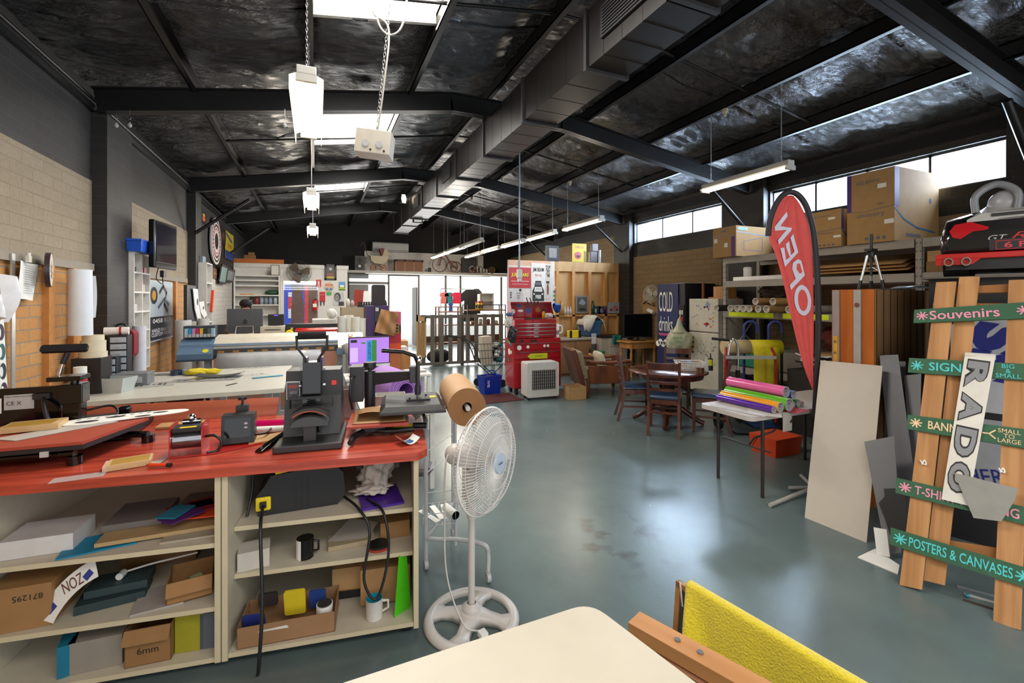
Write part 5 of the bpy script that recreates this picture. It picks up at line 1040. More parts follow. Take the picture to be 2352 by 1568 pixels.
for i,(px,dz,c_) in enumerate(((935,0,'#cfcac2'),(932,.012,'#8d8a8c'),(936,.022,'#c9c4bc'))): solo(MB().box((-.15,-.1,0),(.12,.1,.01)),'paper_pile',mat(c_,.6),('bottom sheaf of papers at the right end of the white desk','grey sheaf in the middle of the papers on the white desk','top sheaf of papers at the right end of the white desk')[i],'papers',T(xd_1 - .17 ,yd0 + .22,zd_ + .001 + dz,i * 4))
t = thing('office_chair','black office chair with its rounded back toward the camera beside the white desk','chair',T(Zp(878,900,.5).x,yd0 - .36,0))
MB().prism(rrect(-.22,.58,.2,.86,.08),-.03,.03,FR((0,-.2,0),(1,0,0),(0,0,1))).build('backrest',BLACK,t,bevel=.01); MB().box((-.22,-.18,.44),(.22,.22,.5)).build('seat',BLACK,t,bevel=.02); MB().cyl((0,0,.08),(0,0,.44),.03).tube([(-.08,-.25,.5),(-.08,-.25,.8),(0,-.25,.86),(.08,-.25,.8),(.08,-.25,.5)],.01,8).build('frame',CHROME,t)
m = MB()
for i in range(5): a = 2 * PI * i / 5; m.cyl((0,0,.1),(.26 * math.cos(a),.26 * math.sin(a),.06),.018,n=8); m.ball((.26 * math.cos(a),.26 * math.sin(a),.03),.03,6)
m.build('base',BLACK,t)
# pine box and cartons behind
p = Zp(928,872,0); yy = 8.6; a,b = Yp(921,820,yy).x,Yp(943,820,yy).x; zt10 = Yp(930,808,yy).z
solo(MB().box((a,yy,0),(b,yy + .4,zt10)),'pine_crate',PINE,'honey coloured pine box right of the orange panel','crate',bevel=.003)
solo(MB().box((a,yy + .05,zt10 + .001),(b - .05,yy + .35,zt10 + .09)),'white_carton',PAPER,'white and red bundle on top of the pine box','bundle')
a,b = Yp(920,790,9.3).x,Yp(937,790,9.3).x; solo(MB().box((a,9.3,0),(b,9.7,Yp(928,783,9.3).z)),'brown_carton',CARD,'brown carton standing behind the pine box near the doorway','box')
# purple foam roll on a low table
pc = Dp(916,890,4.35); r_ = .165; t = thing('packing_table','small low white table carrying the purple foam roll','table',T(pc.x,pc.y,0)); zz = pc.z - r_
MB().box((-.35,-.3,zz - .04),(.3,.5,zz - .01)).build('table_top',WHITE,t)
for sx in (-.3,.26):
    for sy in (-.25,.45): MB().box((sx - .02,sy - .02,0),(sx + .02,sy + .02,zz - .04)).build('leg',WHITE,t)
M_ = T(pc.x,pc.y,pc.z,12); m = MB()
for i in range(6): m.pipe((0,-.18,0),(0,.42,0),r_ - i * .017,r_ - i * .017 - .012,36,mi=i % 2)
m.pipe((0,-.175,0),(0,.415,0),r_ - .002,.085,36)
solo(m,'foam_roll',[mat('#a578c4',.7,bump=.4,scale=90),mat('#9a6cba',.7,bump=.4,scale=90)],'large roll of purple foam wrap behind the swing-arm heat press','foam roll',M_)
# =================== stud wall, poster board ===================
ysw = 9.65; x0,x1 = Yp(1270,700,ysw).x,Yp(1424,700,ysw).x; zt_s = Yp(1340,602,ysw).z; zm = Yp(1340,722,ysw).z; zp_ = Yp(1340,624,ysw).z
m = MB(); m.box((x0,ysw + .09,0),(x1,ysw + .11,zp_),mi=1); m.box((x0,ysw - .0,zp_),(x1 + .04,ysw + .11,zt_s),mi=1)
for px in (1281,1318,1355,1392,1421): x = Yp(px,700,ysw).x; m.box((x - .04,ysw,0),(x + .04,ysw + .09,zp_))
m.box((x0,ysw,zm - .045),(x1,ysw + .088,zm)); m.box((x0,ysw,0),(x1,ysw + .088,.08))
struct(m,'wall_stud',[PINE,PLYW])
yb2_ = 9.2; a,b = Yp(1168,640,yb2_).x,Yp(1266,640,yb2_).x; zt_b = Yp(1215,598,yb2_).z
m = MB(); m.box((a,yb2_,0),(b,yb2_ + .06,zt_b - .12)); m.box((a,yb2_,zt_b - .12),(b,yb2_ + .06,zt_b),mi=1); m.box((b - .001,yb2_,0),(b + .09,yb2_ + .5,zt_b))
struct(m,'wall_posters',[mat('#d0ccc5',.6),mat('#cfa78c',.6)])
def ypost(a,b,c_,d,name,label,mats,draw,y=None,cat='poster',**k):
    M_,w_,h_ = yrect((y or yb2_) - .006,a,b,c_,d); return poster(name,label,cat,M_,w_,h_,mats,(lambda m,M: draw(m,M,w_,h_)),**k)
def jc(m,M,w_,h_):
    m.text('JUST CARS',M @ TL((0,h_ * .12,.002)),h_ * .22,w_ * .8,1,bold=.03); m.text('JUST CARS',M @ TL((.01,h_ * .10,.001)),h_ * .24,w_ * .84,2,bold=.03); m.text('www.justcars.com.au',M @ TL((0,-h_ * .32,.001)),h_ * .07,w_ * .72,3); rect(m,-w_ * .4,-h_ * .18,w_ * .4,-h_ * .16,M,3)
ypost(1169,614,1219,661,'cars_poster','red poster with yellow cars lettering above the tool chest',[mat('#b2292f',.5),YELLOW,mat('#3a1212',.5),PAPER],jc)
def jb(m,M,w_,h_):
    m.text('JIM BEAM',M @ TL((0,h_ * .32,.001)),h_ * .13,w_ * .8,1,bold=.02); m.text('Racing',M @ TL((0,h_ * .19,.001)),h_ * .07,w_ * .5,2,shear=.4)
    m.prism([(-w_ * .42,-h_ * .46),(w_ * .42,-h_ * .46),(w_ * .42,-h_ * .2),(w_ * .28,-h_ * .1),(w_ * .2,h_ * .05),(-w_ * .2,h_ * .05),(-w_ * .28,-h_ * .1),(-w_ * .42,-h_ * .2)],.0005,.001,M,1); m.prism([(-w_ * .3,-h_ * .22),(w_ * .3,-h_ * .22),(w_ * .24,-h_ * .1),(-w_ * .24,-h_ * .1)],.0012,.0016,M,0); m.text('JIM BEAM',M @ TL((0,-h_ * .16,.001)),h_ * .04,w_ * .36,1); rect(m,-w_ * .2,h_ * -.06,w_ * .2,h_ * .02,M,3,.002)
    rect(m,-w_ * .2,-h_ * .4,w_ * .2,-h_ * .3,M,4,.002); disc(m,-w_ * .3,-h_ * .28,w_ * .06,M,0,.002); disc(m,w_ * .3,-h_ * .28,w_ * .06,M,0,.002)
ypost(1220,604,1252,695,'racing_poster','tall white racing poster with a dark car seen from the front',[mat('#d8d5d0',.5),INK,RED,mat('#5a6068',.4),LGREY],jb)
ypost(1252,606,1265,640,'slogan_poster','small white poster with stacked black capitals at the edge of the white board',[mat('#cfcbc4',.5),INK],lambda m,M,w_,h_: m.text('STOP!\nTINY\nTIME',M,h_ * .8,w_ * .8,1,bold=.03))
ypost(1252,642,1264,686,'figure_poster','narrow pale poster with a small dark figure below the slogan poster',[mat('#c8c2bb',.5),mat('#6a4a44',.5),INK],lambda m,M,w_,h_: (disc(m,0,0,w_ * .2,M,1,ry=h_ * .3),rect(m,-w_ * .3,h_ * .3,w_ * .3,h_ * .42,M,2)))
def wb(m,M,w_,h_):
    m.text('As few\nlarge\nsigns',M @ TL((-w_ * .05,0,.001)),h_ * .5,w_ * .22,1,shear=.3); rect(m,w_ * .15,-h_ * .42,w_ * .47,h_ * .42,M,3); disc(m,w_ * .02,h_ * .38,w_ * .06,M,2)
    for i in range(5): disc(m,-w_ * .4 + (i % 2) * w_ * .12,-h_ * .1 + (i // 2) * h_ * .15,w_ * .035,M,2 + i % 2)
ypost(1168,662,1219,696,'whiteboard','white board with handwritten notes under the red cars poster',[mat('#c9c7c4',.4),mat('#6a2f6a',.5),INK,mat('#d7d2cc',.5)],wb,cat='whiteboard')
for i in range(8):
    pz = 660 + i * 9.5; p = Yp(1269.5,pz,yb2_); cs = ('#c9c4bd','#4a5a70','#3f8a5a','#5a5f78','#3a4a78','#b03030','#d0c43a','#3a3a40')[i]
    if p.z > .3: solo(MB().prism([(.035 * math.cos(a * PI / 5),.03 * math.sin(a * PI / 5)) for a in range(10)],0,.002),'sticker',mat(cs,.4),'round %s sticker in the column on the white board edge' % ('pale','slate','green','grey violet','navy','red','yellow','black')[i],'sticker',FY(p.x + .045,yb2_ - .003,p.z),'stickers on the board edge')
# things on the stud wall
ypost(1322,679,1350,719,'silver_framed_picture','silver framed car picture standing on the stud wall ledge',[ALU,mat('#55534a',.4),mat('#8b8f96',.4),INK],lambda m,M,w_,h_: (rect(m,-w_ * .4,-h_ * .42,w_ * .4,h_ * .42,M,1),m.prism([(-w_ * .3,h_ * .05),(0,h_ * .32),(w_ * .32,h_ * .1),(w_ * .1,-h_ * .05)],.001,.002,M,2),disc(m,0,-h_ * .28,w_ * .3,M,3,.003,ry=h_ * .08)),y=ysw - .01,cat='picture',th=.02)
def pink(m,M,w_,h_): m.prism([(-w_ * .4,-h_ * .2),(-w_ * .35,0),(-w_ * .1,h_ * .05),(0,h_ * .22),(w_ * .25,h_ * .2),(w_ * .35,0),(w_ * .4,-h_ * .15),(0,-h_ * .3)],0,.001,M,1); disc(m,-w_ * .25,-h_ * .22,w_ * .07,M,2,.002); disc(m,w_ * .25,-h_ * .2,w_ * .07,M,2,.002)
ypost(1396,694,1424,719,'pink_car_print','unframed print of a pink classic car leaning at the end of the stud wall',[mat('#9aa0a6',.5),mat('#b9707a',.4),INK],pink,y=ysw - .01,cat='print')
zl = zm + .002
def onstud(px,y=ysw + .04): return Yp(px,710,y).x
for i,(px,c_,r_,h_,lb) in enumerate(((1289,'#b5874a',.07,.34,'amber bottle'),(1297,'#c9c2b4',.04,.2,'short cream bottle'),(1304,'#d5c9c0',.03,.2,'first white can'),(1310,'#d8cdc6',.03,.2,'second white can'),(1361,'#1e4a35',.05,.34,'tall dark green bottle'),(1389,'#3a1c6a',.045,.3,'purple bottle'),(1311,'#9a8c74',.05,.14,'squat jar'))):
    if i == 6: continue
    solo(MB().lathe([(0,0),(r_,0),(r_,h_ * .6),(r_ * .4,h_ * .8),(r_ * .4,h_),(0,h_)],14),'bottle',mat(c_,.25),lb + ' on the ledge of the timber stud wall','bottle',T(onstud(px),ysw + .03,zl))
solo(MB().box((-.1,-.03,0),(.1,.03,.2)).box((-.07,-.032,.04),(-.02,-.03,.14),mi=1),'blue_box',[mat('#2a4468',.4),LGREY],'blue box beside the dark green bottle on the stud wall ledge','box',T(onstud(1370),ysw + .035,zl)); solo(MB().box((-.09,-.03,0),(.09,.03,.19)).box((-.05,-.032,.04),(.05,-.03,.14),mi=1),'dark_box',[mat('#2c2a3c',.4),GREY],'dark box between the blue box and the purple bottle on the ledge','box',T(onstud(1380),ysw + .035,zl))
# on top of the stud wall
M_,w_,h_ = yrect(ysw + .02,1314,560,1346,602); M_.translation.z = zt_s + h_ / 2 + .003
def hx(m,M):
    m.text('HELIX',M @ TL((w_ * .0,h_ * .3,.001)),h_ * .12,w_ * .6,1); disc(m,-w_ * .12,-h_ * .15,w_ * .26,M,1,.001,ry=h_ * .2); disc(m,-w_ * .1,-h_ * .2,w_ * .12,M,2,.002,ry=h_ * .06)
    for i in range(4):
        for j in range(10):
            if (i + j) % 2: rect(m,w_ * (.3 + i * .05),h_ * (-.5 + j * .06),w_ * (.35 + i * .05),h_ * (-.44 + j * .06),M,2,.002)
poster('racing_sign','yellow and red racing sign with a chequered edge standing on top of the stud wall','sign',M_,w_,h_,[mat('#d0b41c',.5),RED,INK],hx,th=.02)
p = Yp(1368,590,ysw + .03); t = thing('coffee_machine','dark brown machine with a steel canister on top of the stud wall','machine',T(p.x,ysw + .05,zt_s + .002)); MB().box((-.17,-.05,0),(.04,.06,.28)).box((-.12,-.05,.28),(.06,.06,.48)).build('body',mat('#4a362c',.4),t,bevel=.01); MB().cyl((.12,0,0),(.12,0,.32),.06).build('canister',STEEL,t)
p = Yp(1225,590,yb2_ + .3); solo(MB().box((-.16,-.03,0),(.16,.04,.36)).box((-.1,-.035,.08),(.1,-.03,.3),mi=1),'dark_photo_box',[mat('#2a2a2c',.5),GREY],'dark box with a grey picture on top of the white poster board','box',T(p.x + .35,yb2_ + .03,zt_b + .002))
# white kitchen units and bench in front of the stud wall
yk_ = 9.02; a,b = Yp(1381,800,yk_).x,Yp(1441,800,yk_).x; zk = Yp(1410,772,yk_).z
t = thing('kitchen_unit','white panelled kitchen unit with a black top at the end of the stud wall','cabinet',T(a,yk_,0)); w_ = b - a
MB().box((0,0,.08),(w_,.55,zk - .03)).box((.02,.04,0),(w_ - .02,.5,.08)).build('carcass',mat('#b9b1a4',.6),t); MB().box((-.01,-.02,zk - .03),(w_ + .02,.56,zk)).build('worktop',BLACK,t)
d = MB().box((w_ * .3,-.018,.12),(w_ * .98,0,zk * .7)).box((w_ * .36,-.022,.18),(w_ * .92,-.018,zk * .64)).build('door',mat('#bdb5a8',.55),t); MB().box((w_ * .3,-.018,zk * .72),(w_ * .98,0,zk - .05)).build('drawer',mat('#bdb5a8',.55),t)
solo(MB().grid(lambda u,v: ((u - .5) * .26,-.03 - .012 * math.sin(u * 9) if v < .75 else -.03 + (v - .75) * .4,.012 - .2 + .2 * min(1,v / .75)),10,8,TL((0,-.015,.006))),'teal_towel',mat('#1c7a68',.8),'teal towel draped over the edge of the white kitchen unit','towel',T(a + w_ * .55,yk_,zk - .002),solid=.006)
a2,b2 = Yp(1283,800,9.05).x,Yp(1358,800,9.05).x; zb_2 = Yp(1320,777,9.05).z
t = thing('low_bench','low bench cupboard with a pale top and brown doors under the stud wall','cabinet',T(a2,9.05,0)); w2 = b2 - a2; MB().box((0,0,0),(w2,.5,zb_2 - .04)).build('carcass',mat('#8e6a48',.6),t); MB().box((-.02,-.03,zb_2 - .04),(w2 + .02,.52,zb_2)).build('worktop',mat('#a89f8c',.5),t,bevel=.004)
for i in (0,1): d = MB().box((w2 * (.5 * i) + .02,-.02,.06),(w2 * (.5 * i + .5) - .02,0,zb_2 - .08)).build('door',mat('#966f4a',.6),t); MB().box((w2 * (.5 * i + .42),-.035,zb_2 * .5),(w2 * (.5 * i + .44),-.02,zb_2 * .7)).build('handle',BLACK,d)
solo(MB().box((0,0,0),(a - b2 - .06,.3,zk - .01)),'white_shelf_box',mat('#beb6a9',.6),'narrow white cupboard block under the blue water tub','cabinet',T(b2 + .03,9.2,0))
p = Yp(1362,760,9.35); t = thing('blue_water_tub','blue plastic tub covered with a white cloth on the white kitchen units','tub',T(Yp(1360,760,9.3).x,9.36,max(zk,zb_2) + .004)); MB().frus((-.2,-.14,.2,.14),0,(-.24,-.16,.24,.16),.38).build('tub',mat('#3f6690',.5),t,bevel=.03)
m = MB(); m.grid(lambda u,v: ((u - .5) * .62,(v - .5) * .42,.40 + (.10 if .25 < u < .75 else 0) * math.sin(PI * (u - .25) * 2) - max(0,abs(u - .5) - .42) * 1.6 - max(0,abs(v - .5) - .40) * (1.4 + 1.5 * math.sin(u * 7))),20,16); m.build('cloth',mat('#cfc6b6',.9),t,solid=.006)
p = Yp(1320,765,9.2); t = thing('yellow_radio','yellow and black site radio on the low bench','radio',T(p.x,9.25,zb_2 + .002)); MB().box((-.15,-.06,0),(.15,.06,.17)).build('body',YELLOW,t,bevel=.01)
for sx in (-.14,.1): MB().box((sx,-.07,.0),(sx + .06,-.06,.17)).build('corner_guard',BLACK,t)
p = Yp(1281,760,9.0); solo(MB().cyl((0,0,0),(0,0,.34),.06,n=20).tube(spline([(.05,0,.3),(.14,0,.28),(.14,0,.15),(.05,0,.12)]),.015,8).cyl((0,0,.1),(0,0,.2),.061,mi=1),'white_jug',[PAPER,GREY],'tall white jug with a handle on the low bench beside the tool chest','jug',T(Yp(1279,770,9.1).x,9.12,zb_2 + .002))
# small round stand with grinder
yy = 8.55; p = Yp(1372,812,yy); zz = p.z; t = thing('pedestal_table','small round wooden pedestal table holding a clear blender','table',T(p.x,yy,0)); MB().cyl((0,0,zz - .03),(0,0,zz),.2,n=24).build('top',PINE,t); MB().cyl((0,0,.03),(0,0,zz - .03),.03).cyl((0,0,0),(0,0,.03),.14,n=20).build('pedestal',BLACK,t)
t = thing('blender','grey and clear blender on the small round pedestal table','blender',T(p.x - .09,yy,zz + .001)); MB().cyl((0,0,0),(0,0,.22),.06,n=20).build('base',mat('#3c3c3e',.4),t); MB().lathe([(.05,.22),(.06,.45)],20).build('jug',CLEAR,t)
solo(MB().crumple((0,0,.03),.06,(1.5,1,.5)),'green_cloth',mat('#1f7a46',.8),'small bunched green cloth on the round pedestal table','cloth',T(p.x + .09,yy - .02,zz + .001))
# pine side table, television, turquoise basket
yt = 8.3; xt0,xt1 = Yp(1449,790,yt).x,Yp(1512,790,yt).x; zt_t = Yp(1475,784,yt).z
t = thing('pine_side_table','orange pine side table with turned legs against the right wall','table',T(xt0,yt,0)); w_ = min(xt1 - xt0 + .1,XR - .02 - xt0); MB().box((-.03,-.03,zt_t - .03),(w_,.5,zt_t)).build('table_top',PINE,t,bevel=.006); MB().box((.03,.01,zt_t - .16),(w_ - .05,.03,zt_t - .03)).box((.03,.44,zt_t - .16),(w_ - .05,.46,zt_t - .03)).box((.03,.03,zt_t - .16),(.05,.44,zt_t - .03)).build('apron',PINE,t)
for x in (.05,w_ - .08):
    for y in (.05,.42): MB().lathe([(.03,0),(.02,.05),(.032,.12),(.022,.2),(.034,zt_t - .3),(.022,zt_t - .22),(.036,zt_t - .18),(.036,zt_t - .031)],14).build('leg',PINE,t,M=T(x,y,0))
M_ = FR((xt0 + .38,yt + .22,(Yp(1490,723,yt).z + zt_t) / 2 + .02),(.96,-.28,0),(0,0,1)); h_ = Yp(1490,723,yt).z - zt_t
t = thing('television','black television standing on the pine side table','television',M_); MB().box((-.35,-h_ / 2 + .05,-.03),(.35,h_ / 2,0)).build('housing',BLACK,t,bevel=.005); MB().box((-.33,-h_ / 2 + .08,0),(.33,h_ / 2 - .02,.002)).build('screen',mat('#0c0d10',.15),t); MB().box((-.15,-h_ / 2 - .018,-.1),(.15,-h_ / 2 - .008,.08)).box((-.03,-h_ / 2 - .01,-.02),(.03,-h_ / 2 + .06,-.005)).build('foot',BLACK,t)
solo(MB().frus((-.2,-.14,.2,.14),0,(-.24,-.17,.24,.17),.2).ball((0,0,.2),.12,6,mi=1,sc=(1.3,1,.4)),'turquoise_basket',[mat('#1f8f9a',.5),mat('#8a5a30',.7)],'turquoise basket with brown contents under the pine side table','basket',T(xt0 + .4,yt - .25,.0))
# wall stuff: white fan, cardboard board with coat hanger
p = Xp(1502,675,XR - .1); t = thing('wall_fan','white wall fan on the tan block wall beside the vending machine','fan',FR((XR - .18,p.y,p.z),(.35,-.93,0),(0,0,1))); m = MB(); wire_cage(m,None,.2,.06,28,.002); m.build('cage',PAPER,t); m = MB(); fan_blades(m,.17,3,w_=.8); m.cyl((0,0,-.06),(0,0,.03),.05); m.build('blades',mat('#bdb6aa',.5),t)
M_ = FXR(XR - .01,Xp(1497,700,XR).y,Xp(1497,698,XR).z); poster('hook_board','beige board with a black hanger on the wall beside the vending machine','board',M_,.62,.42,[mat('#a8885c',.6),BLACK,PAPER],lambda m,M: (m.tube([(-.25,-.0,.03),(-.02,.14,.03),(.15,-.05,.03),(-.1,.02,.03)],.012,6,M,1),m.cyl((-.05,-.14,.05),(.14,-.2,.05),.045,n=14,M=M,mi=2)))
# =================== vending machine ===================
xv = 6.45; MV = FR((xv,7.38,0),(0,-1,0),(0,0,1)) @ R('X',-90)
NV = mat('#1c2550',.35,var=.35,scale=4); t = thing('vending_machine','dark blue vending machine with cold drinks lettering against the right wall','vending machine',MV); zv = 2.06; w_ = .74
MB().box((0,0,.1),(w_,.78,zv)).build('cabinet',mat('#15161c',.5),t,bevel=.01)
for sx in (.03,w_ - .1): MB().box((sx,.03,0),(sx + .07,.1,.1)).build('foot',BLACK,t)
A = FY(0,-.022,0); dw = .58; m = MB().box((0,-.02,.14),(dw,0,zv - .01)); cx_ = dw * .42
m.text('COLD',A @ TL((cx_,zv - .36,0)),.40,dw * .66,1); m.text('drinks',A @ TL((cx_,zv - .80,0)),.30,dw * .66,1); rect(m,cx_ - dw * .33,zv - 1.04,cx_ + dw * .33,zv - .99,A,2,.002)
for k in range(7): disc(m,cx_ + (k - 3) * .075,zv - 1.21 + .04 * (k % 2),.06,A,1,.001)
m.text('MMM BEER',A @ TL((cx_,zv - 1.2,.001)),.07,dw * .5,3); disc(m,cx_ + .05,zv - 1.36,.025,A,1)
m.build('front_panel',[NV,PAPER,mat('#b04a7a',.5),mat('#1a2450',.5)],t)
MB().box((dw + .02,-.03,zv - 1.25),(dw + .16,0,zv - .42)).build('selection_panel',mat('#0d0e14',.3),t)
q = MB()
for k,c_ in enumerate((0,1,2,0,1)): q.box((dw + .04,-.036,zv - .6 - k * .13),(dw + .14,-.03,zv - .52 - k * .13),mi=c_)
q.build('buttons',[LGREY,RED,mat('#2a4a9a',.4)],t)
p = Xp(1560,775,xv - .2); t = thing('hanging_shopping_bag','full pale plastic shopping bag hanging from the vending machine','bag',T(p.x,p.y,p.z) @ R('Z',-50)); m = MB(); m.crumple((0,0,-.06),.2,(1.15,.75,1.1),.35); m.lathe([(.14,.1),(.06,.22),(.03,.33),(.02,.36)],14)
A = FY(0,-.17,-.03); m.text('THINK\nREAL',A @ R('Z',12),.12,.17,1); m.build('bag',[mat('#b5b59a',.4,bump=.4,scale=25),GREEN],t)
MB().tube([(.0,0,.33),(.02,.06,.45),(.02,.1,.5)],.012,6).build('handle',mat('#b5b59a',.4),t)
# =================== fridge ===================
zr = 1.76; zs2 = 1.15; MF = FR((6.5,6.58,0),(0,-1,0),(0,0,1)) @ R('X',-90)
t = thing('fridge','cream fridge freezer covered in coloured magnets beside the storage rack','fridge',MF); w_ = .68; FC = mat('#c9c3b2',.35); MB().box((0,.05,.03),(w_,.62,zr)).build('cabinet',FC,t,bevel=.015)
d1 = MB().box((0,-.01,zs2 + .008),(w_,.05,zr)).build('freezer_door',FC,t,bevel=.012); d2 = MB().box((0,-.01,.06),(w_,.05,zs2 - .008)).build('fridge_door',FC,t,bevel=.012)
random.seed(3); m = MB(); A = FY(0,-.012,0)
MC_ = [RED,mat('#3a8ab0',.4),mat('#d8a02a',.4),mat('#8a6a9a',.4),mat('#7f93b0',.4),mat('#5a4a5c',.5),mat('#6a1c1c',.5)]
def mag(x,z,w2,h2,c_,par,nm='magnet',ch=None):
    q = MB()
    if ch: q.text(ch,R('Z',rnd(-60,60)),h=.028,mi=0)
    else: disc(q,0,0,w2,None,0,0,random.choice((3,4,5,8)) if w2 < .03 else 4,h2)
    q.build(nm,MC_[c_],par,M=A @ TL((x,z,.001)))
for i in range(24): mag(rnd(.08,w_ - .1),rnd(zs2 + .09,zr - .12),rnd(.012,.024),rnd(.012,.022),i % 5,d1)
mag(w_ * .66,zr - .11,.06,.07,4,d1,'note'); mag(w_ * .62,zs2 + .15,.08,.03,0,d1)
for i in range(40): mag(rnd(.18,w_ - .06),rnd(zs2 - .62,zs2 - .1),0,0,5,d2,'letter_magnet',random.choice('ABCDEFGHKLMNOPRSTU'))
for r_ in range(7):
    for c_ in range(2): MB().box((.02 + c_ * .055,-.016,zs2 - .40 + r_ * .045),(.07 + c_ * .055,-.012,zs2 - .365 + r_ * .045)).build('strip_magnet',MC_[6 if (r_ + c_) % 2 else 2],d2)
for i in range(8): mag(rnd(.1,.3),rnd(.45,.6),.013,.013,3 if i % 2 else 0,d2)
zf = zr + .002
solo(MB().box((-.12,0,0),(.12,.3,.19)),'timber_box',PINE,'plain light timber box on top of the fridge','box',MF @ T(.5,.2,zf + .03)); solo(MB().box((-.2,-.02,0),(.15,.34,.027)),'timber_board',PINE,'flat board under the timber box on top of the fridge','board',MF @ T(.5,.18,zf))
t = thing('drink_can','tall orange and black can on top of the fridge','can',MF @ T(.14,.2,zf)); MB().cyl((0,0,0),(0,0,.24),.03,n=16).cyl((0,0,.24),(0,0,.3),.026,.02).build('can',mat('#7a3a24',.35),t)
# =================== dining set ===================
pc = Zp(1533,848,.75); TX,TY = pc.x,pc.y; TR = .545
MT = wood('#5c2a1c','#3f1a10','table_top_mahogany',(1,.2,1),8,.22,.4)
t = thing('dining_table','round dark mahogany dining table on a turned pedestal','table',T(TX,TY,0)); MB().lathe([(0,.715),(TR - .04,.715),(TR,.725),(TR,.735),(TR - .02,.75),(0,.75)],56).lathe([(TR - .07,.65),(TR - .05,.715)],40).lathe([(TR - .07,.65),(TR - .09,.65),(TR - .09,.715)],40).build('table_top',MT,t)
MB().lathe([(.07,.10),(.1,.14),(.11,.2),(.07,.28),(.09,.45),(.11,.5),(.12,.6),(.1,.64),(.14,.66),(.14,.715)],24).build('pedestal',MAHO,t)
for k in range(4):
    A = R('Z',45 + 90 * k); MB().tube([(.06,0,.2),(.2,0,.2),(.33,0,.11),(.42,0,.05),(.48,0,.03)],[.05,.045,.035,.03,.032],10,A).build('foot',MAHO,t)
def slatchair(x,y,face,label,first=[None]):
    """face: unit vector from the back to the front of the seat"""
    rz = math.degrees(math.atan2(face[1],face[0])) - 90
    if first[0] is None:
        t = thing('dining_chair',label,'chair',T(x,y,0,rz),'chairs around the mahogany table')
        MB().frus((-.185,-.19,.185,.19),.455,(-.215,-.21,.215,.215),.475).frus((-.215,-.21,.215,.215),.475,(-.19,-.19,.19,.19),.515).build('seat',mat('#2a4360',.28,coat=.3),t,bevel=.015,seg=3)
        MB().box((-.19,-.19,.395),(.19,-.165,.455)).box((-.19,.17,.395),(.19,.195,.455)).box((-.195,-.19,.395),(-.17,.19,.455)).box((.17,-.19,.395),(.195,.19,.455)).build('seat_frame',MAHO,t)
        for s_ in (-1,1):
            MB().loft([[(s_ * .19 + dx * w1,.18 + dy * w1,z) for dx,dy in ((-1,-1),(1,-1),(1,1),(-1,1))] for z,w1 in ((0,.014),(.455,.02))],None,0,False).build('leg',MAHO,t)
            MB().loft([[(s_ * q + dx * .017,y_ + dy * .018,z) for dx,dy in ((-1,-1),(1,-1),(1,1),(-1,1))] for q,y_,z in ((.185,-.28,0),(.185,-.22,.2),(.185,-.19,.42),(.19,-.2,.6),(.195,-.25,.95))],None,0,False).build('leg',MAHO,t)
            MB().box((s_ * .185 - .01,-.21,.2),(s_ * .185 + .01,.18,.225)).build('stretcher',MAHO,t)
        MB().box((-.18,-.23,.28),(.18,-.215,.31)).box((-.18,.17,.26),(.18,.185,.285)).build('stretcher',MAHO,t)
        for z,hh in ((.57,.035),(.66,.035),(.75,.035),(.845,.09)):
            yy = -.2 - (z - .6) * .143 if z > .6 else -.2; m = MB(); n_ = 10
            m.loft([[(-.18 + .36 * i / n_,yy - .03 * math.sin(PI * i / n_) + dy,z + dz + (.0)) for dy,dz in ((-.009,0),(.009,0),(.009 - .143 * hh,hh),(-.009 - .143 * hh,hh))] for i in range(n_ + 1)],None,0,False); m.build('back_slat',MAHO,t)
        first[0] = t; return t
    r_ = first[0].copy(); COL.objects.link(r_); r_.matrix_world = T(x,y,0,rz); r_['label'] = label
    for ch in list(first[0].children): c_ = ch.copy(); COL.objects.link(c_); c_.parent = r_
    return r_
def facing(p0,p1):
    d = Vector((p1[0] - p0[0],p1[1] - p0[1])).normalized(); return d
a,b = Zp(1487,1000,0),Zp(1560,1008,0); d = Vector((b.x - a.x,b.y - a.y)).normalized(); f_ = Vector((-d.y,d.x)); mid = (a + b) / 2
slatchair(mid.x + f_.x * .28,mid.y + f_.y * .28,f_,'dark wooden slat back chair with its back to the camera')
q = Vector((4.2,5.5)); f1 = Vector((TX - q.x,TY - q.y)).normalized(); f1 = (f1 + Vector((.35,.1))).normalized(); slatchair(q.x + .12,q.y - .08,f1,'dark wooden slat back chair at the left side of the table facing right')
q = Zp(1640,990,0); f2 = Vector((-.62,.78)).normalized(); f2 = Vector((TX - q.x,TY - q.y)).normalized(); f2 = (f2 + Vector((-.5,.0))).normalized(); slatchair(q.x - .02,q.y + f2.y * .1,f2,'dark wooden slat back chair between the round table and the folding table')
f3 = Vector((-.75,-.66)); slatchair(TX + .72,TY + .60,f3,'dark wooden slat back chair on the far side of the round table behind the basket')
# on the table
zt_ = .752; p = Zp(1585,850,.75)
t = thing('white_basket','white slotted plastic basket full of small packets on the round table','basket',T(p.x,p.y + .02,zt_,-30)); m = MB()
for k in range(5):
    z = k * .028; e = .1 + .012 * k; m.box((-.14 - .01 * k,-e,z),(.14 + .01 * k,-e + .004,z + .012)).box((-.14 - .01 * k,e,z),(.14 + .01 * k,e + .004,z + .012)).box((-.14 - .01 * k,-e,z),(-.136 - .01 * k,e,z + .012)).box((.14 + .01 * k,-e,z),(.144 + .01 * k,e,z + .012))
for k in range(12): x = -.135 + k * .0245; m.add([(x,-.1,0),(x + .008,-.1,0),(x + .01,-.148,.12),(x,-.148,.12),(x,.104,0),(x + .008,.104,0),(x + .01,.152,.12),(x,.152,.12)],[(0,1,2,3),(4,7,6,5)])
m.box((-.14,-.1,0),(.14,.1,.004)); m.build('basket',PAPER,t)
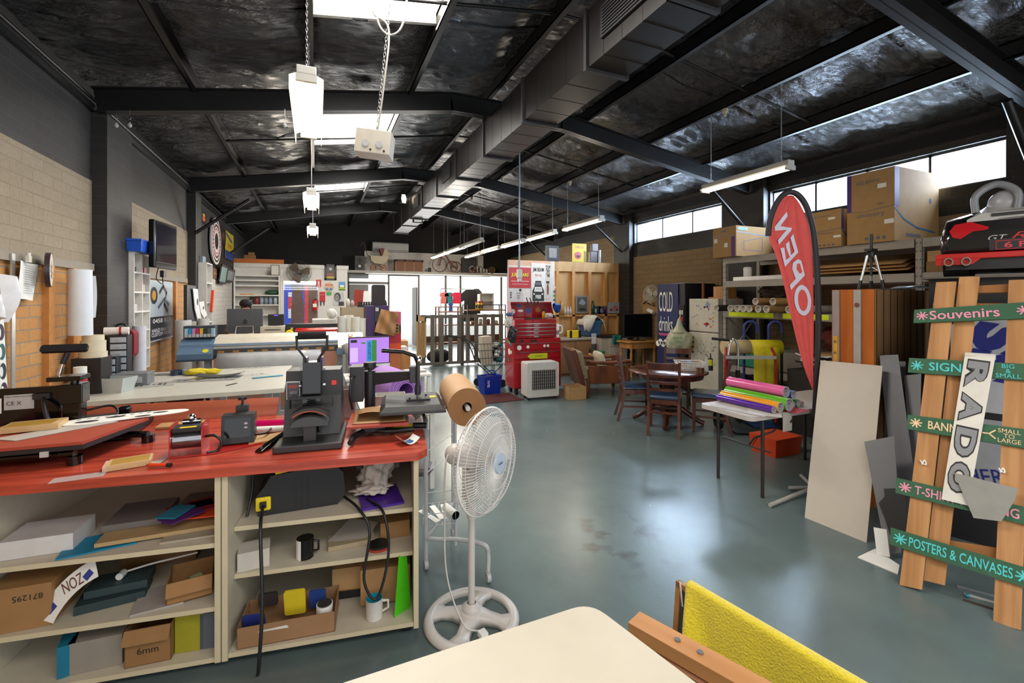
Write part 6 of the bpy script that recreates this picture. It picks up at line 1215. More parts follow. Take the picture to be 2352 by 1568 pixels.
random.seed(11); m = MB()
for k in range(16): m.cb((rnd(-.1,.1),rnd(-.07,.07),rnd(.03,.12)),(.08,.05,.03),R('Z',rnd(-8,8)),mi=k % 4)
tag(m.build('packets',[mat('#8fc0d4',.4),mat('#b58a78',.5),PAPER,mat('#9a8a8c',.5)],t),'small coloured packets','') if False else m.build('packets',[mat('#8fc0d4',.4),mat('#b58a78',.5),PAPER,mat('#9a8a8c',.5)],t)
p = Zp(1598,853,.75); solo(MB().cyl((0,0,0),(0,0,.075),.05,n=20),'glass_ashtray',mat('#5c3a26',.15,coat=.5),'short brown glass pot beside the white basket on the round table','pot',T(p.x - .05,p.y - .13,zt_))
p = Zp(1617,851,.75); solo(MB().lathe([(0,0),(.035,0),(.035,.12),(.012,.17),(.012,.19),(0,.19)],16),'clear_bottle',CLEAR,'clear plastic bottle standing on the round table','bottle',T(p.x - .02,p.y - .06,zt_))
p = Zp(1628,850,.75); t = thing('yellow_label_bottle','black bottle with a yellow label on the round table','bottle',T(p.x - .0,p.y - .03,zt_)); MB().cyl((0,0,0),(0,0,.17),.032,n=20).cyl((0,0,.17),(0,0,.24),.012,.006).build('bottle',mat('#1f1a30',.3),t); MB().cyl((0,0,.07),(0,0,.155),.0325,n=20).build('label_band',mat('#c9c81e',.4),t)
# =================== armchair, carton ===================
ARM = wood('#7a4522','#572c14','armchair_oak',(1,1,.15),9,.4); FLO = mat('#8f8068',.9,var=.5,scale=45)
p = Zp(1345,898,0); t = thing('armchair','old carved wooden armchair with floral upholstery and a cream cushion by the stud wall','armchair',T(4.98,7.25,0,-16) @ Matrix.Scale(1.05,4))
MB().box((-.3,-.33,.2),(.33,.33,.38)).build('seat',FLO,t,bevel=.03); MB().box((-.30,-.33,.38),(.33,.33,.42)).build('seat_cushion',FLO,t,bevel=.02)
A = TL((-.3,0,.3)) @ R('Y',-16); MB().box((-.12,-.33,0),(-.02,.33,.5),A).build('back_cushion',FLO,t,bevel=.03,M=None); MB().box((-.2,-.37,-.1),(-.13,.37,.56),A).build('backrest',ARM,t,bevel=.01)
for s_ in (-1,1):
    y = s_ * .37; MB().box((-.36,y - .02,.22),(.34,y + .02,.52)).build('side_panel',ARM,t,bevel=.006); MB().tube(spline([(-.4,y,.6),(-.1,y,.57),(.25,y,.58),(.36,y,.6),(.41,y,.56),(.38,y,.53)]),.03,10).build('armrest',ARM,t)
    MB().lathe([(.02,0),(.035,.04),(.025,.1),(.04,.18),(.04,.35),(.025,.4),(.035,.48),(.028,.56)],14).build('leg',ARM,t,M=TL((.35,y,0))); MB().tube([(-.4,y,0),(-.36,y,.15),(-.36,y,.3)],[.025,.03,.035],8).build('leg',ARM,t)
m = MB(); m.loft([[(x,y,z) for y,z in rrect(-q,-q * .75,q,q * .75,q * .3)] for x,q in ((-.07,.12),(-.04,.19),(0,.215),(.04,.19),(.07,.12))]); solo(m,'cushion',mat('#cbbfa6',.9),'plain cream cushion propped in the carved armchair','cushion',T(4.9,7.2,.62,-16) @ R('Y',-20))
pa = Zp(1300,908,0); t = thing('open_carton','open brown carton on the floor in front of the carved armchair','box',T(4.2,6.93,0,-8)); m = MB(); w_,d_,h_ = .16,.13,.22
m.box((-w_,-d_,0),(w_,d_,.006)).box((-w_,-d_,0),(w_,-d_ + .006,h_)).box((-w_,d_ - .006,0),(w_,d_,h_)).box((-w_,-d_,0),(-w_ + .006,d_,h_)).box((w_ - .006,-d_,0),(w_,d_,h_)); m.build('box',CARD,t)
MB().box((-w_,d_,h_ - .003),(w_,d_ + .1,h_),R('X',0)).build('flap',CARD,t)
# =================== tool chest, heater, bags ===================
ca,cb_ = Zp(1152,893,0),Zp(1181,914,0); cxr = Zp(1282,893,0)
t = thing('tool_chest','tall red tool chest on wheels with an open lid and stickers','tool chest',T(3.29,7.55,0,-3)); w_,d_ = .95,.46; zlow,zmid,ztop = 1.03,1.05,1.375
TR_ = mat('#a30f19',.3,coat=.3)
MB().box((0,0,.12),(w_,d_,zlow)).build('lower_cabinet',TR_,t,bevel=.01); MB().box((.03,.02,zlow + .004),(w_ - .08,d_ - .02,ztop)).build('upper_chest',TR_,t,bevel=.01)
M2 = TL((.03,0,0)); L2 = w_ - .11
MB().box((.0,d_ - .06,ztop + .004),(L2,d_ - .02,ztop + .32),M2).add([(0,.1,ztop + .002),(0,d_ - .06,ztop + .002),(0,d_ - .06,ztop + .32),(0,.25,ztop + .3)],[(0,1,2,3)],M2).add([(L2,.1,ztop + .002),(L2,d_ - .06,ztop + .002),(L2,d_ - .06,ztop + .32),(L2,.25,ztop + .3)],[(0,3,2,1)],M2).box((0,.24,ztop + .30),(L2,d_ - .02,ztop + .325),M2).build('lid',[TR_],t)
for i in range(4): z = ztop - .07 - i * .068; d = MB().box((.05,-.0,z - .058),(w_ - .1,.02,z)).build('drawer',TR_,t); MB().box((.06,-.018,z - .012),(w_ - .11,-.002,z - .002)).build('handle',CHROME,d); MB().box((w_ * .42,-.004,z - .05),(w_ * .52,-.001,z - .03)).build('drawer_sticker',LGREY,d)
for z,hh in ((zlow - .08,.13),(zlow - .24,.13)): d = MB().box((.03,-.02,z - hh + .01),(w_ - .03,0,z)).build('drawer',TR_,t,bevel=.003); MB().box((.04,-.04,z - .014),(w_ - .04,-.021,z - .002)).build('handle',CHROME,d)
MB().box((.03,-.02,.15),(w_ - .03,0,zlow - .42)).build('door',TR_,t,bevel=.003)
A = FY(0,-.024,0); SKM = [PAPER,INK,mat('#c8cc1e',.4),mat('#4a5a9a',.4),mat('#3a7a6a',.4),mat('#b0702a',.4)]
def sticker(x,z,r_,Mx,c_,off=.003,ry=None): q = MB(); disc(q,x,z,r_,Mx,0,off,16,ry); q.build('sticker',SKM[c_],t)
for x,z,r_,c_ in ((.10,.87,.045,0),(.27,.88,.03,0),(.6,.89,.026,0),(.67,.89,.026,0),(.66,.84,.026,1),(.16,.99,.03,1),(.35,.99,.028,1),(.42,.99,.028,1)): sticker(x,z,r_,A,c_,.004)
sticker(.8,.33,.07,A,3,.003,.04)
q = MB(); q.prism([(.26,.705),(.32,.655),(.66,.655),(.66,.755),(.32,.755)],0,.004,A,0); q.text('COMMANDO',A @ TL((.49,.705,.004)),.03,.16,1); q.build('arrow_sign',[SKM[2],INK],t)
B_ = FR((-.003,0,0),(0,-1,0),(0,0,1))
for x,z,r_,c_ in ((-.12,1.05,.05,3),(-.2,1.08,.04,2),(-.3,1.08,.04,4),(-.12,.9,.035,0),(-.22,.9,.06,0),(-.22,.9,.045,4),(-.26,.75,.045,4),(-.26,.75,.03,2)): sticker(x,z - .12,r_,B_,c_,.002 + r_ * .01)
C_ = FY(.03,d_ - .062,0)
for x,z,r_,c_ in ((.1,ztop + .14,.05,0),(.1,ztop + .14,.035,1),(.42,ztop + .16,.06,3),(.62,ztop + .17,.05,5)): sticker(x,z,r_,C_,c_,.002 + r_ * .01)
sticker(.26,ztop + .155,.06,C_,0,.003,.025); sticker(.22,ztop + .25,.06,C_,3,.003,.03)
for x in (.08,w_ - .08):
    for y in (.08,d_ - .08): MB().cyl((x - .02,y,.055),(x + .02,y,.055),.055,n=16).box((x - .03,y - .03,.09),(x + .03,y + .03,.12)).build('wheel',[BLACK],t)
MT_ = t.matrix_world if False else T(3.29,7.55,0,-3)
zq = ztop + .002
solo(MB().lathe([(0,0),(.03,0),(.03,.12),(.012,.15),(0,.15)],12).box((-.03,-.012,.15),(.05,.012,.19),mi=1),'yellow_glue_bottle',[mat('#c08a1e',.4),BLACK],'amber bottle with a black nozzle inside the open lid of the tool chest','bottle',MT_ @ T(.66,.15,zq)); solo(MB().crumple((0,0,.05),.075,(1.2,.8,.65)),'white_rag',mat('#c4b8b0',.9),'crumpled white rag at the right of the open tool chest lid','rag',MT_ @ T(.76,.15,zq + .012))
solo(MB().box((-.16,-.03,0),(.16,.03,.025)),'dark_tool',SATINB,'long dark tool lying in the open top of the tool chest','tool',MT_ @ T(.42,.12,zq)); solo(MB().lathe([(.1,0),(.095,.05),(.06,.09),(.0,.1)],20,R('Y',70)).prism([(-.08,0),(.08,0),(.06,.1),(-.06,.1)],-.004,.004,TL((-.0,-.08,-.02)) @ R('X',120)),'blue_cap_hat',mat('#1d4fa0',.7),'blue cap hanging on the right side of the open tool chest lid','cap',MT_ @ T(w_ - .01,.22,ztop + .2))
m = MB(); 
for k in range(4): m.tube([(k * .07,.02,.06),(k * .07,-.02,.02),(k * .07 + .03,-.03,-.06)],.012,6)
solo(m,'hanging_goggles',BLACK,'row of black straps and goggles on the top edge of the tool chest lid','goggles',MT_ @ T(.36,.25,ztop + .34))
p = Dp(1156,745,9.0); q_ = MT_ @ Vector((-.05,.0,1.3)); solo(MB().crumple((-.03,0,.12),.07,(.9,.6,1.4),.9).crumple((.04,-.02,-.1),.09,(.8,.6,1.7),.9,1).crumple((0,0,.26),.06,(1.2,.6,.6),.8,2),'hanging_glove_bag',[mat('#c4c0b0',.6),mat('#242324',.3,bump=.4),mat('#4c5c7a',.5)],'white gloves and a black bag hanging on the left side of the tool chest','gloves',T(q_.x - .07,q_.y - .1,1.22))
# heater / cooler
pa,pb = Zp(1193,918,0),Zp(1262,912,0); t = thing('air_cooler','white portable air cooler with a dark grille in front of the tool chest','air cooler',T(3.34,7.08,0,-4)); h_ = .65
w_ = .60; MB().prism(rrect(0,.05,w_,h_,.03),-.3,0,FR((0,0,0),(1,0,0),(0,0,1)) @ TL((0,0,0))).build('housing',mat('#c9c5bd',.4),t,bevel=.008)
m = MB().box((.09,-.004,.18),(w_ - .07,.0,h_ - .13)); m.build('recess',mat('#141414',.6),t); m = MB()
for i in range(12): x = .10 + i * (w_ - .18) / 11; m.box((x,-.02,.18),(x + .01,-.008,h_ - .13))
for i in range(7): z = .19 + i * (h_ - .33) / 6; m.box((.09,-.012,z),(w_ - .07,-.006,z + .006))
m.build('grille',mat('#8b8780',.4),t)
for x in (.05,w_ - .05):
    for y in (.05,.25): MB().cyl((x - .015,y,.025),(x + .015,y,.025),.025,n=12).build('castor',BLACK,t)
# doormat, blue bag, trolley
m = MB().box((-.75,-.32,0),(.75,.32,.012)); p = Zp(1085,922,0); solo(m,'door_mat',mat('#4c1d1a',.9,bump=.6,scale=120),'dark red mat lying on the floor beside the kraft paper roll','mat',T(p.x + .1,p.y + .05,.001,2))
p = Zp(1122,900,0); t = thing('blue_bag','bright blue shopping bag standing on the floor beside the tool chest','bag',T(p.x - .02,p.y - .12,0,10)); m = MB(); m.frus((-.16,-.1,.16,.1),.0,(-.2,-.13,.19,.13),.34,cap=False).add([(-.16,-.1,0),(.16,-.1,0),(.16,.1,0),(-.16,.1,0)],[(0,3,2,1)]); m.text('IBAI',FY(-.1,-.125,.2) @ R('Z',90),.05,.12,1); m.build('bag',[mat('#0f2f9a',.35,bump=.3),PAPER],t,solid=.004)
MB().tube(spline([(-.1,-.11,.33),(-.08,-.05,.42),(.06,-.05,.42),(.1,-.11,.33)]),.01,6).ball((0,0,.28),.1,6,sc=(1.4,.9,.6),mi=1).build('handle',[mat('#0f2f9a',.4),mat('#3a2a24',.8)],t)
yy = 8.55; p = Yp(1125,790,yy); t = thing('wire_trolley','black folding wire shopping trolley full of odds and ends left of the tool chest','trolley',T(p.x,yy,0)); m = MB()
for z in (.45,.6,.75,.88): m.tube([(-.32 * (.6 + z * .45),-.2,z),(.3,-.2,z),(.3,.2,z),(-.32 * (.6 + z * .45),.2,z)],.006,5,closed=True)
for k in range(9): x = -.26 + k * .07; m.cyl((x * .8,-.2,.45),(x,-.2,.88),.004,n=4)
for k in range(5): y = -.2 + k * .1; m.cyl((-.26,y,.45),(-.32,y,.88),.004,n=4)
m.build('basket',BLACK,t); MB().tube(spline([(-.25,-.15,.5),(-.4,-.15,.85),(-.6,-.15,1.0),(-.95,-.15,1.05)]),.012,6).tube(spline([(-.25,.15,.5),(-.4,.15,.85),(-.6,.15,1.0),(-.95,.15,1.05)]),.012,6).cyl((-.95,-.15,1.05),(-.95,.15,1.05),.012).build('handle',BLACK,t)
MB().cyl((-.2,-.18,.45),(.2,-.18,.1),.01).cyl((.2,-.18,.45),(-.2,-.18,.1),.01).cyl((-.2,.18,.45),(.2,.18,.1),.01).build('legs_frame',BLACK,t)
for x in (-.2,.2):
    for y in (-.18,.18): MB().cyl((x,y - .015,.08),(x,y + .015,.08),.08,n=16).build('wheel',BLACK,t)
solo(MB().box((-.18,-.12,0),(.02,.1,.55),R('Y',-3)),'cream_panel',mat('#b5ad98',.5),'cream panel standing in the black wire trolley','panel',T(p.x - .0,yy,.47)); random.seed(5); m = MB()
for k in range(20): m.crumple((rnd(.06,.2),rnd(-.1,.1),rnd(.08,.38)),rnd(.04,.08),(1,.8,.7),1.4,k % 4,9)
solo(m,'trolley_contents',[BLACK,mat('#9a9a9a',.3,.5),mat('#1e5a5a',.5),mat('#c4c0b8',.4)],'jumble of black, silver and teal bits filling the black wire trolley','jumble',T(p.x + .02,yy,.46))
# =================== storage rack on the right ===================
RK = mat('#9a938a',.5,.2); XF_ = 6.3
t = thing('storage_rack','long grey steel storage rack with boxes along the right wall','rack',T(0,0,0))
for y in (.25,2.92,5.6):
    for x in (XF_,7.1):
        m = MB().box((x,y - .035,0),(x + .05,y - .03,2.44)).box((x,y + .03,0),(x + .05,y + .035,2.44)).box((x,y - .035,0),(x + .004,y + .035,2.44))
        if x == XF_:
            for k in range(24):
                for q in (-.018,.018): m.box((x - .002,y + q - .006,.2 + k * .095),(x,y + q + .006,.212 + k * .095),mi=1)
                m.box((x + .02,y - .0365,.2 + k * .095),(x + .032,y - .035,.212 + k * .095),mi=1)
        m.build('upright',[RK,BLACK],t)
    MB().cyl((XF_ + .02,y,.7),(7.1,y,1.5),.012,n=6).cyl((XF_ + .02,y,1.5),(7.1,y,.9),.012,n=6).build('brace',RK,t)
for z in (.66,1.55,2.05,2.44):
    for ya_,yb3 in ((.28,2.88),(2.96,5.56)):
        MB().box((XF_ - .01,ya_,z - .10),(XF_ + .03,yb3,z)).box((7.1,ya_,z - .10),(7.14,yb3,z)).build('beam',RK,t); MB().box((XF_ + .03,ya_,z - .03),(7.1,yb3,z - .012)).build('shelf',mat('#8a6038',.7),t)
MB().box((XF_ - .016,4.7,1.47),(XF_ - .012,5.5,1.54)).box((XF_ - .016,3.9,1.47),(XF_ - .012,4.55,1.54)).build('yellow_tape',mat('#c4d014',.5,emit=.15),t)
TS,TX_,YY = 2.442,6.2,0
def carton(name,label,x0,y0,x1,y1,z0,z1,m_=CARD,draw=None,mats=(),drawx=None):
    m = MB().box((x0,y0,z0),(x1,y1,z1)); A = FXR(x0,(y0 + y1) / 2,(z0 + z1) / 2); B_ = FY((x0 + x1) / 2,y0,(z0 + z1) / 2)
    if draw: draw(m,A,y1 - y0,z1 - z0)
    if drawx: drawx(m,B_,x1 - x0,z1 - z0)
    return solo(m,name,[m_] + list(mats),label,'box')
UP = R('Z',180)
def kel(m,A,w_,h_):
    m.text('Kelvinator',A @ TL((0,-h_ * .12,0)) @ UP,h_ * .06,w_ * .6,1,shear=.3); m.text('INVERTER',A @ TL((-w_ * .05,h_ * .36,0)) @ UP,h_ * .05,w_ * .5,1); rect(m,-w_ / 2,h_ * -.04,-w_ * .4,h_ / 2,A,2); stroke(m,[(-w_ / 2,-h_ * .03),(-w_ * .1,-h_ * .06),(w_ / 2,-h_ * .02)],A,.006,1); rect(m,w_ * .16,h_ * .24,w_ * .34,h_ * .3,A,3,.002); rect(m,w_ * .3,-h_ * .26,w_ * .49,-h_ * .2,A,3,.002); m.text('SIDE',A @ TL((w_ * .22,h_ * .03,0)) @ UP,h_ * .03,mi=1)
    for k in range(4): rect(m,w_ * (-.1 + k * .12),-h_ * .46,w_ * (-.03 + k * .12),-h_ * .42,A,1)
def kelx(m,A,w_,h_):
    rect(m,-w_ / 2,-h_ * .04,-w_ * .4,h_ / 2,A,2); stroke(m,[(-w_ / 2,-h_ * .04),(-w_ * .3,-h_ * .2),(0,-h_ * .3),(w_ * .4,-h_ * .34)],A,.02,4); m.text('Kelvinator',A @ TL((-w_ * .1,-h_ * .42,0)) @ UP,h_ * .07,w_ * .35,4,shear=.3); disc(m,w_ * .3,h_ * .1,.02,A,4,ry=.035)
KM = [mat('#5b5f6e',.6),mat('#4b2a72',.6),PAPER,mat('#1f6a9c',.5)]
carton('appliance_carton','largest brown appliance carton on top of the rack with upside down lettering',6.25,3.13,7.2,3.65,TS,3.32,mat('#a98453',.8),kel,KM,kelx)
carton('appliance_carton','smaller brown appliance carton left of the largest one on top of the rack',6.25,3.72,6.75,4.2,TS,2.93,mat('#a98453',.8),kel,KM,kelx)
def sam(m,A,w_,h_): stroke(m,[(-w_ / 2,h_ * .2),(0,h_ * .26),(w_ / 2,h_ * .14)],A,.008,1); rect(m,w_ * .3,-h_ / 2,w_ * .45,h_ * .15,A,2); disc(m,0,h_ * .36,.04,A,4,.002,ry=.012); rect(m,-w_ * .45,0,-w_ * .3,h_ * .14,A,3); rect(m,0,-h_ * .18,w_ * .15,-h_ * .04,A,3)
def samx(m,A,w_,h_): stroke(m,[(-w_ * .3,-h_ * .3),(-w_ * .3,0),(w_ * .2,h_ * .15),(w_ * .2,-h_ * .3),(-w_ * .3,-h_ * .3)],A,.006,4); stroke(m,[(-w_ / 2,h_ * .3),(w_ / 2,h_ * .2)],A,.01,1); rect(m,-w_ * .45,h_ * .36,-w_ * .2,h_ * .46,A,1)
carton('monitor_carton','brown and grey carton with a purple stripe at the far end of the rack top',6.15,5.24,7.0,5.70,TS,2.93,mat('#a98453',.8),sam,[mat('#5f8fc0',.5),mat('#5a2f7c',.6),PAPER,mat('#4a5a9a',.5)],samx)
carton('flat_carton','upper of two flat brown cartons on the second rack shelf near the toy car',6.32,2.3,6.9,2.85,2.172,2.29); carton('flat_carton','lower of two flat brown cartons on the second rack shelf near the toy car',6.32,2.25,6.9,2.86,2.052,2.17,CARDD)
# tubes lying on the third shelf with their open ends to the aisle
random.seed(4)
tubes = [(1617,701,'#1d1c1e','black tube'),(1677,699,'#bfb8ae','white tube with a kraft inside'),(1693,698,'#c9c2b6','first of the small white ended tubes'),(1707,697,'#c9c2b6','second of the small white ended tubes'),(1721,697,'#9a6f42','kraft tube after the small white ended ones'),(1741,698,'#8d8a86','grey tube in the lower layer'),(1760,697,'#a07a4c','kraft tube in the middle of the lower layer'),(1812,697,'#b7b0a4','white capped tube at the right of the lower layer'),(1735,684,'#a8804e','left kraft tube of the upper layer'),(1775,681,'#a8804e','right kraft tube of the upper layer')]
for k,(px,py,c_,lb) in enumerate(tubes):
    p = Xp(px,py,5.95 if k < 8 else 6.05); z = 1.552 + .055 if k < 8 else 1.552 + .165
    m = MB().pipe((0,0,0),(1.0,0,0),.052,.044,20,mi=0,mi2=1).cyl((.05,0,0),(.06,0,0),.043,n=16,mi=1)
    solo(m,'cardboard_tube',[mat(c_,.7),mat('#cfc8ba',.7)],lb + ' on the third rack shelf','tube',T(p.x,p.y if k else 5.45,z),'tubes on the storage rack')
solo(MB().lathe([(0,0),(.05,0),(.06,.05),(.065,.2),(.05,.22),(0,.22)],18),'white_container',PAPER,'white container standing on the second rack shelf near its far end','container',T(6.42,5.25,2.052))
solo(MB().box((0,0,0),(.05,1.1,.06)).cyl((.02,.25,.06),(.02,.25,.16),.02),'metal_bar',ALU,'silver metal bar with an upright stub on the second rack shelf','bar',T(6.33,4.35,2.053)); p = Xp(1790,670,6.5)
solo(MB().crumple((0,0,.12),.16,(1,1.8,.75)),'brown_bundle',mat('#4a3c30',.7,bump=.5),'dark wrapped bundle on the tubes of the storage rack','bundle',T(6.8,5.0,1.745))
m = MB(); 
for k in range(3): m.grid(lambda u,v: (u * .7,(v - .5) * 1.2 + .03 * k,.03 + k * .04 + .08 * math.sin(PI * u)),6,4)
solo(m,'kraft_sheets',KRAFT,'bowed kraft sheets lying on the second rack shelf behind the tripod','sheets',T(6.36,3.65,2.065),solid=.003)
for i,(y,c_,hh,lb) in enumerate(((5.2,'#1f7a62',.3,'teal tub low in the storage rack'),(4.6,'#7a7266',.3,'grey carton low in the storage rack'),(3.9,'#b08a5c',.34,'brown carton low in the storage rack beside the grey one'),(3.3,'#8a6a44',.42,'dark brown carton low in the storage rack behind the feather flag'))):
    solo(MB().frus((-.28,-.24,.28,.24),0,(-.3,-.26,.3,.26),hh),'storage_tub' if i == 0 else 'storage_carton',mat(c_,.6),lb,'tub' if i == 0 else 'box',T(6.7,y,.662))
p = Xp(1830,895,6.2); t = thing('teal_crate','long teal crate on the floor under the storage rack','crate',T(6.45,4.4,0)); MB().frus((-.25,-.55,.25,.55),0,(-.3,-.6,.3,.6),.42,cap=False).build('crate',mat('#0f7a6c',.5),t,solid=.01)
solo(MB().crumple((0,0,.2),.3,(.8,1,.65)),'red_fabric_heap',mat('#5c1f14',.9,bump=.6),'heap of dark red fabric on the lower part of the rack','fabric',T(6.7,3.9,1.0))
random.seed(9); m = MB()
for k in range(14): m.tube(spline([(rnd(-.2,.2),rnd(-.3,.3),rnd(.02,.2)) for q in range(4)],4),.01,5,mi=k % 3)
solo(m,'cable_heap',[BLACK,PAPER,mat('#5a2a5c',.5)],'tangle of black, white and purple strips at the rack behind the hand trolley','heap',T(5.93,3.8,.84) @ Matrix.Diagonal((.8,.9,1,1))); solo(MB().box((5.75,3.5,.0),(6.12,4.1,.83)),'dark_crate',mat('#2a2522',.7),'dark crate in front of the rack behind the hand trolleys','crate')
# hand trolleys
def trolley(x,y,rz,m_,lb,h_=1.32,w_=.2,z0=0):
    t = thing('hand_trolley',lb,'hand trolley',T(x,y,0,rz)); r_ = .018
    for s_ in (-1,1):
        q = s_ * w_; MB().tube([(q - .09,0,.1),(q - .09,0,h_ - .08)] + [(q - .09 * math.cos(a),0,h_ - .08 + .09 * math.sin(a)) for a in (.4,.8,1.2,1.57,1.95,2.35,2.75)] + [(q + .09,0,h_ - .1),(q + .09,0,h_ - .3)],r_,8).build('frame_tube',m_,t); MB().cyl((q + .09,0,.1),(q + .09,0,h_ - .15),r_ * 1.1,n=10).build('grip',BLACK,t)
    MB().cyl((-w_,0,h_ - .38),(w_,0,h_ - .38),r_ * .8).cyl((-w_,0,h_ - .75),(w_,0,h_ - .75),r_ * .8).box((-w_ - .09,-.0,h_ - .42),(-w_ + .09,.01,h_ - .38)).build('crossbar',m_,t); MB().box((-w_ - .08,-.3,.02),(w_ + .08,.02,.035)).build('toe_plate',m_,t)
    for s_ in (-1,1): MB().cyl((s_ * (w_ + .1),.1,.12),(s_ * (w_ + .14),.1,.12),.12,n=20).build('wheel',BLACK,t)
p = Dp(1752,800,6.4); trolley(p.x,p.y,-25,mat('#1c2f78',.4),'tall blue hand trolley with rounded loops standing in front of the storage rack',1.43,.17)
p = Dp(1724,860,6.1); t = thing('red_hand_trolley','red hand trolley with a chrome bend and black grips carrying a yellow roll','hand trolley',T(p.x,p.y,0,-25)); RD = mat('#a01a1e',.4)
for s_ in (-1,1): MB().tube(spline([(s_ * .33,0,.1),(s_ * .33,0,.9),(s_ * .3,.05,1.1)]),.018,8).build('frame_tube',RD,t)
MB().tube(spline([(-.30,0,1.0),(-.26,0,1.18),(-.2,0,1.2),(-.17,0,1.08),(-.17,0,.8)]),.018,8).build('chrome_bend',CHROME,t); MB().cyl((-.28,0,1.2),(-.5,.03,1.22),.018).cyl((-.17,-.0,.3),(-.17,0,.8),.03).build('grip',BLACK,t); MB().box((-.33,-.02,.95),(.33,.02,.99)).build('cross_plate',LGREY,t); MB().box((-.3,-.25,.02),(.3,0,.03)).build('toe_plate',BLACK,t)
for s_ in (-1,1): MB().cyl((s_ * .38,.05,.12),(s_ * .43,.05,.12),.12,n=20).build('wheel',BLACK,t)
M_ = T(p.x + .15,p.y + .16,1.09,-20); m = MB().cyl((-.35,0,.0),(.0,0,.0),.1,n=24,mi=1).cyl((.0,0,.0),(.45,0,.0),.098,n=24).grid(lambda u,v: (.02 + u * .36,-.1,-v * .85),4,6)
solo(m,'hanging_yellow_roll',[mat('#d2c21a',.5),mat('#cdb98a',.5)],'large yellow and cream roll with a hanging yellow sheet behind the red trolley','roll',M_,solid=.001)
# =================== wooden cabinet with levels, tripod ===================
xk0,xk1,yk0,yk1 = 4.3,5.25,2.30,2.64; zk_ = 1.83; ORW = wood('#c06a22','#a4541a','orange_board',(1,1,.15),6,.4)
t = thing('wooden_cabinet','tall wooden cabinet with a brown tongue and groove side and an orange end','cabinet',T(0,0,0)); MB().box((xk0 + .012,yk0,0),(xk1,yk1,zk_)).build('body',TGW,t); MB().box((xk0,yk0,0),(xk0 + .011,yk1,zk_ + .005)).build('end_panel',ORW,t)
q = MB()
for k in range(9): q.box((xk0 + .03 + k * .1,yk0 - .003,.01),(xk0 + .036 + k * .1,yk0,zk_))
q.build('groove',mat('#3c2818',.7),t)
def onend(px): return Xp(px,700,xk0).y
for px,w2,zb3,lb,c_ in ((1922,.028,.02,'wide silver straight edge with a yellow strip on the orange cabinet end',ALU),(1971,.028,.02,'narrow silver spirit level on the orange cabinet end',mat('#b9b5ae',.4,.4))):
    y = onend(px); t = thing('spirit_level',lb,'level',T(xk0 - .003,y,0)); m = MB().box((-.014,-w2,zb3),(0,w2,zk_)); 
    m.build('bar',c_,t)
    if px == 1922: MB().box((-.018,-.016,1.02),(-.0145,.016,1.42)).build('yellow_strip',mat('#d8a020',.5),t)
    else: MB().cyl((-.018,0,zk_ - .13),(-.0145,0,zk_ - .13),.02,n=16).build('round_badge',mat('#7a4a44',.5),t)
    if px == 1922:
        for k in range(4): MB().tube([(-.02,.009 * math.cos(a),1.07 + k * .1 + .009 * math.sin(a)) for a in [i * PI / 4 for i in range(8)]],.003,4,closed=True).build('vial_ring',mat('#6a5a20',.5),t)
pt = Dp(1947,650,4.35); t = thing('tripod','small silver camera tripod standing on the wooden cabinet','tripod',T(4.52,2.44,zk_ + .006))
for k in range(3):
    a = 2 * PI * k / 3 + .5; c_,s_ = math.cos(a),math.sin(a); MB().cyl((c_ * .03,s_ * .03,.30),(c_ * .085,s_ * .085,.07),.012,.009,8).build('leg',ALU,t); MB().cyl((c_ * .085,s_ * .085,.08),(c_ * .1,s_ * .1,0),.014,n=8).build('foot',BLACK,t); MB().cyl((c_ * .06,s_ * .06,.16),(0,0,.2),.004).build('leg_brace',ALU,t)
MB().cyl((0,0,.12),(0,0,.3),.01).cyl((0,0,.29),(0,0,.33),.035).box((-.05,-.03,.34),(.04,.03,.36)).cyl((-.04,0,.335),(-.11,-.01,.30),.007).cyl((0,0,.36),(0,0,.49),.012).build('head',BLACK,t)
for i,(x,y,w_,h_,rz,c_,lb) in enumerate(((4.85,2.43,.5,.2,3,'#b9bcc0','long white sheet lying on the wooden cabinet top'),(5.05,2.4,.3,.15,-6,'#8f9aa6','blue-grey curled sheet on the wooden cabinet top'))): solo(MB().grid(lambda u,v: ((u - .5) * w_,(v - .5) * h_,.004 + i * .012 + .02 * i * math.sin(PI * u)),8,2),'sheet',mat(c_,.4),lb,'sheet',T(x,y,zk_ + .006,rz),solid=.002)
# =================== leaning sheets ===================
def plane_from(pa,pb,pc): return FR(pa,(pb - pa),(pc - pa))
def pxpoly(M,pts): return [loc(M,a,b) for a,b in pts]
def sheet(name,label,M,pts,th,m_,cat='sheet',draw=None): 
    m = MB().prism(pxpoly(M,pts),-th,0)
    return solo(m,name,m_,label,cat,M)
A0 = Zp(1848,1188,0); A1 = Zp(1990,1246,0); A2 = Xp(1885,827,4.20); MW = plane_from(A0,A1,A2)
sheet('leaning_hardboard','large plain white panel leaning against the wooden cabinet',MW,[(1848,1188),(1990,1246),(2027,840),(1885,827)],.006,mat('#b9ae9f',.55,var=.02),'panel')
G0 = Zp(2036,1273,0); GM = FR(G0,A1 - A0,Vector((.42,0,1)))
def gm(d): return TL(Vector((d,0,0))) @ GM
GS = mat('#6c6c6e',.45,var=.03); GS2 = mat('#5d5d60',.45,var=.03)
sheet('grey_sheet','short grey sheet leaning in front of the taller grey sheets',gm(.0),[(1985,1014),(2054,1001),(2070,1269),(2036,1273)],.004,GS); sheet('grey_sheet','tall narrow grey sheet leaning beside the large white panel',gm(.25),[(2020,816),(2063,814),(2100,1090),(2092,1200),(2060,1200)],.004,GS2)
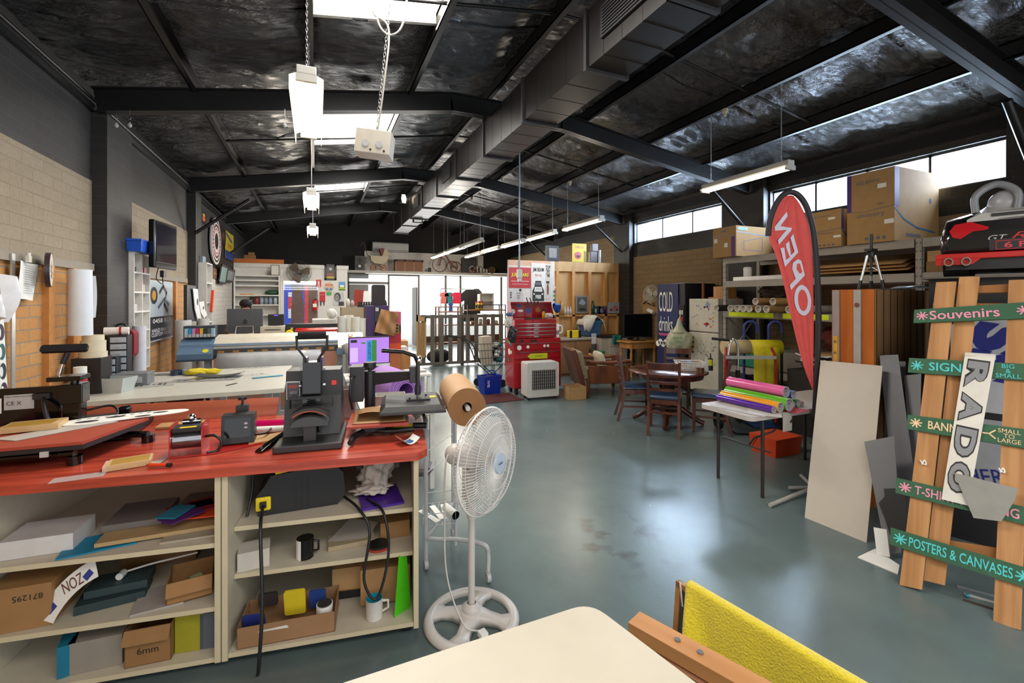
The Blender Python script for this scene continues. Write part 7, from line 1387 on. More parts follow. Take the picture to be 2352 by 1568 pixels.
sheet('grey_sheet','dark grey sheet furthest back behind the tall narrow one',gm(.40),[(2030,828),(2080,830),(2088,1180),(2040,1180)],.004,mat('#55565a',.5)); sheet('grey_sheet','pointed grey sheet touching the left pallet board',gm(.32),[(2076,862),(2116,858),(2110,1150),(2100,1150)],.004,GS)
sheet('black_offcut','ragged black offcut leaning against the short grey sheet',gm(-.03),[(2030,1122),(2078,1120),(2085,1235),(2048,1240),(2032,1190),(2018,1155),(2032,1140)],.004,BLACK,'offcut')
p = Zp(2018,1297,0); m = MB().prism([(a[0] - p.x,a[1] - p.y) for a in [tuple(Zp(x,y,0))[:2] for x,y in ((1970,1281),(2010,1262),(2066,1300),(2062,1320))]],.001,.008); solo(m,'white_offcut',PAPER,'white foam board offcut lying flat on the floor by the pallet sign','offcut',T(p.x,p.y,0))
p = Zp(2025,1275,0.01); solo(MB().box((-.035,0,0),(.035,.006,.17),R('X',-14) @ R('Y',-8)),'white_strip',PAPER,'short white strip standing on edge behind the flat white offcut','strip',T(p.x,p.y - .01,.012,-70))
# =================== pallet sign ===================
PA,PB_,PC_ = Zp(2068,1345,0),Zp(2340,1447,0),Xp(2148,648,4.0); MP = plane_from(PA,PB_,PC_)
t = thing('pallet_sign','tall timber pallet sign leaning back with five hand lettered green boards','sign',MP); MPi = MP.inverted()
for k,pts in enumerate(([(2150,648),(2196,646),(2117,1354),(2066,1343)],[(2202,632),(2249,631),(2168,1344),(2120,1332)],[(2317,643),(2372,641),(2345,1447),(2281,1428)])):
    MB().prism(pxpoly(MP,pts),-.02 - (.028 if k == 1 else 0),-(.028 if k == 1 else 0)).build('vertical_board',PALLET,t)
for pts in ([(2150,655),(2400,640),(2400,662),(2150,668)],[(2140,690),(2400,690),(2400,702),(2140,702)],[(2100,960),(2380,1000),(2380,1020),(2100,975)],[(2090,1225),(2370,1270),(2370,1300),(2088,1250)]): MB().prism(pxpoly(MP,pts),-.07,-.05).build('cross_board',mat('#94612f',.7),t)
SG = mat('#2c5a3c',.6,var=.1); PK,CY,PE = mat('#e58fa8',.5),mat('#4fc4c4',.5),mat('#eac79a',.5)
signs = [((2101,713),(2099,743),(2352,696),(2352,733),PK,'Souvenirs',.16,.80,0),((2089,823),(2086,856),(2352,837),(2352,875),CY,'SIGNS',.2,.56,1),((2086,953),(2084,986),(2352,986),(2352,1030),PE,'BANNERS',.2,.62,2),((2059,1097),(2058,1132),(2352,1164),(2352,1205),PK,'T-SHIRT PRINTING',.17,.97,3),((2047,1211),(2046,1250),(2352,1302),(2352,1348),CY,'POSTERS & CANVASES',.16,.93,4)]
for a,b,c_,d,cm,tx,f0,f1,k in signs:
    e = lambda p,q,f: (p[0] + (q[0] - p[0]) * f,p[1] + (q[1] - p[1]) * f)
    P4 = pxpoly(MP,[a,b,e(b,d,1.18),e(a,c_,1.18)]); m = MB().prism(P4,.001,.016)
    lm = Vector(((P4[0][0] + P4[1][0]) / 2,(P4[0][1] + P4[1][1]) / 2,.0165)); rm = Vector(pxpoly(MP,[e(e(a,b,.5),e(c_,d,.5),1)])[0] + (.0165,)); L_ = (rm - lm).length; hh = (Vector(P4[0]) - Vector(P4[1])).length
    S = FR(lm,rm - lm,(0,1,0)); ww = .0075
    def star(x,r_=.3):
        for q in range(4): a_ = q * PI / 4 + .2; stroke(m,[(x - hh * r_ * math.cos(a_),-hh * r_ * math.sin(a_)),(x + hh * r_ * math.cos(a_),hh * r_ * math.sin(a_))],S,ww,1,.001 + q * .0001)
    star(L_ * .085); 
    if k in (0,4): star(L_ * 1.0)
    m.text(tx,S @ TL((L_ * (f0 + f1) / 2,0,0)),hh * (.55 if k else .66),L_ * (f1 - f0),1,bold=.012)
    if k == 1: m.text('BIG\n&\nSMALL',S @ TL((L_ * .88,0,0)),hh * .85,L_ * .2,1)
    if k == 2: m.text('SMALL\nTO\nLARGE',S @ TL((L_ * .89,0,0)),hh * .85,L_ * .18,1); stroke(m,[(L_ * .68,0),(L_ * .73,0),(L_ * .78,hh * .25)],S,ww); stroke(m,[(L_ * .73,0),(L_ * .78,-hh * .25)],S,ww)
    m.build('green_board',[SG,cm],t)
for px,py in ((2120,1065),(2300,1083)): MB().tube(spline([Vector(pxpoly(MP,[(px + dx,py + dy)])[0] + (.012 if py < 1070 else .01,)) for dx,dy in ((-6,-8),(0,0),(8,2),(4,-8),(-2,2))],4),.004,5).build('rope_knot',PAPER,t)
# chrome lettered strip over the sign
P4 = pxpoly(MP,[(2217,820),(2287,823),(2225,1162),(2164,1147)]); m = MB().prism(P4,.024,.028); lo_ = Vector(P4[3] + (.0285,)); 
u_ = Vector(P4[1]) - Vector(P4[0]); wS = u_.length; tp = (Vector(P4[0]) + Vector(P4[1])) / 2; bt = (Vector(P4[2]) + Vector(P4[3])) / 2; L_ = (tp - bt).length
S = FR((tp.x,tp.y,.0285),(bt.x - tp.x,bt.y - tp.y,0),(-(bt.y - tp.y),(bt.x - tp.x),0))
for k,ch in enumerate('RADO'): m.text(ch,S @ TL((L_ * (.13 + k * .235),0,0)),wS * .74,L_ * .21,1,bold=.09,ext=.0008); m.text(ch,S @ TL((L_ * (.13 + k * .235),-wS * .0,.0006)),wS * .66,L_ * .185,2,bold=.04,ext=.0012)
m.grid(lambda u,v: (tp.x + (u - .5) * wS,tp.y + .03 * math.sin(v * PI),.028 - v * .05),2,6)
solo(m,'lettered_strip',[mat('#dcd6ca',.35),INK,mat('#9a9a9c',.3,.3)],'long white strip with chrome style capitals draped over the pallet sign','banner',MP)
sheet('grey_plate','grey four sided plate resting over the end of the lettered strip',TL((-.05,-.01,.0)) @ MP,[(2191,1085),(2339,1122),(2330,1150),(2300,1197),(2236,1189)],.004,mat('#8f8c84',.5),'plate')
# black display cabinet behind the pallet carrying the toy car
FD = Vector((.948,.318,0)); SD = Vector((.318,-.948,0)); KC = Vector((4.42,1.46,0)); MK = FR(KC,SD,FD)
t = thing('display_cabinet','black display cabinet with a glass top behind the pallet sign','cabinet',MK); MB().box((-.48,0,0),(.5,.9,1.90)).build('body',BLACK,t); MB().box((-.52,-.06,1.902),(.55,.95,1.915)).build('glass_top',mat('#6a6660',.15,.3),t)
Q = FY(0,-.002,0); m = MB().prism([(-.36,.95),(-.1,.95),(.1,1.0),(.12,1.38),(.0,1.6),(-.28,1.66),(-.36,1.55)],0,.002,Q); m.text('SS',Q @ TL((-.12,1.38,.001)) @ R('Z',80),.3,.42,1,bold=.06); m.box((-.3,-.004,.35),(.1,-.002,.9),mi=2); m.text('HERE',Q @ TL((-.16,.5,.004)) @ R('Z',12),.1,.24,1)
m.build('poster',[mat('#a3a3a6',.5),mat('#1a2470',.4),mat('#8d8d90',.5)],t)
# toy car
ZC = 1.917; t = thing('toy_car','black and red ride-on toy sports car seen from behind above the pallet sign','toy car',MK @ TL((.0,.0,ZC)) @ Matrix.Diagonal((1.02,1,1.18,1))); CB = mat('#121213',.15,coat=.6)
def sec(y,w2,z0,z1,zt2): return [(-w2,y,z0),(-w2 * 1.02,y,(z0 + z1) / 2),(-w2 * .93,y,z1),(-w2 * .62,y,(z1 + zt2) / 2 + .01),(-w2 * .3,y,zt2),(w2 * .3,y,zt2),(w2 * .62,y,(z1 + zt2) / 2 + .01),(w2 * .93,y,z1),(w2 * 1.02,y,(z0 + z1) / 2),(w2,y,z0)]
MB().loft([sec(.0,.36,.17,.28,.34),sec(.03,.40,.13,.33,.385),sec(.2,.42,.12,.37,.41),sec(.5,.40,.12,.33,.36),sec(.8,.40,.12,.30,.34),sec(1.05,.33,.13,.24,.26)]).build('body',CB,t)
Q = FY(0,-.003,0)
for s_ in (-1,1): MB().prism([(s_ * a,b) for a,b in ((.34,.24),(.36,.28),(.33,.32),(.25,.33),(.16,.29),(.17,.275),(.24,.27),(.3,.23))],0,.012,Q).build('tail_light',mat('#b0101a',.15,coat=.6),t)
MB().box((-.43,-.03,.105),(.43,.05,.14)).prism([(-.43,.105),(-.2,.105),(-.24,.07),(-.43,.07)],0,.04,FY(0,.0,0)).prism([(.43,.105),(.2,.105),(.24,.07),(.43,.07)],0,.04,FY(0,.0,0)).build('red_bumper',mat('#b81c1c',.3,coat=.4),t,bevel=.004); MB().box((-.38,.0,.04),(.38,.9,.13)).build('underbody',BLACK,t)
for s_ in (-1,1):
    for q in (.27,.36): MB().pipe((s_ * q,-.06,.088),(s_ * q,.0,.088),.026,.019,16).build('exhaust_tip',CHROME,t)
m = MB(); m.text('GT',Q @ TL((-.12,.225,.001)),.03,.09,0,shear=.3); m.text('R',Q @ TL((-.02,.23,.001)),.04,.08,1,shear=.4); m.text('SPEC',Q @ TL((.1,.24,.001)),.016,.12,0,shear=.4); m.build('badge',[LGREY,RED],t)
m = MB().box((-.13,-.016,.152),(.15,-.004,.205)).box((-.125,-.0175,.156),(.145,-.016,.201),mi=1); m.text('6 FPV',FY(.01,-.018,.178),.034,.2,2,bold=.02); m.build('number_plate',[RED,BLACK,mat('#c83040',.4)],t)
MB().box((-.16,-.01,.15),(.18,-.002,.215)).build('plate_recess',BLACK,t)
m = MB().loft([[(-.27,-.0,.345),(-.2,.0,.375),(.2,.0,.375),(.27,.0,.345),(.27,.0,.33),(-.27,0,.33)],[(-.24,.22,.40),(-.18,.22,.44),(.18,.22,.44),(.24,.22,.40),(.24,.22,.35),(-.24,.22,.35)]],None,0,False); m.build('rear_deck',mat('#a9a69f',.3),t,bevel=.006); MB().box((-.15,-.008,.352),(.17,.02,.370)).build('slot',BLACK,t)
for q in (-.13,.13): MB().tube(spline([(q - .1,.1,.39),(q - .1,.12,.50),(q,.13,.56),(q + .1,.12,.50),(q + .1,.1,.39)]),.022,10).build('roll_hoop',mat('#77787a',.35),t)
for q in (-.1,.14): MB().ball((q + .02,.2,.44),.1,8,sc=(1,.8,.9)).build('headrest',mat('#9d9c9e',.3),t)
for s_ in (-1,1):
    for y in (.16,.86): MB().cyl((s_ * .27,y,.105),(s_ * .4,y,.105),.105,n=24).cyl((s_ * .265,y,.105),(s_ * .4,y,.105),.05,mi=1,n=12).build('wheel',[mat('#161616',.8,bump=.8),GREY],t)
# floor clutter at the pallet foot
p = Zp(2222,1373,0); solo(MB().ball((0,0,.013),.013,8),'teal_ball',mat('#1a7a8c',.15,coat=.6),'small shiny teal ball on the floor behind the pallet sign','ball',T(p.x,p.y,0.001))
for i,(px,py,L_,c_,rz,lb) in enumerate(((2235,1362,.16,'#8a8c90',-60,'thin grey rod on the floor behind the pallet sign'),(2250,1380,.15,'#cfcbc2',-62,'thin white strip on the floor behind the pallet sign'),(2240,1392,.12,'#4a3c34',-64,'dark twisted cord on the floor behind the pallet sign'))): p = Zp(px,py,0); solo(MB().box((-L_ / 2,-.008,.001),(L_ / 2,.008,.008)),'floor_strip',mat(c_,.4),lb,'strip',T(p.x + .03,p.y + .0,.0,rz))
# =================== feather flag ===================
zf_ = 4.16; FM = FR(Dp(1872,900,zf_),(CC,-SS,0),(0,0,1)); t = thing('feather_flag','tall red feather flag with rotated white OPEN lettering on a black pole','flag',FM)
def fp(x,y): return loc(FM,x,y)
lft = [(1868,900),(1845,838),(1822,750),(1800,652),(1783,590),(1766,543),(1772,500),(1785,470),(1800,452),(1817,448)]; rgt = [(1868,900),(1868,838),(1869,750),(1868,652),(1866,590),(1862,543),(1855,510),(1846,486),(1835,465),(1822,450)]
n_ = len(lft); LF = [Vector(fp(*q)) for q in lft]; RG = [Vector(fp(*q)) for q in rgt]; SLf = spline([v.to_3d() for v in LF],5); SR = spline([v.to_3d() for v in RG],5)
m = MB(); k_ = len(SLf) - 1; m.grid(lambda u,v: tuple((SLf[round(v * k_)] * (1 - u) + SR[round(v * k_)] * u) + Vector((0,0,.006 * math.sin(u * 22) * min(1,v * 1.5)))),24,k_)
def let(pts): 
    m.prism([fp(1740 + a / 3.133,420 + b / 3.133) for a,b in pts],.0085,.0095,None,1)
let([(118,318),(205,208),(212,240),(160,312),(243,325),(236,345),(150,445),(143,412),(205,338),(122,345)]); let([(160,470),(188,465),(200,555),(228,535),(203,470),(200,440),(222,420),(236,520),(262,495),(232,395),(252,368),(288,500),(193,604)])
let([(228,735),(270,690),(245,620),(250,575),(285,548),(310,560),(336,665),(236,770)]); m.prism([fp(1740 + a / 3.133,420 + b / 3.133) for a,b in [(275,620),(300,655),(318,640),(300,580),(280,580)]],.010,.0105,None,0)
o = [(321 + 60 * math.cos(a) * (1) + 8 * math.sin(a),844 + 110 * math.sin(a)) for a in [i * PI / 14 for i in range(28)]]; let(o); m.prism([fp(1740 + a / 3.133,420 + b / 3.133) for a,b in [(321 + (x - 321) * .58,844 + (y - 844) * .7) for x,y in o]],.010,.0105,None,0)
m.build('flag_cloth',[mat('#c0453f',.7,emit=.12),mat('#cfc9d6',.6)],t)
pole = [(1868,1000),(1873,900),(1877,838),(1880,750),(1878,652),(1874,590),(1869,540),(1862,505),(1850,470),(1832,447),(1812,441),(1793,453),(1778,478),(1768,508),(1764,541)]; PV = spline([Vector(fp(*q)).to_3d() for q in pole],4); MB().tube(PV,[.017 + .008 * min(1,i / 12) for i in range(len(PV))],8).build('pole_sleeve',mat('#241f22',.6),t)
b0 = Dp(1868,1000,zf_); MB().cyl(FM.inverted() @ b0,FM.inverted() @ Vector((b0.x,b0.y,.05)),.014).build('pole',BLACK,t)
for q in (Zp(1768,1160,0.02),Zp(1812,1120,.02),Vector((b0.x + .2,b0.y + .25,.02))): MB().cyl(FM.inverted() @ Vector((b0.x,b0.y,.03)),FM.inverted() @ q,.016).build('foot_tube',mat('#a8a49c',.4),t)
# =================== folding table and vinyl rolls ===================
t = thing('folding_table','white folding table with dark legs carrying the coloured vinyl rolls','table',T(0,0,0)); xt,yt0,yt1 = 3.42,2.76,3.34
MB().prism(rrect(xt,yt0,5.1,yt1,.06),.70,.74).build('table_top',mat('#bab0a8',.45,var=.05),t,bevel=.008)
LG = mat('#2e2623',.4)
for x in (3.62,4.9):
    for y in (2.81,3.29): MB().cyl((x,y,0),(x,y,.70),.015).build('leg',LG,t)
    MB().cyl((x,2.74,.42 if x < 4 else .2),(x,3.24,.42 if x < 4 else .2),.008).build('crossbar',LG,t)
MB().tube([(3.63,2.95,.43),(3.63,2.9,.5),(3.8,2.85,.55),(4.0,2.8,.69)],.008,6).tube([(3.66,2.88,.52),(3.63,2.92,.43)],.004).build('hinge_strut',BLACK,t)
zt_ = .7425
for i,(x,y,w_,h_,rz,c_,lb) in enumerate(((3.62,3.0,.3,.5,12,'#b5aca4','printed paper sheet under the purple vinyl roll'),(3.68,2.84,.3,.26,40,'#c4bdb6','pale paper sheet at the near corner of the folding table'))): solo(MB().box((-w_ / 2,-h_ / 2,0),(w_ / 2,h_ / 2,.001)),'paper_sheet',mat(c_,.6),lb,'paper',T(x,y,zt_ + i * .0015,rz))
solo(MB().box((-.1,-.09,0),(.12,.08,.001)),'red_sheet',RED,'red sheet lying at the front edge of the folding table','sheet',T(3.97,2.78,zt_ + .003,10)); solo(MB().box((-.06,0,-.16),(.06,.001,0)).box((-.03,-.001,-.1),(.03,0,-.08),R('Y',-40),mi=1),'hanging_tag',[mat('#b0a89e',.6),INK],'paper tag hanging from the front edge of the folding table','tag',T(3.86,2.75,.735))
VR = [(1790,941,.032,'#5f2f9c',3.32,.7,'shiny purple'),(1787,921,.045,'#e0951a',3.34,0,'orange-yellow'),(1806,911,.058,'#58a824',3.38,0,'bright green'),(1833,903,.052,'#d85f96',3.42,0,'pink'),(1856,902,.04,'#3a5fa8',3.3,0,'mid blue'),(1845,928,.036,'#8a1878',3.25,.5,'magenta'),(1826,939,.028,'#1c3a70',3.1,.5,'navy'),(1866,922,.034,'#1f7f2c',3.2,0,'dark green'),(1859,935,.022,'#b9787c',3.1,0,'small dusty pink')]
ax = {0: (3.70,0),1: (3.785,0),2: (3.90,0),5: (4.00,0),6: (4.07,0),7: (4.14,0),8: (4.20,0),3: (3.97,1),4: (4.075,1)}
for k,(px,py,r_,c_,ye,mt,lb) in enumerate(VR):
    y0 = 2.76 if k in (0,1,2) else 2.84; x,lay = ax[k]; z = zt_ + .004 + r_ + (.098 if k == 3 else .076 if k == 4 else 0)
    m = MB().pipe((0,0,0),(0,ye - y0 + .02,0),r_,r_ * .9,28,mi=0,mi2=1).pipe((r_ * .2,.012,-r_ * .2),(r_ * .2,.3,-r_ * .2),r_ * .62,r_ * .55,24,mi=1).pipe((0,.006,0),(0,.3,0),r_ * .82,r_ * .78,24,mi=1)
    solo(m,'vinyl_roll',[mat(c_,.22,mt * .6,coat=.5),mat('#b9b4b8',.5)],lb + ' vinyl roll on the white folding table','roll',T(x,y0,z,3),'coloured vinyl rolls on the folding table')
carton('floor_carton','brown carton on the floor under the folding table',5.55,3.05,5.95,3.4,0,.3); solo(MB().frus((-.2,-.15,.2,.15),0,(-.22,-.17,.22,.17),.2),'orange_crate',mat('#c8421a',.5),'orange box on the floor behind the folding table','box',T(4.85,3.6,0))
# =================== red topped workbench ===================
BM = FR((.53,2.32,0),(.987,-.159,0),(.159,.987,0))
def BT(x,y,z=.967,rz=0): return BM @ T(x,y,z,rz)
REDT = wood('#c4503a','#96382b','red_laminate',(.18,2.2,2.2),9,.26,.2); CRM = mat('#cdbf9f',.5,var=.03); INN = mat('#c9c0ac',.55,var=.04)
t = thing('workbench','red topped workbench with open cream shelves and castors carrying the heat presses','workbench',BM)
pr = [(.0,.03),(.93,.03)]; m = MB(); n_ = 8
top = [(-2.45,0),(-.05,0),(0,.06),(0,.86),(-.06,1.0),(-2.45,1.0)]
m.prism(top,.925,.965).build('bench_top',REDT,t,bevel=.012,seg=4)
MB().loft([[(x,1.0,.93),(x,1.0,.967),(x,1.03,.98),(x,1.06,1.02),(x,1.09,1.07),(x,1.11,1.06),(x,1.09,1.0),(x,1.05,.94)] for x in (-2.45,-.95)]).build('rear_upstand',mat('#9a4a30',.55),t)
for x0,x1,nm in ((-.07,-.045,'end_panel'),(-.955,-.93,'divider'),(-.985,-.96,'divider'),(-1.93,-1.905,'end_panel')): m = MB().box((x0,.043,.04),(x1,.95,.92)); m.box((x0,.04,.04),(x1,.043,.92),mi=1); m.build(nm,[INN,CRM],t)
MB().box((-2.40,.93,.04),(-.07,.95,.92)).build('back_panel',INN,t); MB().box((-2.42,.04,.04),(-2.40,.95,.92)).build('end_panel',CRM,t)
for x0,x1,z,y0 in ((-.928,-.072,.635,.12),(-.928,-.072,.402,.12),(-.928,-.072,.075,.04),(-1.903,-.987,.60,.05),(-1.903,-.987,.30,.05),(-1.903,-.987,.06,.05)):
    m = MB().box((x0,y0 + .003,z - .022),(x1,.928,z)); m.box((x0,y0,z - .022),(x1,y0 + .003,z),mi=1); m.build('shelf',[INN,CRM],t)
for x in (-.1,-1.0,-2.3):
    for y in (.1,.88): MB().cyl((x - .02,y,.02),(x + .02,y,.02),.02,n=14).box((x - .02,y - .02,.02),(x + .02,y + .02,.04)).build('castor',BLACK,t)
PG = mat('#302f2f',.45,bump=.1,scale=200); DKP = mat('#1c1b1c',.4)
# cap press in the middle
t = thing('cap_heat_press','dark grey cap heat press with a looped handle in the middle of the bench','heat press',BT(-.60,.17,rz=2))
MB().box((-.165,-.02,0),(.165,.42,.035)).build('base',PG,t,bevel=.006); MB().loft([[(-.145,.14,.035),(-.145,.20,.24),(-.14,.2,.385),(-.14,.36,.385),(-.15,.38,.035)],[(.145,.14,.035),(.145,.20,.24),(.14,.2,.385),(.14,.36,.385),(.15,.38,.035)]],None,0,False).build('column',PG,t,bevel=.004)
MB().box((-.045,.12,.06),(.045,.195,.44)).box((-.05,.16,.38),(-.03,.24,.46)).box((.03,.16,.38),(.05,.24,.46)).cyl((0,.15,.36),(0,.15,.42),.03,n=20).cyl((0,.15,.27),(0,.15,.34),.008).build('linkage',GLOSSB,t)
for q in (-1,1): MB().cyl((q * .055,.17,.40),(q * .065,.17,.40),.008).cyl((q * .055,.15,.31),(q * .068,.15,.31),.008).build('bolt',CHROME,t)
MB().tube([(-.03,.15,.42),(-.03,.15,.45),(-.075,.14,.52),(-.078,.14,.585)],.007,6).tube([(.03,.15,.42),(.03,.15,.45),(.075,.14,.52),(.078,.14,.585)],.007,6).build('handle_arm',DKP,t); MB().cyl((-.07,.14,.585),(.07,.14,.585),.021,n=18).build('grip',mat('#151515',.9,bump=.3),t)
MB().box((-.11,.075,.25),(.11,.10,.262)).box((-.11,.075,.20),(-.102,.13,.25)).box((.102,.075,.20),(.11,.13,.25)).build('bracket',DKP,t)
pad = arc(0,.06,.15,52,128,12); pad2 = arc(0,.06,.138,128,52,12); MB().prism(pad + pad2,-.11,-.03,FY(0,0,0)).build('heated_pad',PG,t); MB().prism(arc(0,.06,.138,52,128,12) + arc(0,.06,.130,128,52,12),-.11,-.035,FY(0,0,0)).build('pad_lining',mat('#a8523c',.6),t)
MB().prism([(-.09,.115),(.09,.115)] + arc(0,.115,.09,0,180,14,.05)[1:-1],-.14,-.03,FY(0,0,0)).build('cap_form',mat('#4a4d4f',.75),t,bevel=.004); MB().box((-.03,.05,.035),(.03,.09,.115)).build('form_post',PG,t)
m = MB().box((-.135,.172,.235),(-.065,.2,.33)).box((-.13,.170,.24),(-.07,.172,.325),mi=1); m.text('888',FY(-.1,.169,.305),.02,.045,2); m.text('888',FY(-.097,.169,.272),.016,.035,3); m.build('display',[LGREY,mat('#3a3640',.3),mat('#c04030',.4),mat('#9a9a90',.4)],t); MB().box((.095,.19,.30),(.12,.2,.325)).build('red_switch',mat('#c01a1a',.3,emit=.3),t)
m = MB(); [m.tube([(.025 * math.cos(a),.13 + .025 * math.sin(a),.12 + k * .012) for a in [i * PI / 5 for i in range(10)]],.003,4,closed=True) for k in range(11)]; m.build('spring',BLACK,t)
# mug press
MR = mat('#b3201c',.3,coat=.4)
t = thing('mug_press','red mug press with a black control box and a chrome drum','mug press',BT(-1.24,.20,rz=8))
MB().prism([(0,0),(.2,0),(.4,.1),(.4,.24),(.0,.24)],.0,.006).build('base_plate',MR,t)
for x in (.0,.135): MB().prism([(0,0),(.16,0),(.16,.11),(.13,.15),(.03,.15),(0,.12)],0,.005,FR((x,.0,.006),(0,1,0),(0,0,1))).build('side_plate',MR,t)
MB().cyl((.006,.07,.075),(.134,.07,.075),.048,n=28).build('drum',mat('#8a8a8c',.12,.9),t); MB().box((.004,.02,.115),(.136,.12,.14)).build('black_cover',BLACK,t,bevel=.006); MB().box((.04,.018,.1405),(.11,.04,.1425)).build('warning_strip',YELLOW,t)
MB().cyl((.03,.12,.15),(.11,.12,.15),.012).ball((.07,.11,.17),.02,6).build('clamp',CHROME,t)
t2 = MB().loft([[(.2,.10,.01),(.2,.12,.16),(.2,.2,.16),(.2,.2,.01)],[(.355,.10,.01),(.355,.12,.16),(.355,.2,.16),(.355,.2,.01)]],None,0,False).build('control_box',DKP,t,bevel=.005)
A = FR((.278,.1095,.09),(1,0,0),(0,.02,.15)); m = MB().box((-.062,-.045,.001),(.062,.055,.003),A); m.box((.03,.02,.004),(.045,.03,.005),A,1).box((.03,0,.004),(.045,.008,.005),A,1); m.build('display',[GLOSSB,LGREY],t2)
MB().tube(spline([(.14,.06,.08),(.19,.03,.085),(.22,.02,.05),(.20,.02,.01),(.16,.0,.012)]),.007,8).build('cable',BLACK,t); MB().tube(spline([(.355,.15,.04),(.4,.2,.03),(.42,.3,.03)]),.006,6).build('rear_cable',BLACK,t)
t3 = MB().box((.25,.22,.0),(.31,.26,.19)).build('rear_clamp',SATINB,t); MB().cyl((.28,.24,.19),(.28,.24,.22),.006).cyl((.28,.24,.22),(.28,.24,.235),.022,n=16).build('knob',BLACK,t3)
# big swing press (left)
t = thing('swing_heat_press','black swing-away heat press with a lime edged base at the far left of the bench','heat press',BT(-2.12,.93,.97,10) @ T(0,-.28,0))
MB().box((-.24,-.12,.0),(.46,.3,.07)).build('base_plate',BLACK,t,bevel=.006); MB().box((-.25,-.1,.02),(-.241,.1,.08)).box((-.24,.28,.071),(-.2,.3,.09)).build('lime_edge',mat('#b4d61a',.4),t)
MB().box((-.16,.02,.10),(.11,.05,.30)).box((-.15,.05,.12),(.1,.24,.2)).build('heating_head',GLOSSB,t,bevel=.004); m = MB().box((-.12,.018,.185),(.0,.02,.265)); m.text('HEAT PRESS MACHINE',FY(-.06,.0175,.255),.007,.11,1); m.text('CE X',FY(-.08,.0175,.22),.02,.06,1); m.build('rating_plate',[LGREY,INK],t)
MB().box((-.15,.018,.17),(-.13,.02,.25)).build('warning_label',[PAPER],t); MB().tube(spline([(.04,.015,.25),(.07,-.05,.19),(.1,-.08,.12),(.12,-.09,.085)]),.011,8).tube(spline([(.16,.1,.13),(.3,.12,.15),(.34,.05,.1),(.2,.0,.075)]),.007,6).box((.0,.0,.235),(.07,.018,.265)).build('cable',BLACK,t)
MB().box((.13,-.02,-.0),(.21,.06,.24)).box((.12,-.03,.2),(.22,.07,.31)).box((.07,-.04,.33),(.22,.08,.355)).cyl((.17,.02,.3),(.17,.02,.335),.02).build('post',GLOSSB,t,bevel=.005)
MB().cyl((.1,.03,.355),(.12,.03,.44),.009).build('lever',CHROME,t); MB().cyl((.115,.03,.42),(.135,.03,.48),.015).prism(rrect(-.1,-.022,.1,.022,.012),0,.02,FR((.13,.02,.5),(1,0,0),(0,.6,.8))).build('grip_bar',BLACK,t); MB().box((.33,.1,.071),(.39,.16,.14)).build('end_stop',GLOSSB,t,bevel=.015)
# lower press with tan pad at the near left
t = thing('platen_press','flat press with a large terracotta silicone pad at the near left of the bench','heat press',BT(-1.72,.42,.967,6)); PADM = mat('#a3432c',.65,bump=.1,scale=120)
MB().prism([(-.45,-.22),(.10,-.22),(.22,.20),(.16,.26),(-.45,.26)],.095,.11).build('pad',PADM,t); MB().prism([(-.45,-.225),(.105,-.225),(.225,.20),(.16,.265),(-.45,.265)],.075,.094).build('pad_tray',BLACK,t)
MB().tube([(-.4,-.17,.05),(-.1,-.17,.05),(.06,-.19,.05)],.02,8).tube([(-.1,.2,.04),(.25,.1,.04)],.018,8).box((-.35,-.1,.03),(.0,.2,.074)).build('under_frame',GLOSSB,t)
for x,y in ((-.4,-.17),(.06,-.19),(.25,.1)): MB().cyl((x,y,0),(x,y,.04),.03,n=18).build('foot',GLOSSB,t)
for x in (-.3,-.05): MB().box((x,-.235,.055),(x + .03,-.226,.08)).build('spring_clip',LGREY,t)
P0 = BM @ T(-1.72,.42,.967,6)
def onp(x,y,dz=.1115,rz=0): return P0 @ T(x,y,dz,rz)
solo(MB().prism([(-.22,-.1),(-.1,-.17),(.2,.08),(.1,.15)],0,.003),'white_card',[mat('#bdb7ae',.5)],'pale grey card lying on the terracotta pad','card',onp(-.1,.06))
solo(MB().box((-.11,-.07,0),(.11,.07,.028)).box((-.1,-.06,.0281),(.08,.05,.029),mi=1),'puzzle_box',[mat('#c9a878',.6),mat('#a8822e',.6)],'flat tan box with a golden picture lying on the terracotta pad','box',onp(-.24,.12,.116,8))
m = MB().prism(arc(.13,.03,.11,-100,80,12,.05) + arc(-.1,.02,.12,90,260,12,.07),0,.003)
for x,y,r_ in ((-.12,.0,.04),(-.03,.04,.035),(.07,-.005,.03),(.13,.04,.03)): disc(m,x,y,r_,None,1,.004,14,r_ * .45)
for k in range(9): stroke(m,[(-.16 + k * .03,.05 + .01 * (k % 2)),(-.15 + k * .03,.062)],None,.006,1,.0045)
solo(m,'skull_print',[PAPER,INK],'white cut-out printed with black eye shapes lying across the terracotta pad','print',onp(.1,.2,.1155,12) @ Matrix.Scale(1.25,4))
solo(MB().box((-.12,-.05,0),(.12,.06,.012)),'kraft_envelope',KRAFT,'kraft envelope behind the white skull cut-out','envelope',BT(-1.45,.86,.968,6)); solo(MB().box((-.08,-.055,0),(.08,.055,.025)).box((-.07,-.045,.0251),(.07,.045,.026),mi=1).box((-.095,-.056,.002),(-.08,.05,.022),mi=2),'puzzle_box',[mat('#c9a878',.6),mat('#a8822e',.6),mat('#cfa893',.6)],'small open tan picture box near the front edge of the bench','box',BT(-1.375,.155,rz=20))
t = thing('marker_pen','orange marker pen with a black cap on the bench in front of the mug press','pen',BT(-1.23,.09,.976,-14)); MB().cyl((-.05,0,0),(.035,0,0),.008).build('barrel',mat('#d8441c',.4),t); MB().cyl((.035,0,0),(.055,0,0),.009).cyl((-.05,0,0),(-.06,0,0),.004,.002).build('cap',BLACK,t)
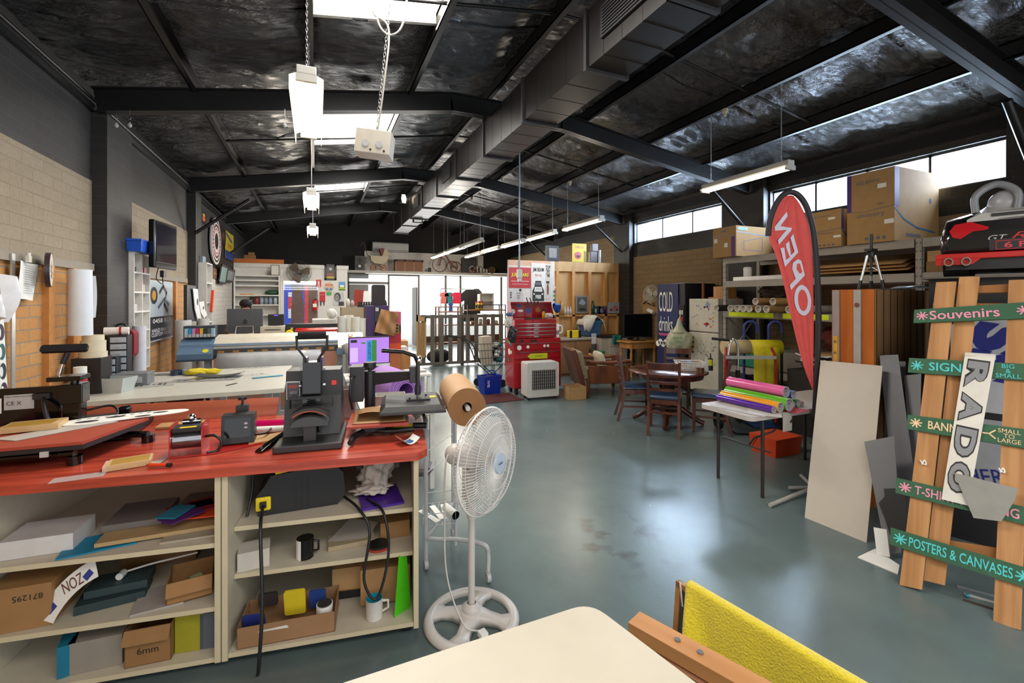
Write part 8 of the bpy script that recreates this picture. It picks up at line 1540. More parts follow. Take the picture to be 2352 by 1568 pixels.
solo(MB().box((-.1,-.03,0),(.08,.035,.002)),'clear_film',CLEAR,'small piece of clear film at the front edge of the bench','film',BT(-1.5,.03,.967,14)); solo(MB().prism([(-.07,-.04),(.02,-.03),(.02,.05)],0,.002),'grey_triangle',mat('#b5aca2',.5),'small pale triangle of card beside the mug press','card',BT(-1.27,.17,.9675))
t = thing('craft_brush','black curved scraper with a flared end lying beside the cap press','scraper',BT(-.80,.27,.967,65)); MB().loft([[(-.09,-.02,0),(-.09,.02,0),(-.09,.02,.012),(-.09,-.02,.012)],[(-.02,-.018,0),(-.02,.018,0),(-.02,.018,.03),(-.02,-.018,.03)],[(.12,-.006,.05),(.12,.006,.05),(.12,.006,.06),(.12,-.006,.06)]],None,0,False).build('scraper',GLOSSB,t,bevel=.004)
solo(MB().cyl((-.2,0,.03),(.12,0,.03),.03,n=24).cyl((-.05,-.06,.02),(.12,-.06,.02),.019,mi=1),'pink_vinyl_roll',[mat('#c80a5a',.2,coat=.5),PAPER],'hot pink vinyl roll with a small white roll behind the cap press','roll',BT(-.9,.62,.968,-4)); solo(MB().box((-.1,-.06,0),(.1,.08,.01)),'kraft_packet',KRAFT,'kraft paper packet on the bench left of the cap press','packet',BT(-.85,.42,.968,20))
# swing-arm press on the right
t = thing('swing_arm_press','black swing-arm heat press with a flat grey platen reaching over the bench end','heat press',BT(-.32,.62,.967,0))
MB().tube(spline([(-.075,-.44,.02),(-.06,-.36,.03),(.0,-.28,.035),(.12,-.3,.03),(.26,-.26,.02)]),[.016] * 32 + [.016],8).tube([(0,-.28,.035),(0,-.1,.032),(0,.06,.03)],.025,8).tube([(.1,-.3,.03),(.18,.0,.025)],.016,8).box((-.03,-.3,.03),(.1,-.12,.075)).build('base_frame',BLACK,t)
MB().box((-.10,-.39,.078),(.23,-.06,.09)).build('lower_platen',mat('#9a3a2a',.6),t); MB().cyl((0,.02,.0),(0,.02,.33),.033,n=24).cyl((0,.02,.33),(0,.02,.36),.012).cyl((0,.02,.355),(0,.02,.385),.038,n=20).build('post',DKP,t)
MB().add([(.02,.0,.24),(.02,.04,.24),(.02,.04,.32),(.02,.0,.32),(.27,-.13,.29),(.27,-.09,.29),(.27,-.09,.34),(.27,-.13,.34)],[(0,3,2,1),(4,5,6,7),(0,1,5,4),(1,2,6,5),(2,3,7,6),(3,0,4,7)]).box((.24,-.15,.27),(.28,-.08,.37)).build('swing_arm',PG,t,bevel=.004)
MB().cyl((.29,-.15,.26),(.29,-.15,.40),.013).cyl((.29,-.15,.2),(.29,-.15,.26),.018).build('plunger',SATINB,t); MB().tube([(.29,-.15,.40),(.27,-.17,.44),(.2,-.21,.47),(.08,-.24,.485)],[.015,.013,.011,.013],8).build('lever',GLOSSB,t); MB().cyl((.29,-.15,.185),(.29,-.15,.2),.008).ball((.295,-.15,.41),.022,6).build('chrome_pin',CHROME,t)
MB().box((.22,-.22,.1755),(.36,-.10,.186)).cyl((.24,-.2,.186),(.24,-.2,.194),.006).cyl((.34,-.12,.186),(.34,-.12,.194),.006).build('mount_plate',BLACK,t)
MB().frus((.07,-.36,.44,.06),.13,(.07,-.36,.44,.06),.145).frus((.07,-.36,.44,.06),.145,(.10,-.33,.41,.03),.175).build('upper_platen',PG,t,bevel=.003); MB().box((.34,-.14,.1755),(.40,-.09,.1765)).build('warning_label',YELLOW,t)
t2 = MB().box((-.12,-.0,.14),(-.04,.14,.36)).build('control_box',PG,t,bevel=.004); MB().tube(spline([(-.09,.0,.3),(-.105,-.06,.29),(-.11,-.09,.2),(-.1,-.05,.11)]),.007,8).build('cable',BLACK,t)
m = MB().grid(lambda u,v: ((u - .5) * .29,(v - .5) * .25,.002 + (.0 if v < .55 else .09 * (v - .55) * (1 - abs(u - .55) * 1.2))),14,12); m.grid(lambda u,v: ((u - .5) * .25,.1 - v * .17,.03 + .012 * math.sin(u * 5) + .01 * v),10,6); solo(m,'baking_paper',mat('#a87f52',.5,bump=.1),'tan heat-proof paper folded over on the small red platen','paper',BT(-.25,.40,.967 + .0915,0),solid=.001)
for i,(x,y,c_,h_,lb) in enumerate(((-.52,.86,'#a8a4a0',.19,'grey slotted bin behind the swing-arm press'),(-.44,.99,'#c9c4bc',.12,'white bin at the rear edge of the bench'))):
    m = MB().frus((-.09,-.06,.09,.06),0,(-.1,-.07,.1,.07),h_,cap=False); m.add([(-.09,-.06,0),(.09,-.06,0),(.09,.06,0),(-.09,.06,0)],[(0,3,2,1)])
    solo(m,'plastic_bin',mat(c_,.5),lb,'bin',BT(x,y if i == 0 else .9,.968) if i == 0 else BT(-.2,.92,.968),solid=.004)
solo(MB().box((-.04,-.02,0),(.04,.02,.3),R('X',-3)),'orange_tool',mat('#e0502a',.4),'bright orange tool standing in the grey slotted bin','tool',BT(-.56,.87,.975))
solo(MB().cyl((-.16,0,.018),(-.03,0,.018),.012).cyl((-.03,0,.018),(.05,0,.018),.018,mi=1),'hammer',[YELLOW,BLACK],'tool with a yellow and black handle behind the small red platen','tool',BT(-.03,.44,.967,-10))
m = MB().grid(lambda u,v: ((u - .5) * .11,(v - .5) * .085,.002 + .035 * (abs(u - .55) * 2) ** 2),12,4); m.grid(lambda u,v: ((.25 + u * .5 - .5) * .11,(.2 + v * .6 - .5) * .085,.0045 + .035 * (abs(.25 + u * .5 - .55) * 2) ** 2),8,3,mi=1); solo(m,'curled_sticker',[PAPER,mat('#3a6a98',.4)],'curled white sticker with a blue print at the front right corner of the bench','sticker',BT(-.1,.17,.968,25))
m = MB().grid(lambda u,v: (.05 * math.cos(u * 3.4) + .02,(v - .5) * .16,.01 + .05 * math.sin(u * 3.0)),12,2); solo(m,'curled_sheet',mat('#a49b92',.5),'curled grey and white sheet under the grey platen','sheet',BT(-.08,.68,.968,-20),solid=.001)
# ---------- contents of the right bay ----------
def KT(x,y,z,rz=0): return BT(x,y,z + .0015,rz)
t = thing('air_pump','black and yellow power unit on the top right bench shelf','power unit',KT(-.66,.33,.635,8)); MB().loft([[(x * 1,-y,z) for x,z in ((-.2,.0),(-.21,.1),(-.17,.15),(-.14,.2),(.16,.22),(.21,.17),(.22,.05),(.18,0))] for y in (.1,-.1)],None,0,False).build('body',mat('#1e1d1e',.5),t,bevel=.02)
for q in (-.03,.0,.03): MB().box((q,-.104,.02),(q + .008,-.1,.17)).build('vent_slot',BLACK,t)
MB().box((-.21,-.115,.03),(-.14,-.1,.10)).build('yellow_socket',YELLOW,t,bevel=.008); MB().box((.08,-.1,.19),(.15,-.06,.25)).tube([(-.12,-.09,.21),(-.04,-.105,.225),(.04,-.09,.235)],.01).build('yellow_latch',YELLOW,t); MB().box((-.19,-.13,.05),(-.16,-.115,.08)).tube(spline([(-.175,-.13,.06),(-.17,-.26,.0),(-.15,-.37,-.3),(-.16,-.4,-.55),(-.17,-.36,-.62)]),.008,8).build('power_cable',BLACK,t)
MB().tube(spline([(-.1,0,.2),(-.22,0,.22),(-.235,-.05,.1),(-.25,-.1,.01)]),.007).build('black_cord',BLACK,t); MB().tube(spline([(.2,-.05,.03),(.28,-.24,.018),(.33,-.31,-.08),(.3,-.34,-.3),(.36,-.36,-.4),(.42,-.34,-.2),(.40,-.3,.0),(.33,-.12,.015)]),.007).build('black_cord',BLACK,t); MB().box((-.03,-.06,.23),(.05,-.05,.29),R('Y',25)).build('hanging_label',PAPER,t)
solo(MB().box((-.11,-.15,0),(.11,.12,.012)),'purple_folder',mat('#4c2490',.3),'purple folder under the white cloth on the top bench shelf','folder',KT(-.25,.30,.635,10)); m = MB(); m.crumple((.02,0,.1),.1,(.8,.7,1.05),1.3); m.crumple((-.0,-.05,.03),.08,(1.2,.8,.32),1.1)
solo(m,'white_cloth',mat('#c4bab0',.9,bump=.5),'crumpled white cloth on the purple folder','cloth',KT(-.29,.36,.652))
for i,(x,y) in enumerate(((-.2,.78),(-.35,.80))): m = MB().box((-.06,-.05,0),(.06,.05,.13)); m.text('Pink',FY(0,-.051,.08) @ R('Z',15),.02,mi=1); solo(m,'white_carton',[mat('#c8c2b8',.6),RED],'small white carton marked Pink at the back of the bench shelf, the %s one' % ('nearer' if i == 0 else 'half hidden'),'box',KT(x,y,.635),'cartons marked Pink')
for a in (((-.86,.2,.402,12),(.07,.06,.09),'#c9c1b6','white_carton','open white carton at the left of the middle bench shelf'),((-.17,.35,.402,5),(.08,.07,.09),'#9a7346','brown_carton','small brown carton at the right of the middle bench shelf'),((-.215,.36,.09,0),(.13,.15,.19),'#a27c50','brown_carton','closed brown carton on the bottom right bench shelf')): solo(MB().box((-a[1][0],-a[1][1],0),(a[1][0],a[1][1],a[1][2])),a[3],mat(a[2],.7),a[4],'box',KT(*a[0]))
t = thing('mug','black mug with a white label patch on the middle bench shelf','mug',KT(-.62,.2,.402)); MB().cyl((0,0,0),(0,0,.1),.042,n=24).lathe([(.043,.0),(.043,.1)],12,mi=1,a0=PI * 1.0,a1=PI * 1.4).build('body',[GLOSSB,PAPER],t); MB().tube([(.04,0,.08),(.065,0,.075),(.065,0,.03),(.04,0,.025)],.006,8).build('handle',GLOSSB,t)
solo(MB().prism([(-.12,-.05),(.06,-.1),(.14,.06),(-.02,.12)],0,.01),'grey_card',mat('#a39c92',.6),'grey card leaning among packets on the middle bench shelf','card',KT(-.4,.33,.43) @ R('X',12)); solo(MB().box((-.12,-.07,0),(.12,.07,.025)),'packets',mat('#a8977a',.5),'flat stack of packets under the grey card','packets',KT(-.4,.3,.402,8))
solo(MB().cyl((0,0,0),(0,0,.012),.06,n=24,mi=1).cyl((0,0,.012),(0,0,.022),.055,n=24),'round_pad',[BLACK,mat('#a03820',.5)],'round black and red pad on the middle bench shelf','pad',KT(-.25,.2,.402))
t = thing('long_carton','long shallow open carton full of coloured can holders on the bottom bench shelf','box',KT(-.68,.17,.075,2)); m = MB(); w_,d_,h_ = .22,.11,.10; [m.box(a,b) for a,b in (((-w_,-d_,0),(w_,d_,.004)),((-w_,-d_,0),(w_,-d_ + .004,h_)),((-w_,d_ - .004,0),(w_,d_,h_)),((-w_,-d_,0),(-w_ + .004,d_,h_)),((w_ - .004,-d_,0),(w_,d_,h_)))]; m.build('carton',mat('#9a7452',.8),t)
for k,(x,y,z,w2,h2,c_,rx,lb) in enumerate(((-.16,-.03,.02,.1,.1,'#1c2f7a',20,'blue can holder at the left of the long carton'),(.02,.0,.05,.1,.14,'#dcc41e',12,'yellow can holder standing in the long carton'),(-.06,-.06,.02,.14,.07,'#d0cbc4',50,'white can holder in the long carton'),(.06,-.07,.03,.12,.05,'#c4281e',40,'red can holder at the front of the long carton'),(.12,.04,.04,.08,.1,'#1a3a80',8,'blue can holder behind the white tin'),(-.12,.05,.08,.09,.07,'#2c2422',5,'dark round can holder at the back of the long carton'))): solo(MB().prism(rrect(-w2 / 2,0,w2 / 2,h2,.012),-.006,.006,FY(0,0,0)),'can_holder',mat(c_,.8),lb,'can holder',KT(-.68 + x,.17 + y,.082 + z) @ R('X',rx))
solo(MB().cyl((0,0,0),(0,0,.1),.04,n=24,mi=1).cyl((0,0,.1),(0,0,.104),.035,n=24),'white_tin',[mat('#3a3634',.6),PAPER],'white tin with a dark lid in the long carton','tin',KT(-.515,.13,.085))
t = thing('mug','white mug with a turquoise inside and a cord in it on the bottom bench shelf','mug',KT(-.27,.13,.075)); MB().pipe((0,0,0),(0,0,.1),.043,.039,28,mi=0,mi2=1).cyl((0,0,.003),(0,0,.006),.039,mi=1).build('body',[mat('#cfcac4',.25),mat('#1f8fa8',.3)],t); MB().tube([(.042,0,.08),(.07,0,.078),(.072,0,.04),(.042,0,.025)],.007,8).build('handle',mat('#cfcac4',.25),t)
solo(MB().box((-.1,-.05,0),(.1,.06,.06)).box((-.101,-.051,.045),(.101,.061,.05),mi=1),'black_gold_tin',[BLACK,mat('#b8923a',.3,.6)],'black tin with a gold band behind the turquoise mug','tin',KT(-.4,.37,.075)); solo(MB().box((-.08,-.07,0),(.08,.07,.12)),'carton_of_blocks',CARD,'brown carton with grey rolls on the bottom bench shelf','box',KT(-.42,.37,.137))
solo(MB().prism([(-.05,0),(.06,-.0),(.03,.31),(-.02,.31)],0,.004,FR((0,0,0),(.75,.6,0),(0,0,1))),'green_folder',mat('#4fc41a',.4),'bright green folder leaning at the right end of the bottom bench shelf','folder',KT(-.13,.13,.075))
# ---------- contents of the left bay ----------
LB = [('white_carton',(-1.73,.22,.60,6),(.13,.1,.08),'#cdcbc8','flat white carton at the left of the upper left bench shelf','box'),('blue_folder',(-1.5,.18,.60,16),(.14,.09,.006),'#1580a4','turquoise folder at the front of the upper left bench shelf','folder'),('cork_sheet',(-1.28,.3,.612,8),(.24,.16,.018),'#b09468','tan cork sheet under the grey cards','sheet'),('grey_card_stack',(-1.42,.36,.632,6),(.12,.13,.03),'#6c6763','stack of dark grey cards wrapped in film','cards'),('grey_card_stack',(-1.18,.42,.632,3),(.1,.15,.02),'#6e6762','wide pile of grey printed sheets on the cork sheet','cards'),('paper_stack',(-1.12,.2,.60,5),(.12,.1,.011),'#a89d8a','stack of off-white sheets at the right of the upper left shelf','papers'),
      ('brown_carton',(-1.77,.22,.30,6),(.11,.14,.19),'#9c7448','brown carton with printed numbers at the left of the middle left shelf','box'),('brown_carton',(-1.42,.62,.30,5),(.17,.12,.2),'#8a6640','brown carton at the back of the middle left shelf','box'),('teal_box',(-1.48,.24,.30,14),(.13,.08,.04),'#26383a','dark teal flat box, lower one of two','box'),('teal_box',(-1.47,.27,.342,10),(.12,.07,.035),'#2c3f40','dark teal flat box with the white plug on it','box'),('envelope',(-1.26,.18,.30,14),(.1,.1,.01),'#a8a09a','grey envelopes in front of the open carton','envelope'),
      ('sample_tiles',(-1.5,.22,.06,6),(.1,.12,.14),'#8f877c','pile of pale sample tiles on the bottom left shelf','tiles'),('striped_folder',(-1.63,.2,.06,20),(.03,.12,.14),'#0f6f8c','blue patterned folders on the bottom left shelf','folder'),('film_bag',(-1.12,.22,.06,0),(.06,.1,.18),'#9a9420','yellow strips in clear film on the bottom left shelf','bag'),('disc_stack',(-1.035,.22,.06,0),(.04,.1,.17),'#5a6068','stack of discs in clear cases at the right of the bottom left shelf','discs')]
for nm,a,b,c_,lb,ct in LB:
    m = MB().box((-b[0],-b[1],0),(b[0],b[1],b[2]))
    if 'numbers' in lb: m.text('871295',FY(.03,-b[1] - .001,.14) @ UP,.025,mi=1)
    solo(m,nm,[mat(c_,.6),INK],lb,ct,KT(*a))
def openbox(lb,M_,w_,d_,h_,c_,txt_=None):
    t = thing('open_carton',lb,'box',M_); m = MB(); [m.box(a,b) for a,b in (((-w_,-d_,0),(w_,d_,.003)),((-w_,-d_,0),(w_,-d_ + .003,h_)),((-w_,d_ - .003,0),(w_,d_,h_)),((-w_,-d_,0),(-w_ + .003,d_,h_)),((w_ - .003,-d_,0),(w_,d_,h_)))]
    if txt_: m.text(txt_,FY(0,-d_ - .001,h_ * .4),.03,mi=1)
    m.build('carton',[mat(c_,.75),INK],t); MB().box((-w_,-.06,-.002),(w_,0,.002),TL((0,-d_ - .003,h_)) @ R('X',60)).build('flap',mat(c_,.75),t)
openbox('open brown carton holding tape rolls on the middle left shelf',KT(-1.14,.2,.312,16),.09,.09,.1,'#9a6f42'); solo(MB().pipe((-.02,0,.03),(.03,0,.03),.032,.02,20),'green_tape',mat('#8f9a6a',.5),'patterned green tape roll in the open carton','tape',KT(-1.13,.2,.32,40)); openbox('open carton with printed labels on the bottom left shelf',KT(-1.28,.2,.06,4),.09,.12,.17,'#8f693e','6mm')
m = MB().prism(arc(0,-.3,.36,60,110,10) + arc(0,-.3,.28,110,60,10),0,.002); m.text('NOZ',T(.06,.015,.003,-22),.05,.09,1); rect(m,.1,-.03,.14,.0,None,2,.003); rect(m,-.08,.0,-.04,.045,None,2,.003); solo(m,'curved_sticker',[PAPER,mat('#6a3a2c',.5),mat('#2c3f8a',.5)],'curved white sticker with brown lettering and blue bottles leaning on the brown carton','sticker',BM @ FR((-1.60,.1,.41),(.62,.1,.8),(-.5,.3,.6)) @ R('Z',0))
t = thing('white_plug','white power plug with its cord on the dark teal box','plug',KT(-1.47,.25,.378)); MB().cyl((0,0,.015),(.0,.04,.015),.016).build('plug',PAPER,t); MB().tube(spline([(0,.04,.015),(.1,.08,.02),(.2,.09,.03),(.3,.1,.04)]),.005).build('cord',PAPER,t)
m = MB()
for c_,x,y,s_ in ((0,.0,.0,.1),(1,-.05,.05,.1),(2,-.1,.0,.08),(3,-.08,.08,.07),(1,.03,.09,.08)): m.box((x - s_,y - s_ * .7,.002 + c_ * .012),(x + s_,y + s_ * .7,.009 + c_ * .012),R('Z',c_ * 25),mi=c_)
solo(m,'felt_offcuts',[mat('#d8481c',.8),mat('#8a0f20',.8),mat('#4a1560',.8),mat('#1a6a80',.8)],'stack of orange, red, purple and blue zigzag cut felt on the upper left shelf','felt',KT(-1.12,.28,.653))
# =================== white pedestal fan ===================
FW = mat('#c9c3bd',.35,var=.02); p = Zp(1083,1425,0); t = thing('pedestal_fan','white pedestal fan with a round four hole base standing beside the workbench','fan',T(p.x,p.y,0,10))
m = MB(); R0 = .255; ring = [(R0 - .045,0),(R0,0),(R0 + .005,.015),(R0 - .01,.032),(R0 - .03,.036),(R0 - .05,.028),(R0 - .045,0)]; m.lathe(ring,48)
for k in range(4):
    A = R('Z',45 + 90 * k); m.loft([[(r_,-w_,.004),(r_,w_,.004),(r_,w_ * .8,z_),(r_,-w_ * .8,z_)] for r_,w_,z_ in ((.03,.06,.06),(.1,.035,.05),(.16,.04,.036),(.22,.085,.03))],A,0,True)
m.lathe([(.0,.0),(.075,.0),(.07,.05),(.05,.065),(.0,.065)],28).build('base',FW,t); MB().lathe([(.05,.062),(.052,.08),(.03,.09),(.024,.1)],24).cyl((0,0,.09),(0,0,.62),.0185,n=20).cyl((0,0,.56),(0,0,.66),.026,.03,n=20).build('pole',FW,t)
MB().box((-.045,-.035,.66),(.045,.035,.84)).build('switch_box',FW,t,bevel=.012); MB().prism(rrect(-.016,-.04,.016,.03,.01),0,.012,FR((.0,-.036,.74),(1,0,0),(0,0,1))).build('switch',PAPER,t)
pc = Dp(1118,1057,2.38); M0 = T(p.x,p.y,0,10).inverted(); hc = M0 @ pc; nrm = (M0.to_3x3() @ Vector((.62,-.78,-.05))).normalized(); HM = FR(hc,nrm.cross(Vector((0,0,1))) * -1,(0,0,1))
m = MB(); wire_cage(m,HM,.27,.075,96,.0014,hub=.2); wire_cage(m,HM @ R('X',180),.27,.085,72,.0011,hub=.3); m.tube([HM @ Vector((.272 * math.cos(a),.272 * math.sin(a),0)) for a in [i * PI / 24 for i in range(48)]],.0055,6,closed=True); m.build('cage',mat('#d8d4d0',.35),t)
m = MB(); fan_blades(m,.235,5,HM,w_=.62); m.cyl(HM @ Vector((0,0,-.02)),HM @ Vector((0,0,.03)),.04,n=20); m.build('blades',mat('#cfc9c4',.35,alpha=.55),t)
m = MB().cyl(HM @ Vector((0,0,.072)),HM @ Vector((0,0,.084)),.055,.05,n=28); m.text('Heller',HM @ TL((0,0,.084)),.014,.045,1); m.build('badge',[mat('#aebac8',.35),INK],t)
MB().cyl(HM @ Vector((0,0,-.08)),HM @ Vector((0,0,-.2)),.062,.055,n=28).ball(HM @ Vector((0,0,-.2)),.058,8).cyl(HM @ Vector((0,-.02,-.13)),(0,0,.83),.025).build('motor',FW,t)
MB().tube(spline([HM @ Vector((.03,0,-.2)),Vector((-.14,.02,.9)),Vector((-.16,.0,.6)),Vector((-.155,-.02,.3)),Vector((-.1,-.1,.08)),Vector((-.03,-.16,.05))]),.0045,6).tube(spline([(.03,0,.78),(.1,0,.7),(.12,0,.62),(.08,0,.56),(.02,0,.6)]),.004,6).build('cord',FW,t); MB().box((-.05,-.2,.035),(-.01,-.155,.062)).box((-.045,-.215,.045),(-.04,-.2,.05)).box((-.02,-.215,.045),(-.015,-.2,.05)).build('plug',PAPER,t,bevel=.004)
# =================== roll stand with kraft roll and basket ===================
t = thing('roll_stand','white tubular roll stand with castors and a wire basket between the bench and the fan','stand',T(0,0,0)); WT = mat('#b9b8b8',.35)
a0 = Zp(985,1330,.05); a1 = Zp(1118,1335,.05); xL,yL,yR = .68,2.78,3.45; q0 = Vector((.70,2.80)); q1 = Vector((1.02,3.42)); zt_ = 1.18
def up(px,y0_,y1_,zc0): A_,B_ = Dp(px,y0_,zc0),Dp(px,y1_,zc0); return A_,B_
A_,B_ = up(978,975,1295,2.95); A2,B2 = up(1041,960,1240,3.35)
MB().tube(spline([Vector((B_.x,B_.y,.07)),Vector((A_.x,A_.y,.90)),Vector((A_.x,A_.y,.96))],3),.014,10).cyl((B2.x,B2.y,.07),(B2.x,B2.y,1.10),.014,n=10).build('upright',WT,t)
ch = Dp(950,925,3.3); MB().tube(spline([(A_.x,A_.y,.95),(A_.x - .01,A_.y + .03,1.0),(A_.x - .03,A_.y + .12,1.03),(A_.x - .05,A_.y + .3,1.05)]),.013,8).build('chrome_bar',CHROME,t)
for z in (.99,.76,.62): MB().cyl((A_.x,A_.y,z),(B2.x,B2.y,z),.0025,n=5).build('wire',WT,t)
c1 = Zp(1121,1322,.04); f0 = Vector((B_.x,B_.y,.2)); e1 = Vector((c1.x,c1.y,.24)); MB().tube(spline([f0,f0 * .75 + e1 * .25,(f0 + e1) / 2 + Vector((0,0,.01)),e1 + Vector((-.03,0,.0)),Vector((c1.x,c1.y,.17)),Vector((c1.x,c1.y,.07))]),.014,8).build('base_tube',WT,t); MB().cyl(f0,(B2.x,B2.y,.25),.012).build('base_tube',WT,t)
for q in ((c1.x,c1.y),(B_.x,B_.y),(B2.x,B2.y)): MB().cyl((q[0] - .012,q[1],.032),(q[0] + .012,q[1],.032),.032,n=16).build('castor',WT,t)
m = MB(); bx_,by_ = B_.x,B_.y
for z in (.26,.34): m.tube([(bx_ - .02,by_ + .03,z),(bx_ + .2,by_ - .0,z),(bx_ + .32,by_ + .32,z),(bx_ + .08,by_ + .36,z)],.003,4,closed=True)
for k in range(9): f_ = k / 8; m.tube([(bx_ - .02 + .1 * f_,by_ + .03 + .33 * f_,.34),(bx_ - .02 + .1 * f_,by_ + .03 + .33 * f_,.26),(bx_ + .2 + .12 * f_,by_ + .32 * f_,.26),(bx_ + .2 + .12 * f_,by_ + .32 * f_,.34)],.002,4)
for k in range(6): f_ = k / 5; m.cyl((bx_ - .02 + .22 * f_,by_ + .03 - .03 * f_,.26),(bx_ + .08 + .24 * f_,by_ + .36 - .04 * f_,.26),.002,n=4)
m.build('wire_basket',WT,t)
for k,(dx,dy,rz) in enumerate(((.06,.15,20),(.12,.17,5),(.17,.15,-8))): solo(MB().box((-.02,-.1,0),(.02,.12,.004)),'white_offcut',PAPER,'white offcut strip lying in the wire basket, %s of three' % ('left','middle','right')[k],'strip',T(bx_ + dx,by_ + dy,.264 + k * .005,rz))
solo(MB().pipe((0,-.09,.03),(0,.06,.03),.028,.024,20,mi=0,mi2=1),'white_tube',[PAPER,BLACK],'short white tube lying in the wire basket with its dark open end forward','tube',T(bx_ + .18,by_ + .08,.285,12))
for k in range(2): solo(MB().prism([(-.1,-.06),(.08,-.08),(.14,.02),(-.1,.08)],0,.004),'dark_offcut',SATINB,'dark sheet offcut sticking out beside the bench end, %s of two' % ('lower','upper')[k],'offcut',T(A_.x - .05 ,A_.y + .14,.58 + k * .04,10 * k))
n0 = Dp(1073,935,2.62); n1 = Dp(1046,880,3.15); n1.z = n0.z; m = MB().pipe(n0,n1,.110,.028,40,mi=0,mi2=1); solo(m,'kraft_paper_roll',[mat('#b48a5c',.55,var=.03),mat('#8a6038',.8)],'large kraft paper roll with its end facing the camera above the pedestal fan','paper roll'); d_ = (n1 - n0).normalized(); q = MB().cyl(n0 - d_ * .04,n1 + d_ * .05,.014,n=10); q.cyl(n1 + d_ * .03,(n1.x,n1.y,.05),.012); q.build('roll_spindle',WT,t)
# =================== foreground table, timber beam, towel ===================
c_ = [Zp(x,y,.75) for x,y in ((1340,1405),(850,1568),(1545,1568))]; O_ = c_[0]; u1 = (c_[1] - O_).normalized(); u2 = (c_[2] - O_).normalized(); O2 = O_ + Vector((.045,.03,0)); o2 = Vector((O2.x,O2.y)); a_ = Vector((u1.x,u1.y)) ; b_ = Vector((u2.x,u2.y))
P_ = [o2,o2 + a_ * 1.15,o2 + a_ * 1.15 + b_ * .55,o2 + b_ * .55]; r_ = .07
def rc(prev,c0,nxt): d1 = (prev - c0).normalized(); d2 = (nxt - c0).normalized(); return [tuple((c0 + d1 * r_) * (1 - s_) ** 2 + c0 * 2 * s_ * (1 - s_) + (c0 + d2 * r_) * s_ ** 2) for s_ in [i / 6 for i in range(7)]]
poly = sum([rc(P_[i - 1],P_[i],P_[(i + 1) % 4]) for i in range(4)],[]); t = thing('white_table','cream plastic table top in the near foreground','table',T(0,0,0)); MB().prism(poly,.71,.75).build('table_top',mat('#c9c0ad',.4,var=.04,scale=6),t,bevel=.01,seg=3)
for q in P_: cc = (P_[0] + P_[2]) / 2; v = q + (cc - q) * .15; MB().cyl((v.x,v.y,0),(v.x,v.y,.71),.018).build('leg',LGREY,t)
za = .70; w0,w1 = Zp(1442,1428,za),Zp(1690,1568,za - .0); e0 = Zp(1510,1410,za); dB = (w1 - w0).normalized(); BMx = FR(w0,dB,Vector((0,0,1)).cross(dB)); Wd = .075
BW = wood('#c08a55','#a9743f','beam_wood',(.15,1,1),9,.5); t = thing('timber_trestle','wooden trestle with two bolts and an orange clamp at the bottom of the view','trestle',BMx); MB().box((0,0,-.045),(.75,Wd,0)).build('top_beam',BW,t,bevel=.003); MB().box((.0,-.015,-.09),(.7,Wd - .015,-.047)).build('lower_beam',mat('#8a5c40',.7),t)
for x in (.15,.22): MB().cyl((x,Wd * .5,0),(x,Wd * .5,.004),.009,n=14).build('bolt',STEEL,t)
MB().cyl((.12,-.03,-.13),(.16,-.05,-.14),.018).box((.05,-.03,-.16),(.08,.0,-.09)).build('orange_clamp',mat('#d8541a',.4),t)
for x in (.08,.6): MB().cyl((x,.0,-.09),(x,-.06,-w0.z + .0),.02).cyl((x,.055,-.09),(x,.055,-w0.z),.02).build('leg',BW,t)
k0,k1 = Zp(1556,1332,.68),Zp(1950,1568,.68); dK = (k1 - k0).normalized(); KM_ = FR((k0.x,k0.y,k0.z),dK,(0,0,1)); t = thing('framed_board','grey board in a wooden frame standing under the yellow towel','board',KM_ @ R('X',-6)); Lk = .75; hb = .66
MB().box((0,-hb,-.01),(.02,0,.01)).box((0,-.02,-.01),(Lk,0,.01)).box((Lk - .02,-hb,-.01),(Lk,0,.01)).box((0,-hb,-.01),(Lk,-hb + .02,.01)).build('frame',BW,t); MB().box((.02,-hb + .02,-.004),(Lk - .02,-.02,.004)).build('board_panel',mat('#5c6064',.5),t); MB().box((.018,-.08,.011),(.024,.002,.014),R('Z',12)).build('tape_strip',PAPER,t)
TW = mat('#cdb91c',.95,var=.10,scale=150,bump=.6,sheen=.4); m = MB()
def tw(u,v):
    x = .05 + u * .72; dr_ = .16 + .34 * min(1,u * 2.6); w_ = .010 * math.sin(u * 17 + v * 5) + .006 * math.sin(u * 41)
    if v < .7: f_ = 1 - v / .7; return (x + .05 * f_,.012 - f_ * dr_,.020 + w_ * f_ + .07 * f_)
    if v < .8: a = PI * (v - .7) / .1; return (x,.012 + .010 * math.sin(a),.02 * math.cos(a))
    f_ = (v - .8) / .2; return (x,.012 - f_ * .25,-.02 - .03 * f_ + w_ * f_)
m.grid(tw,60,60)
solo(m,'yellow_towel',TW,'bright yellow towel draped over the framed board at the bottom right','towel',KM_ @ R('X',-6),solid=.006)
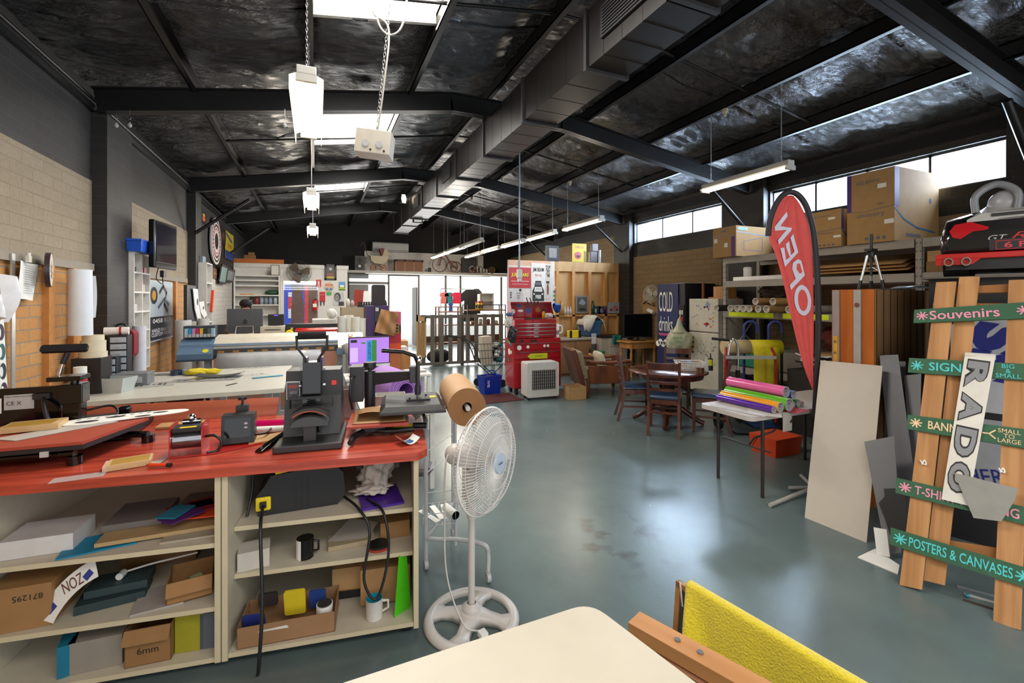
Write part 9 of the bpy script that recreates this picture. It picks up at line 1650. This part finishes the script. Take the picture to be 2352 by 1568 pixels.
# ---------- lights ----------
def area(name,p,rot,sx,sy,e,col=(1,1,1)):
    l = bpy.data.lights.new(name,'AREA'); l.shape = 'RECTANGLE'; l.size = sx; l.size_y = sy; l.energy = e; l.color = col
    o = bpy.data.objects.new(name,l); COL.objects.link(o); o.location = p; o.rotation_euler = [math.radians(a) for a in rot]
    return o
for k,(a,b) in enumerate((W1,W2)):   # daylight through the clerestory windows
    area('clerestory_daylight',(XR + .45,(a + b) / 2,(ZB + ZT) / 2 + .15),(0,72,0),.6,b - a,420,(.58,.76,1))
area('shopfront_daylight',(3.9,YB + .35,1.5),(90,0,180),4.2,2.2,130,(1,.98,.95))
for a,b,c_,d in SKY: area('skylight_daylight',((a + b) / 2,(c_ + d) / 2,zc_(.5) - .02),(0,0,0),b - a,d - c_,90,(1,.97,.92))
for p_,e_ in (((3.9,13.0,2.95),110),((-.06,11.3,2.95),60),((4.85,8.0,2.9),22)):
    l = bpy.data.lights.new('batten_glow','POINT'); l.energy = e_; l.color = (1,.9,.76); l.shadow_soft_size = .25; o = bpy.data.objects.new('batten_glow',l); COL.objects.link(o); o.location = p_
# added fill lamp behind the camera, stands for no visible fitting
area('rear_fill',(1.2,-.6,3.3),(0,0,0),3.5,1.0,70,(1,.93,.84))
wd = bpy.data.worlds.new('w'); bpy.context.scene.world = wd; wd.use_nodes = True
bg = wd.node_tree.nodes['Background']; bg.inputs[0].default_value = (.93,.97,1,1); bg.inputs[1].default_value = 1.5
# ---------- repeated small pieces become parts of their own ----------
def split_pieces(o):
    me = o.data; par = list(range(len(me.vertices)))
    def f(a):
        while par[a] != a: par[a] = par[par[a]]; a = par[a]
        return a
    seen = {}
    for v in me.vertices:
        k = tuple(round(c * 2000) for c in v.co)
        if k in seen: par[f(v.index)] = f(seen[k])
        else: seen[k] = v.index
    for p in me.polygons:
        for a in p.vertices[1:]: par[f(a)] = f(p.vertices[0])
    gr = {}
    for p in me.polygons: gr.setdefault(f(p.vertices[0]),[]).append(p)
    if len(gr) < 2: return
    for k,ps in enumerate(gr.values()):
        ids = sorted({i for p in ps for i in p.vertices}); mp = {a: b for b,a in enumerate(ids)}
        q = bpy.data.meshes.new(me.name); q.from_pydata([me.vertices[i].co[:] for i in ids],[],[[mp[i] for i in p.vertices] for p in ps])
        for mt in me.materials: q.materials.append(mt)
        for a,b in zip(q.polygons,ps): a.material_index = b.material_index; a.use_smooth = b.use_smooth
        c = o.copy(); c.data = q; COL.objects.link(c)
    bpy.data.objects.remove(o)
for o in list(bpy.data.objects):
    if o.type == 'MESH' and o.parent and not o.children and re.sub(r'\.\d+$','',o.name) in ('eyes','fingers','foot_rail','buttons','grip','crossbar','cross_plate','yellow_tape','plate_recess','headrest'): split_pieces(o)
# ---------- camera ----------
cd = bpy.data.cameras.new('camera'); cam = bpy.data.objects.new('camera',cd); COL.objects.link(cam); bpy.context.scene.camera = cam
cd.sensor_width = 36; cd.lens = 36 * F / 2352; cd.shift_y = (HY - 784) / 2352; cd.clip_start = .02; cd.clip_end = 200
cam.location = (0,0,H); cam.rotation_euler = (PI / 2,0,-math.atan2(SS,CC))
sc = bpy.context.scene
sc.view_settings.view_transform = 'Standard'; sc.view_settings.exposure = .3; sc.view_settings.look = 'None'
sc.cycles.max_bounces = 5; sc.cycles.adaptive_threshold = .05; sc.cycles.caustics_reflective = False; sc.cycles.caustics_refractive = False; sc.cycles.use_denoising = True; sc.cycles.sample_clamp_indirect = 4; sc.cycles.transparent_max_bounces = 12
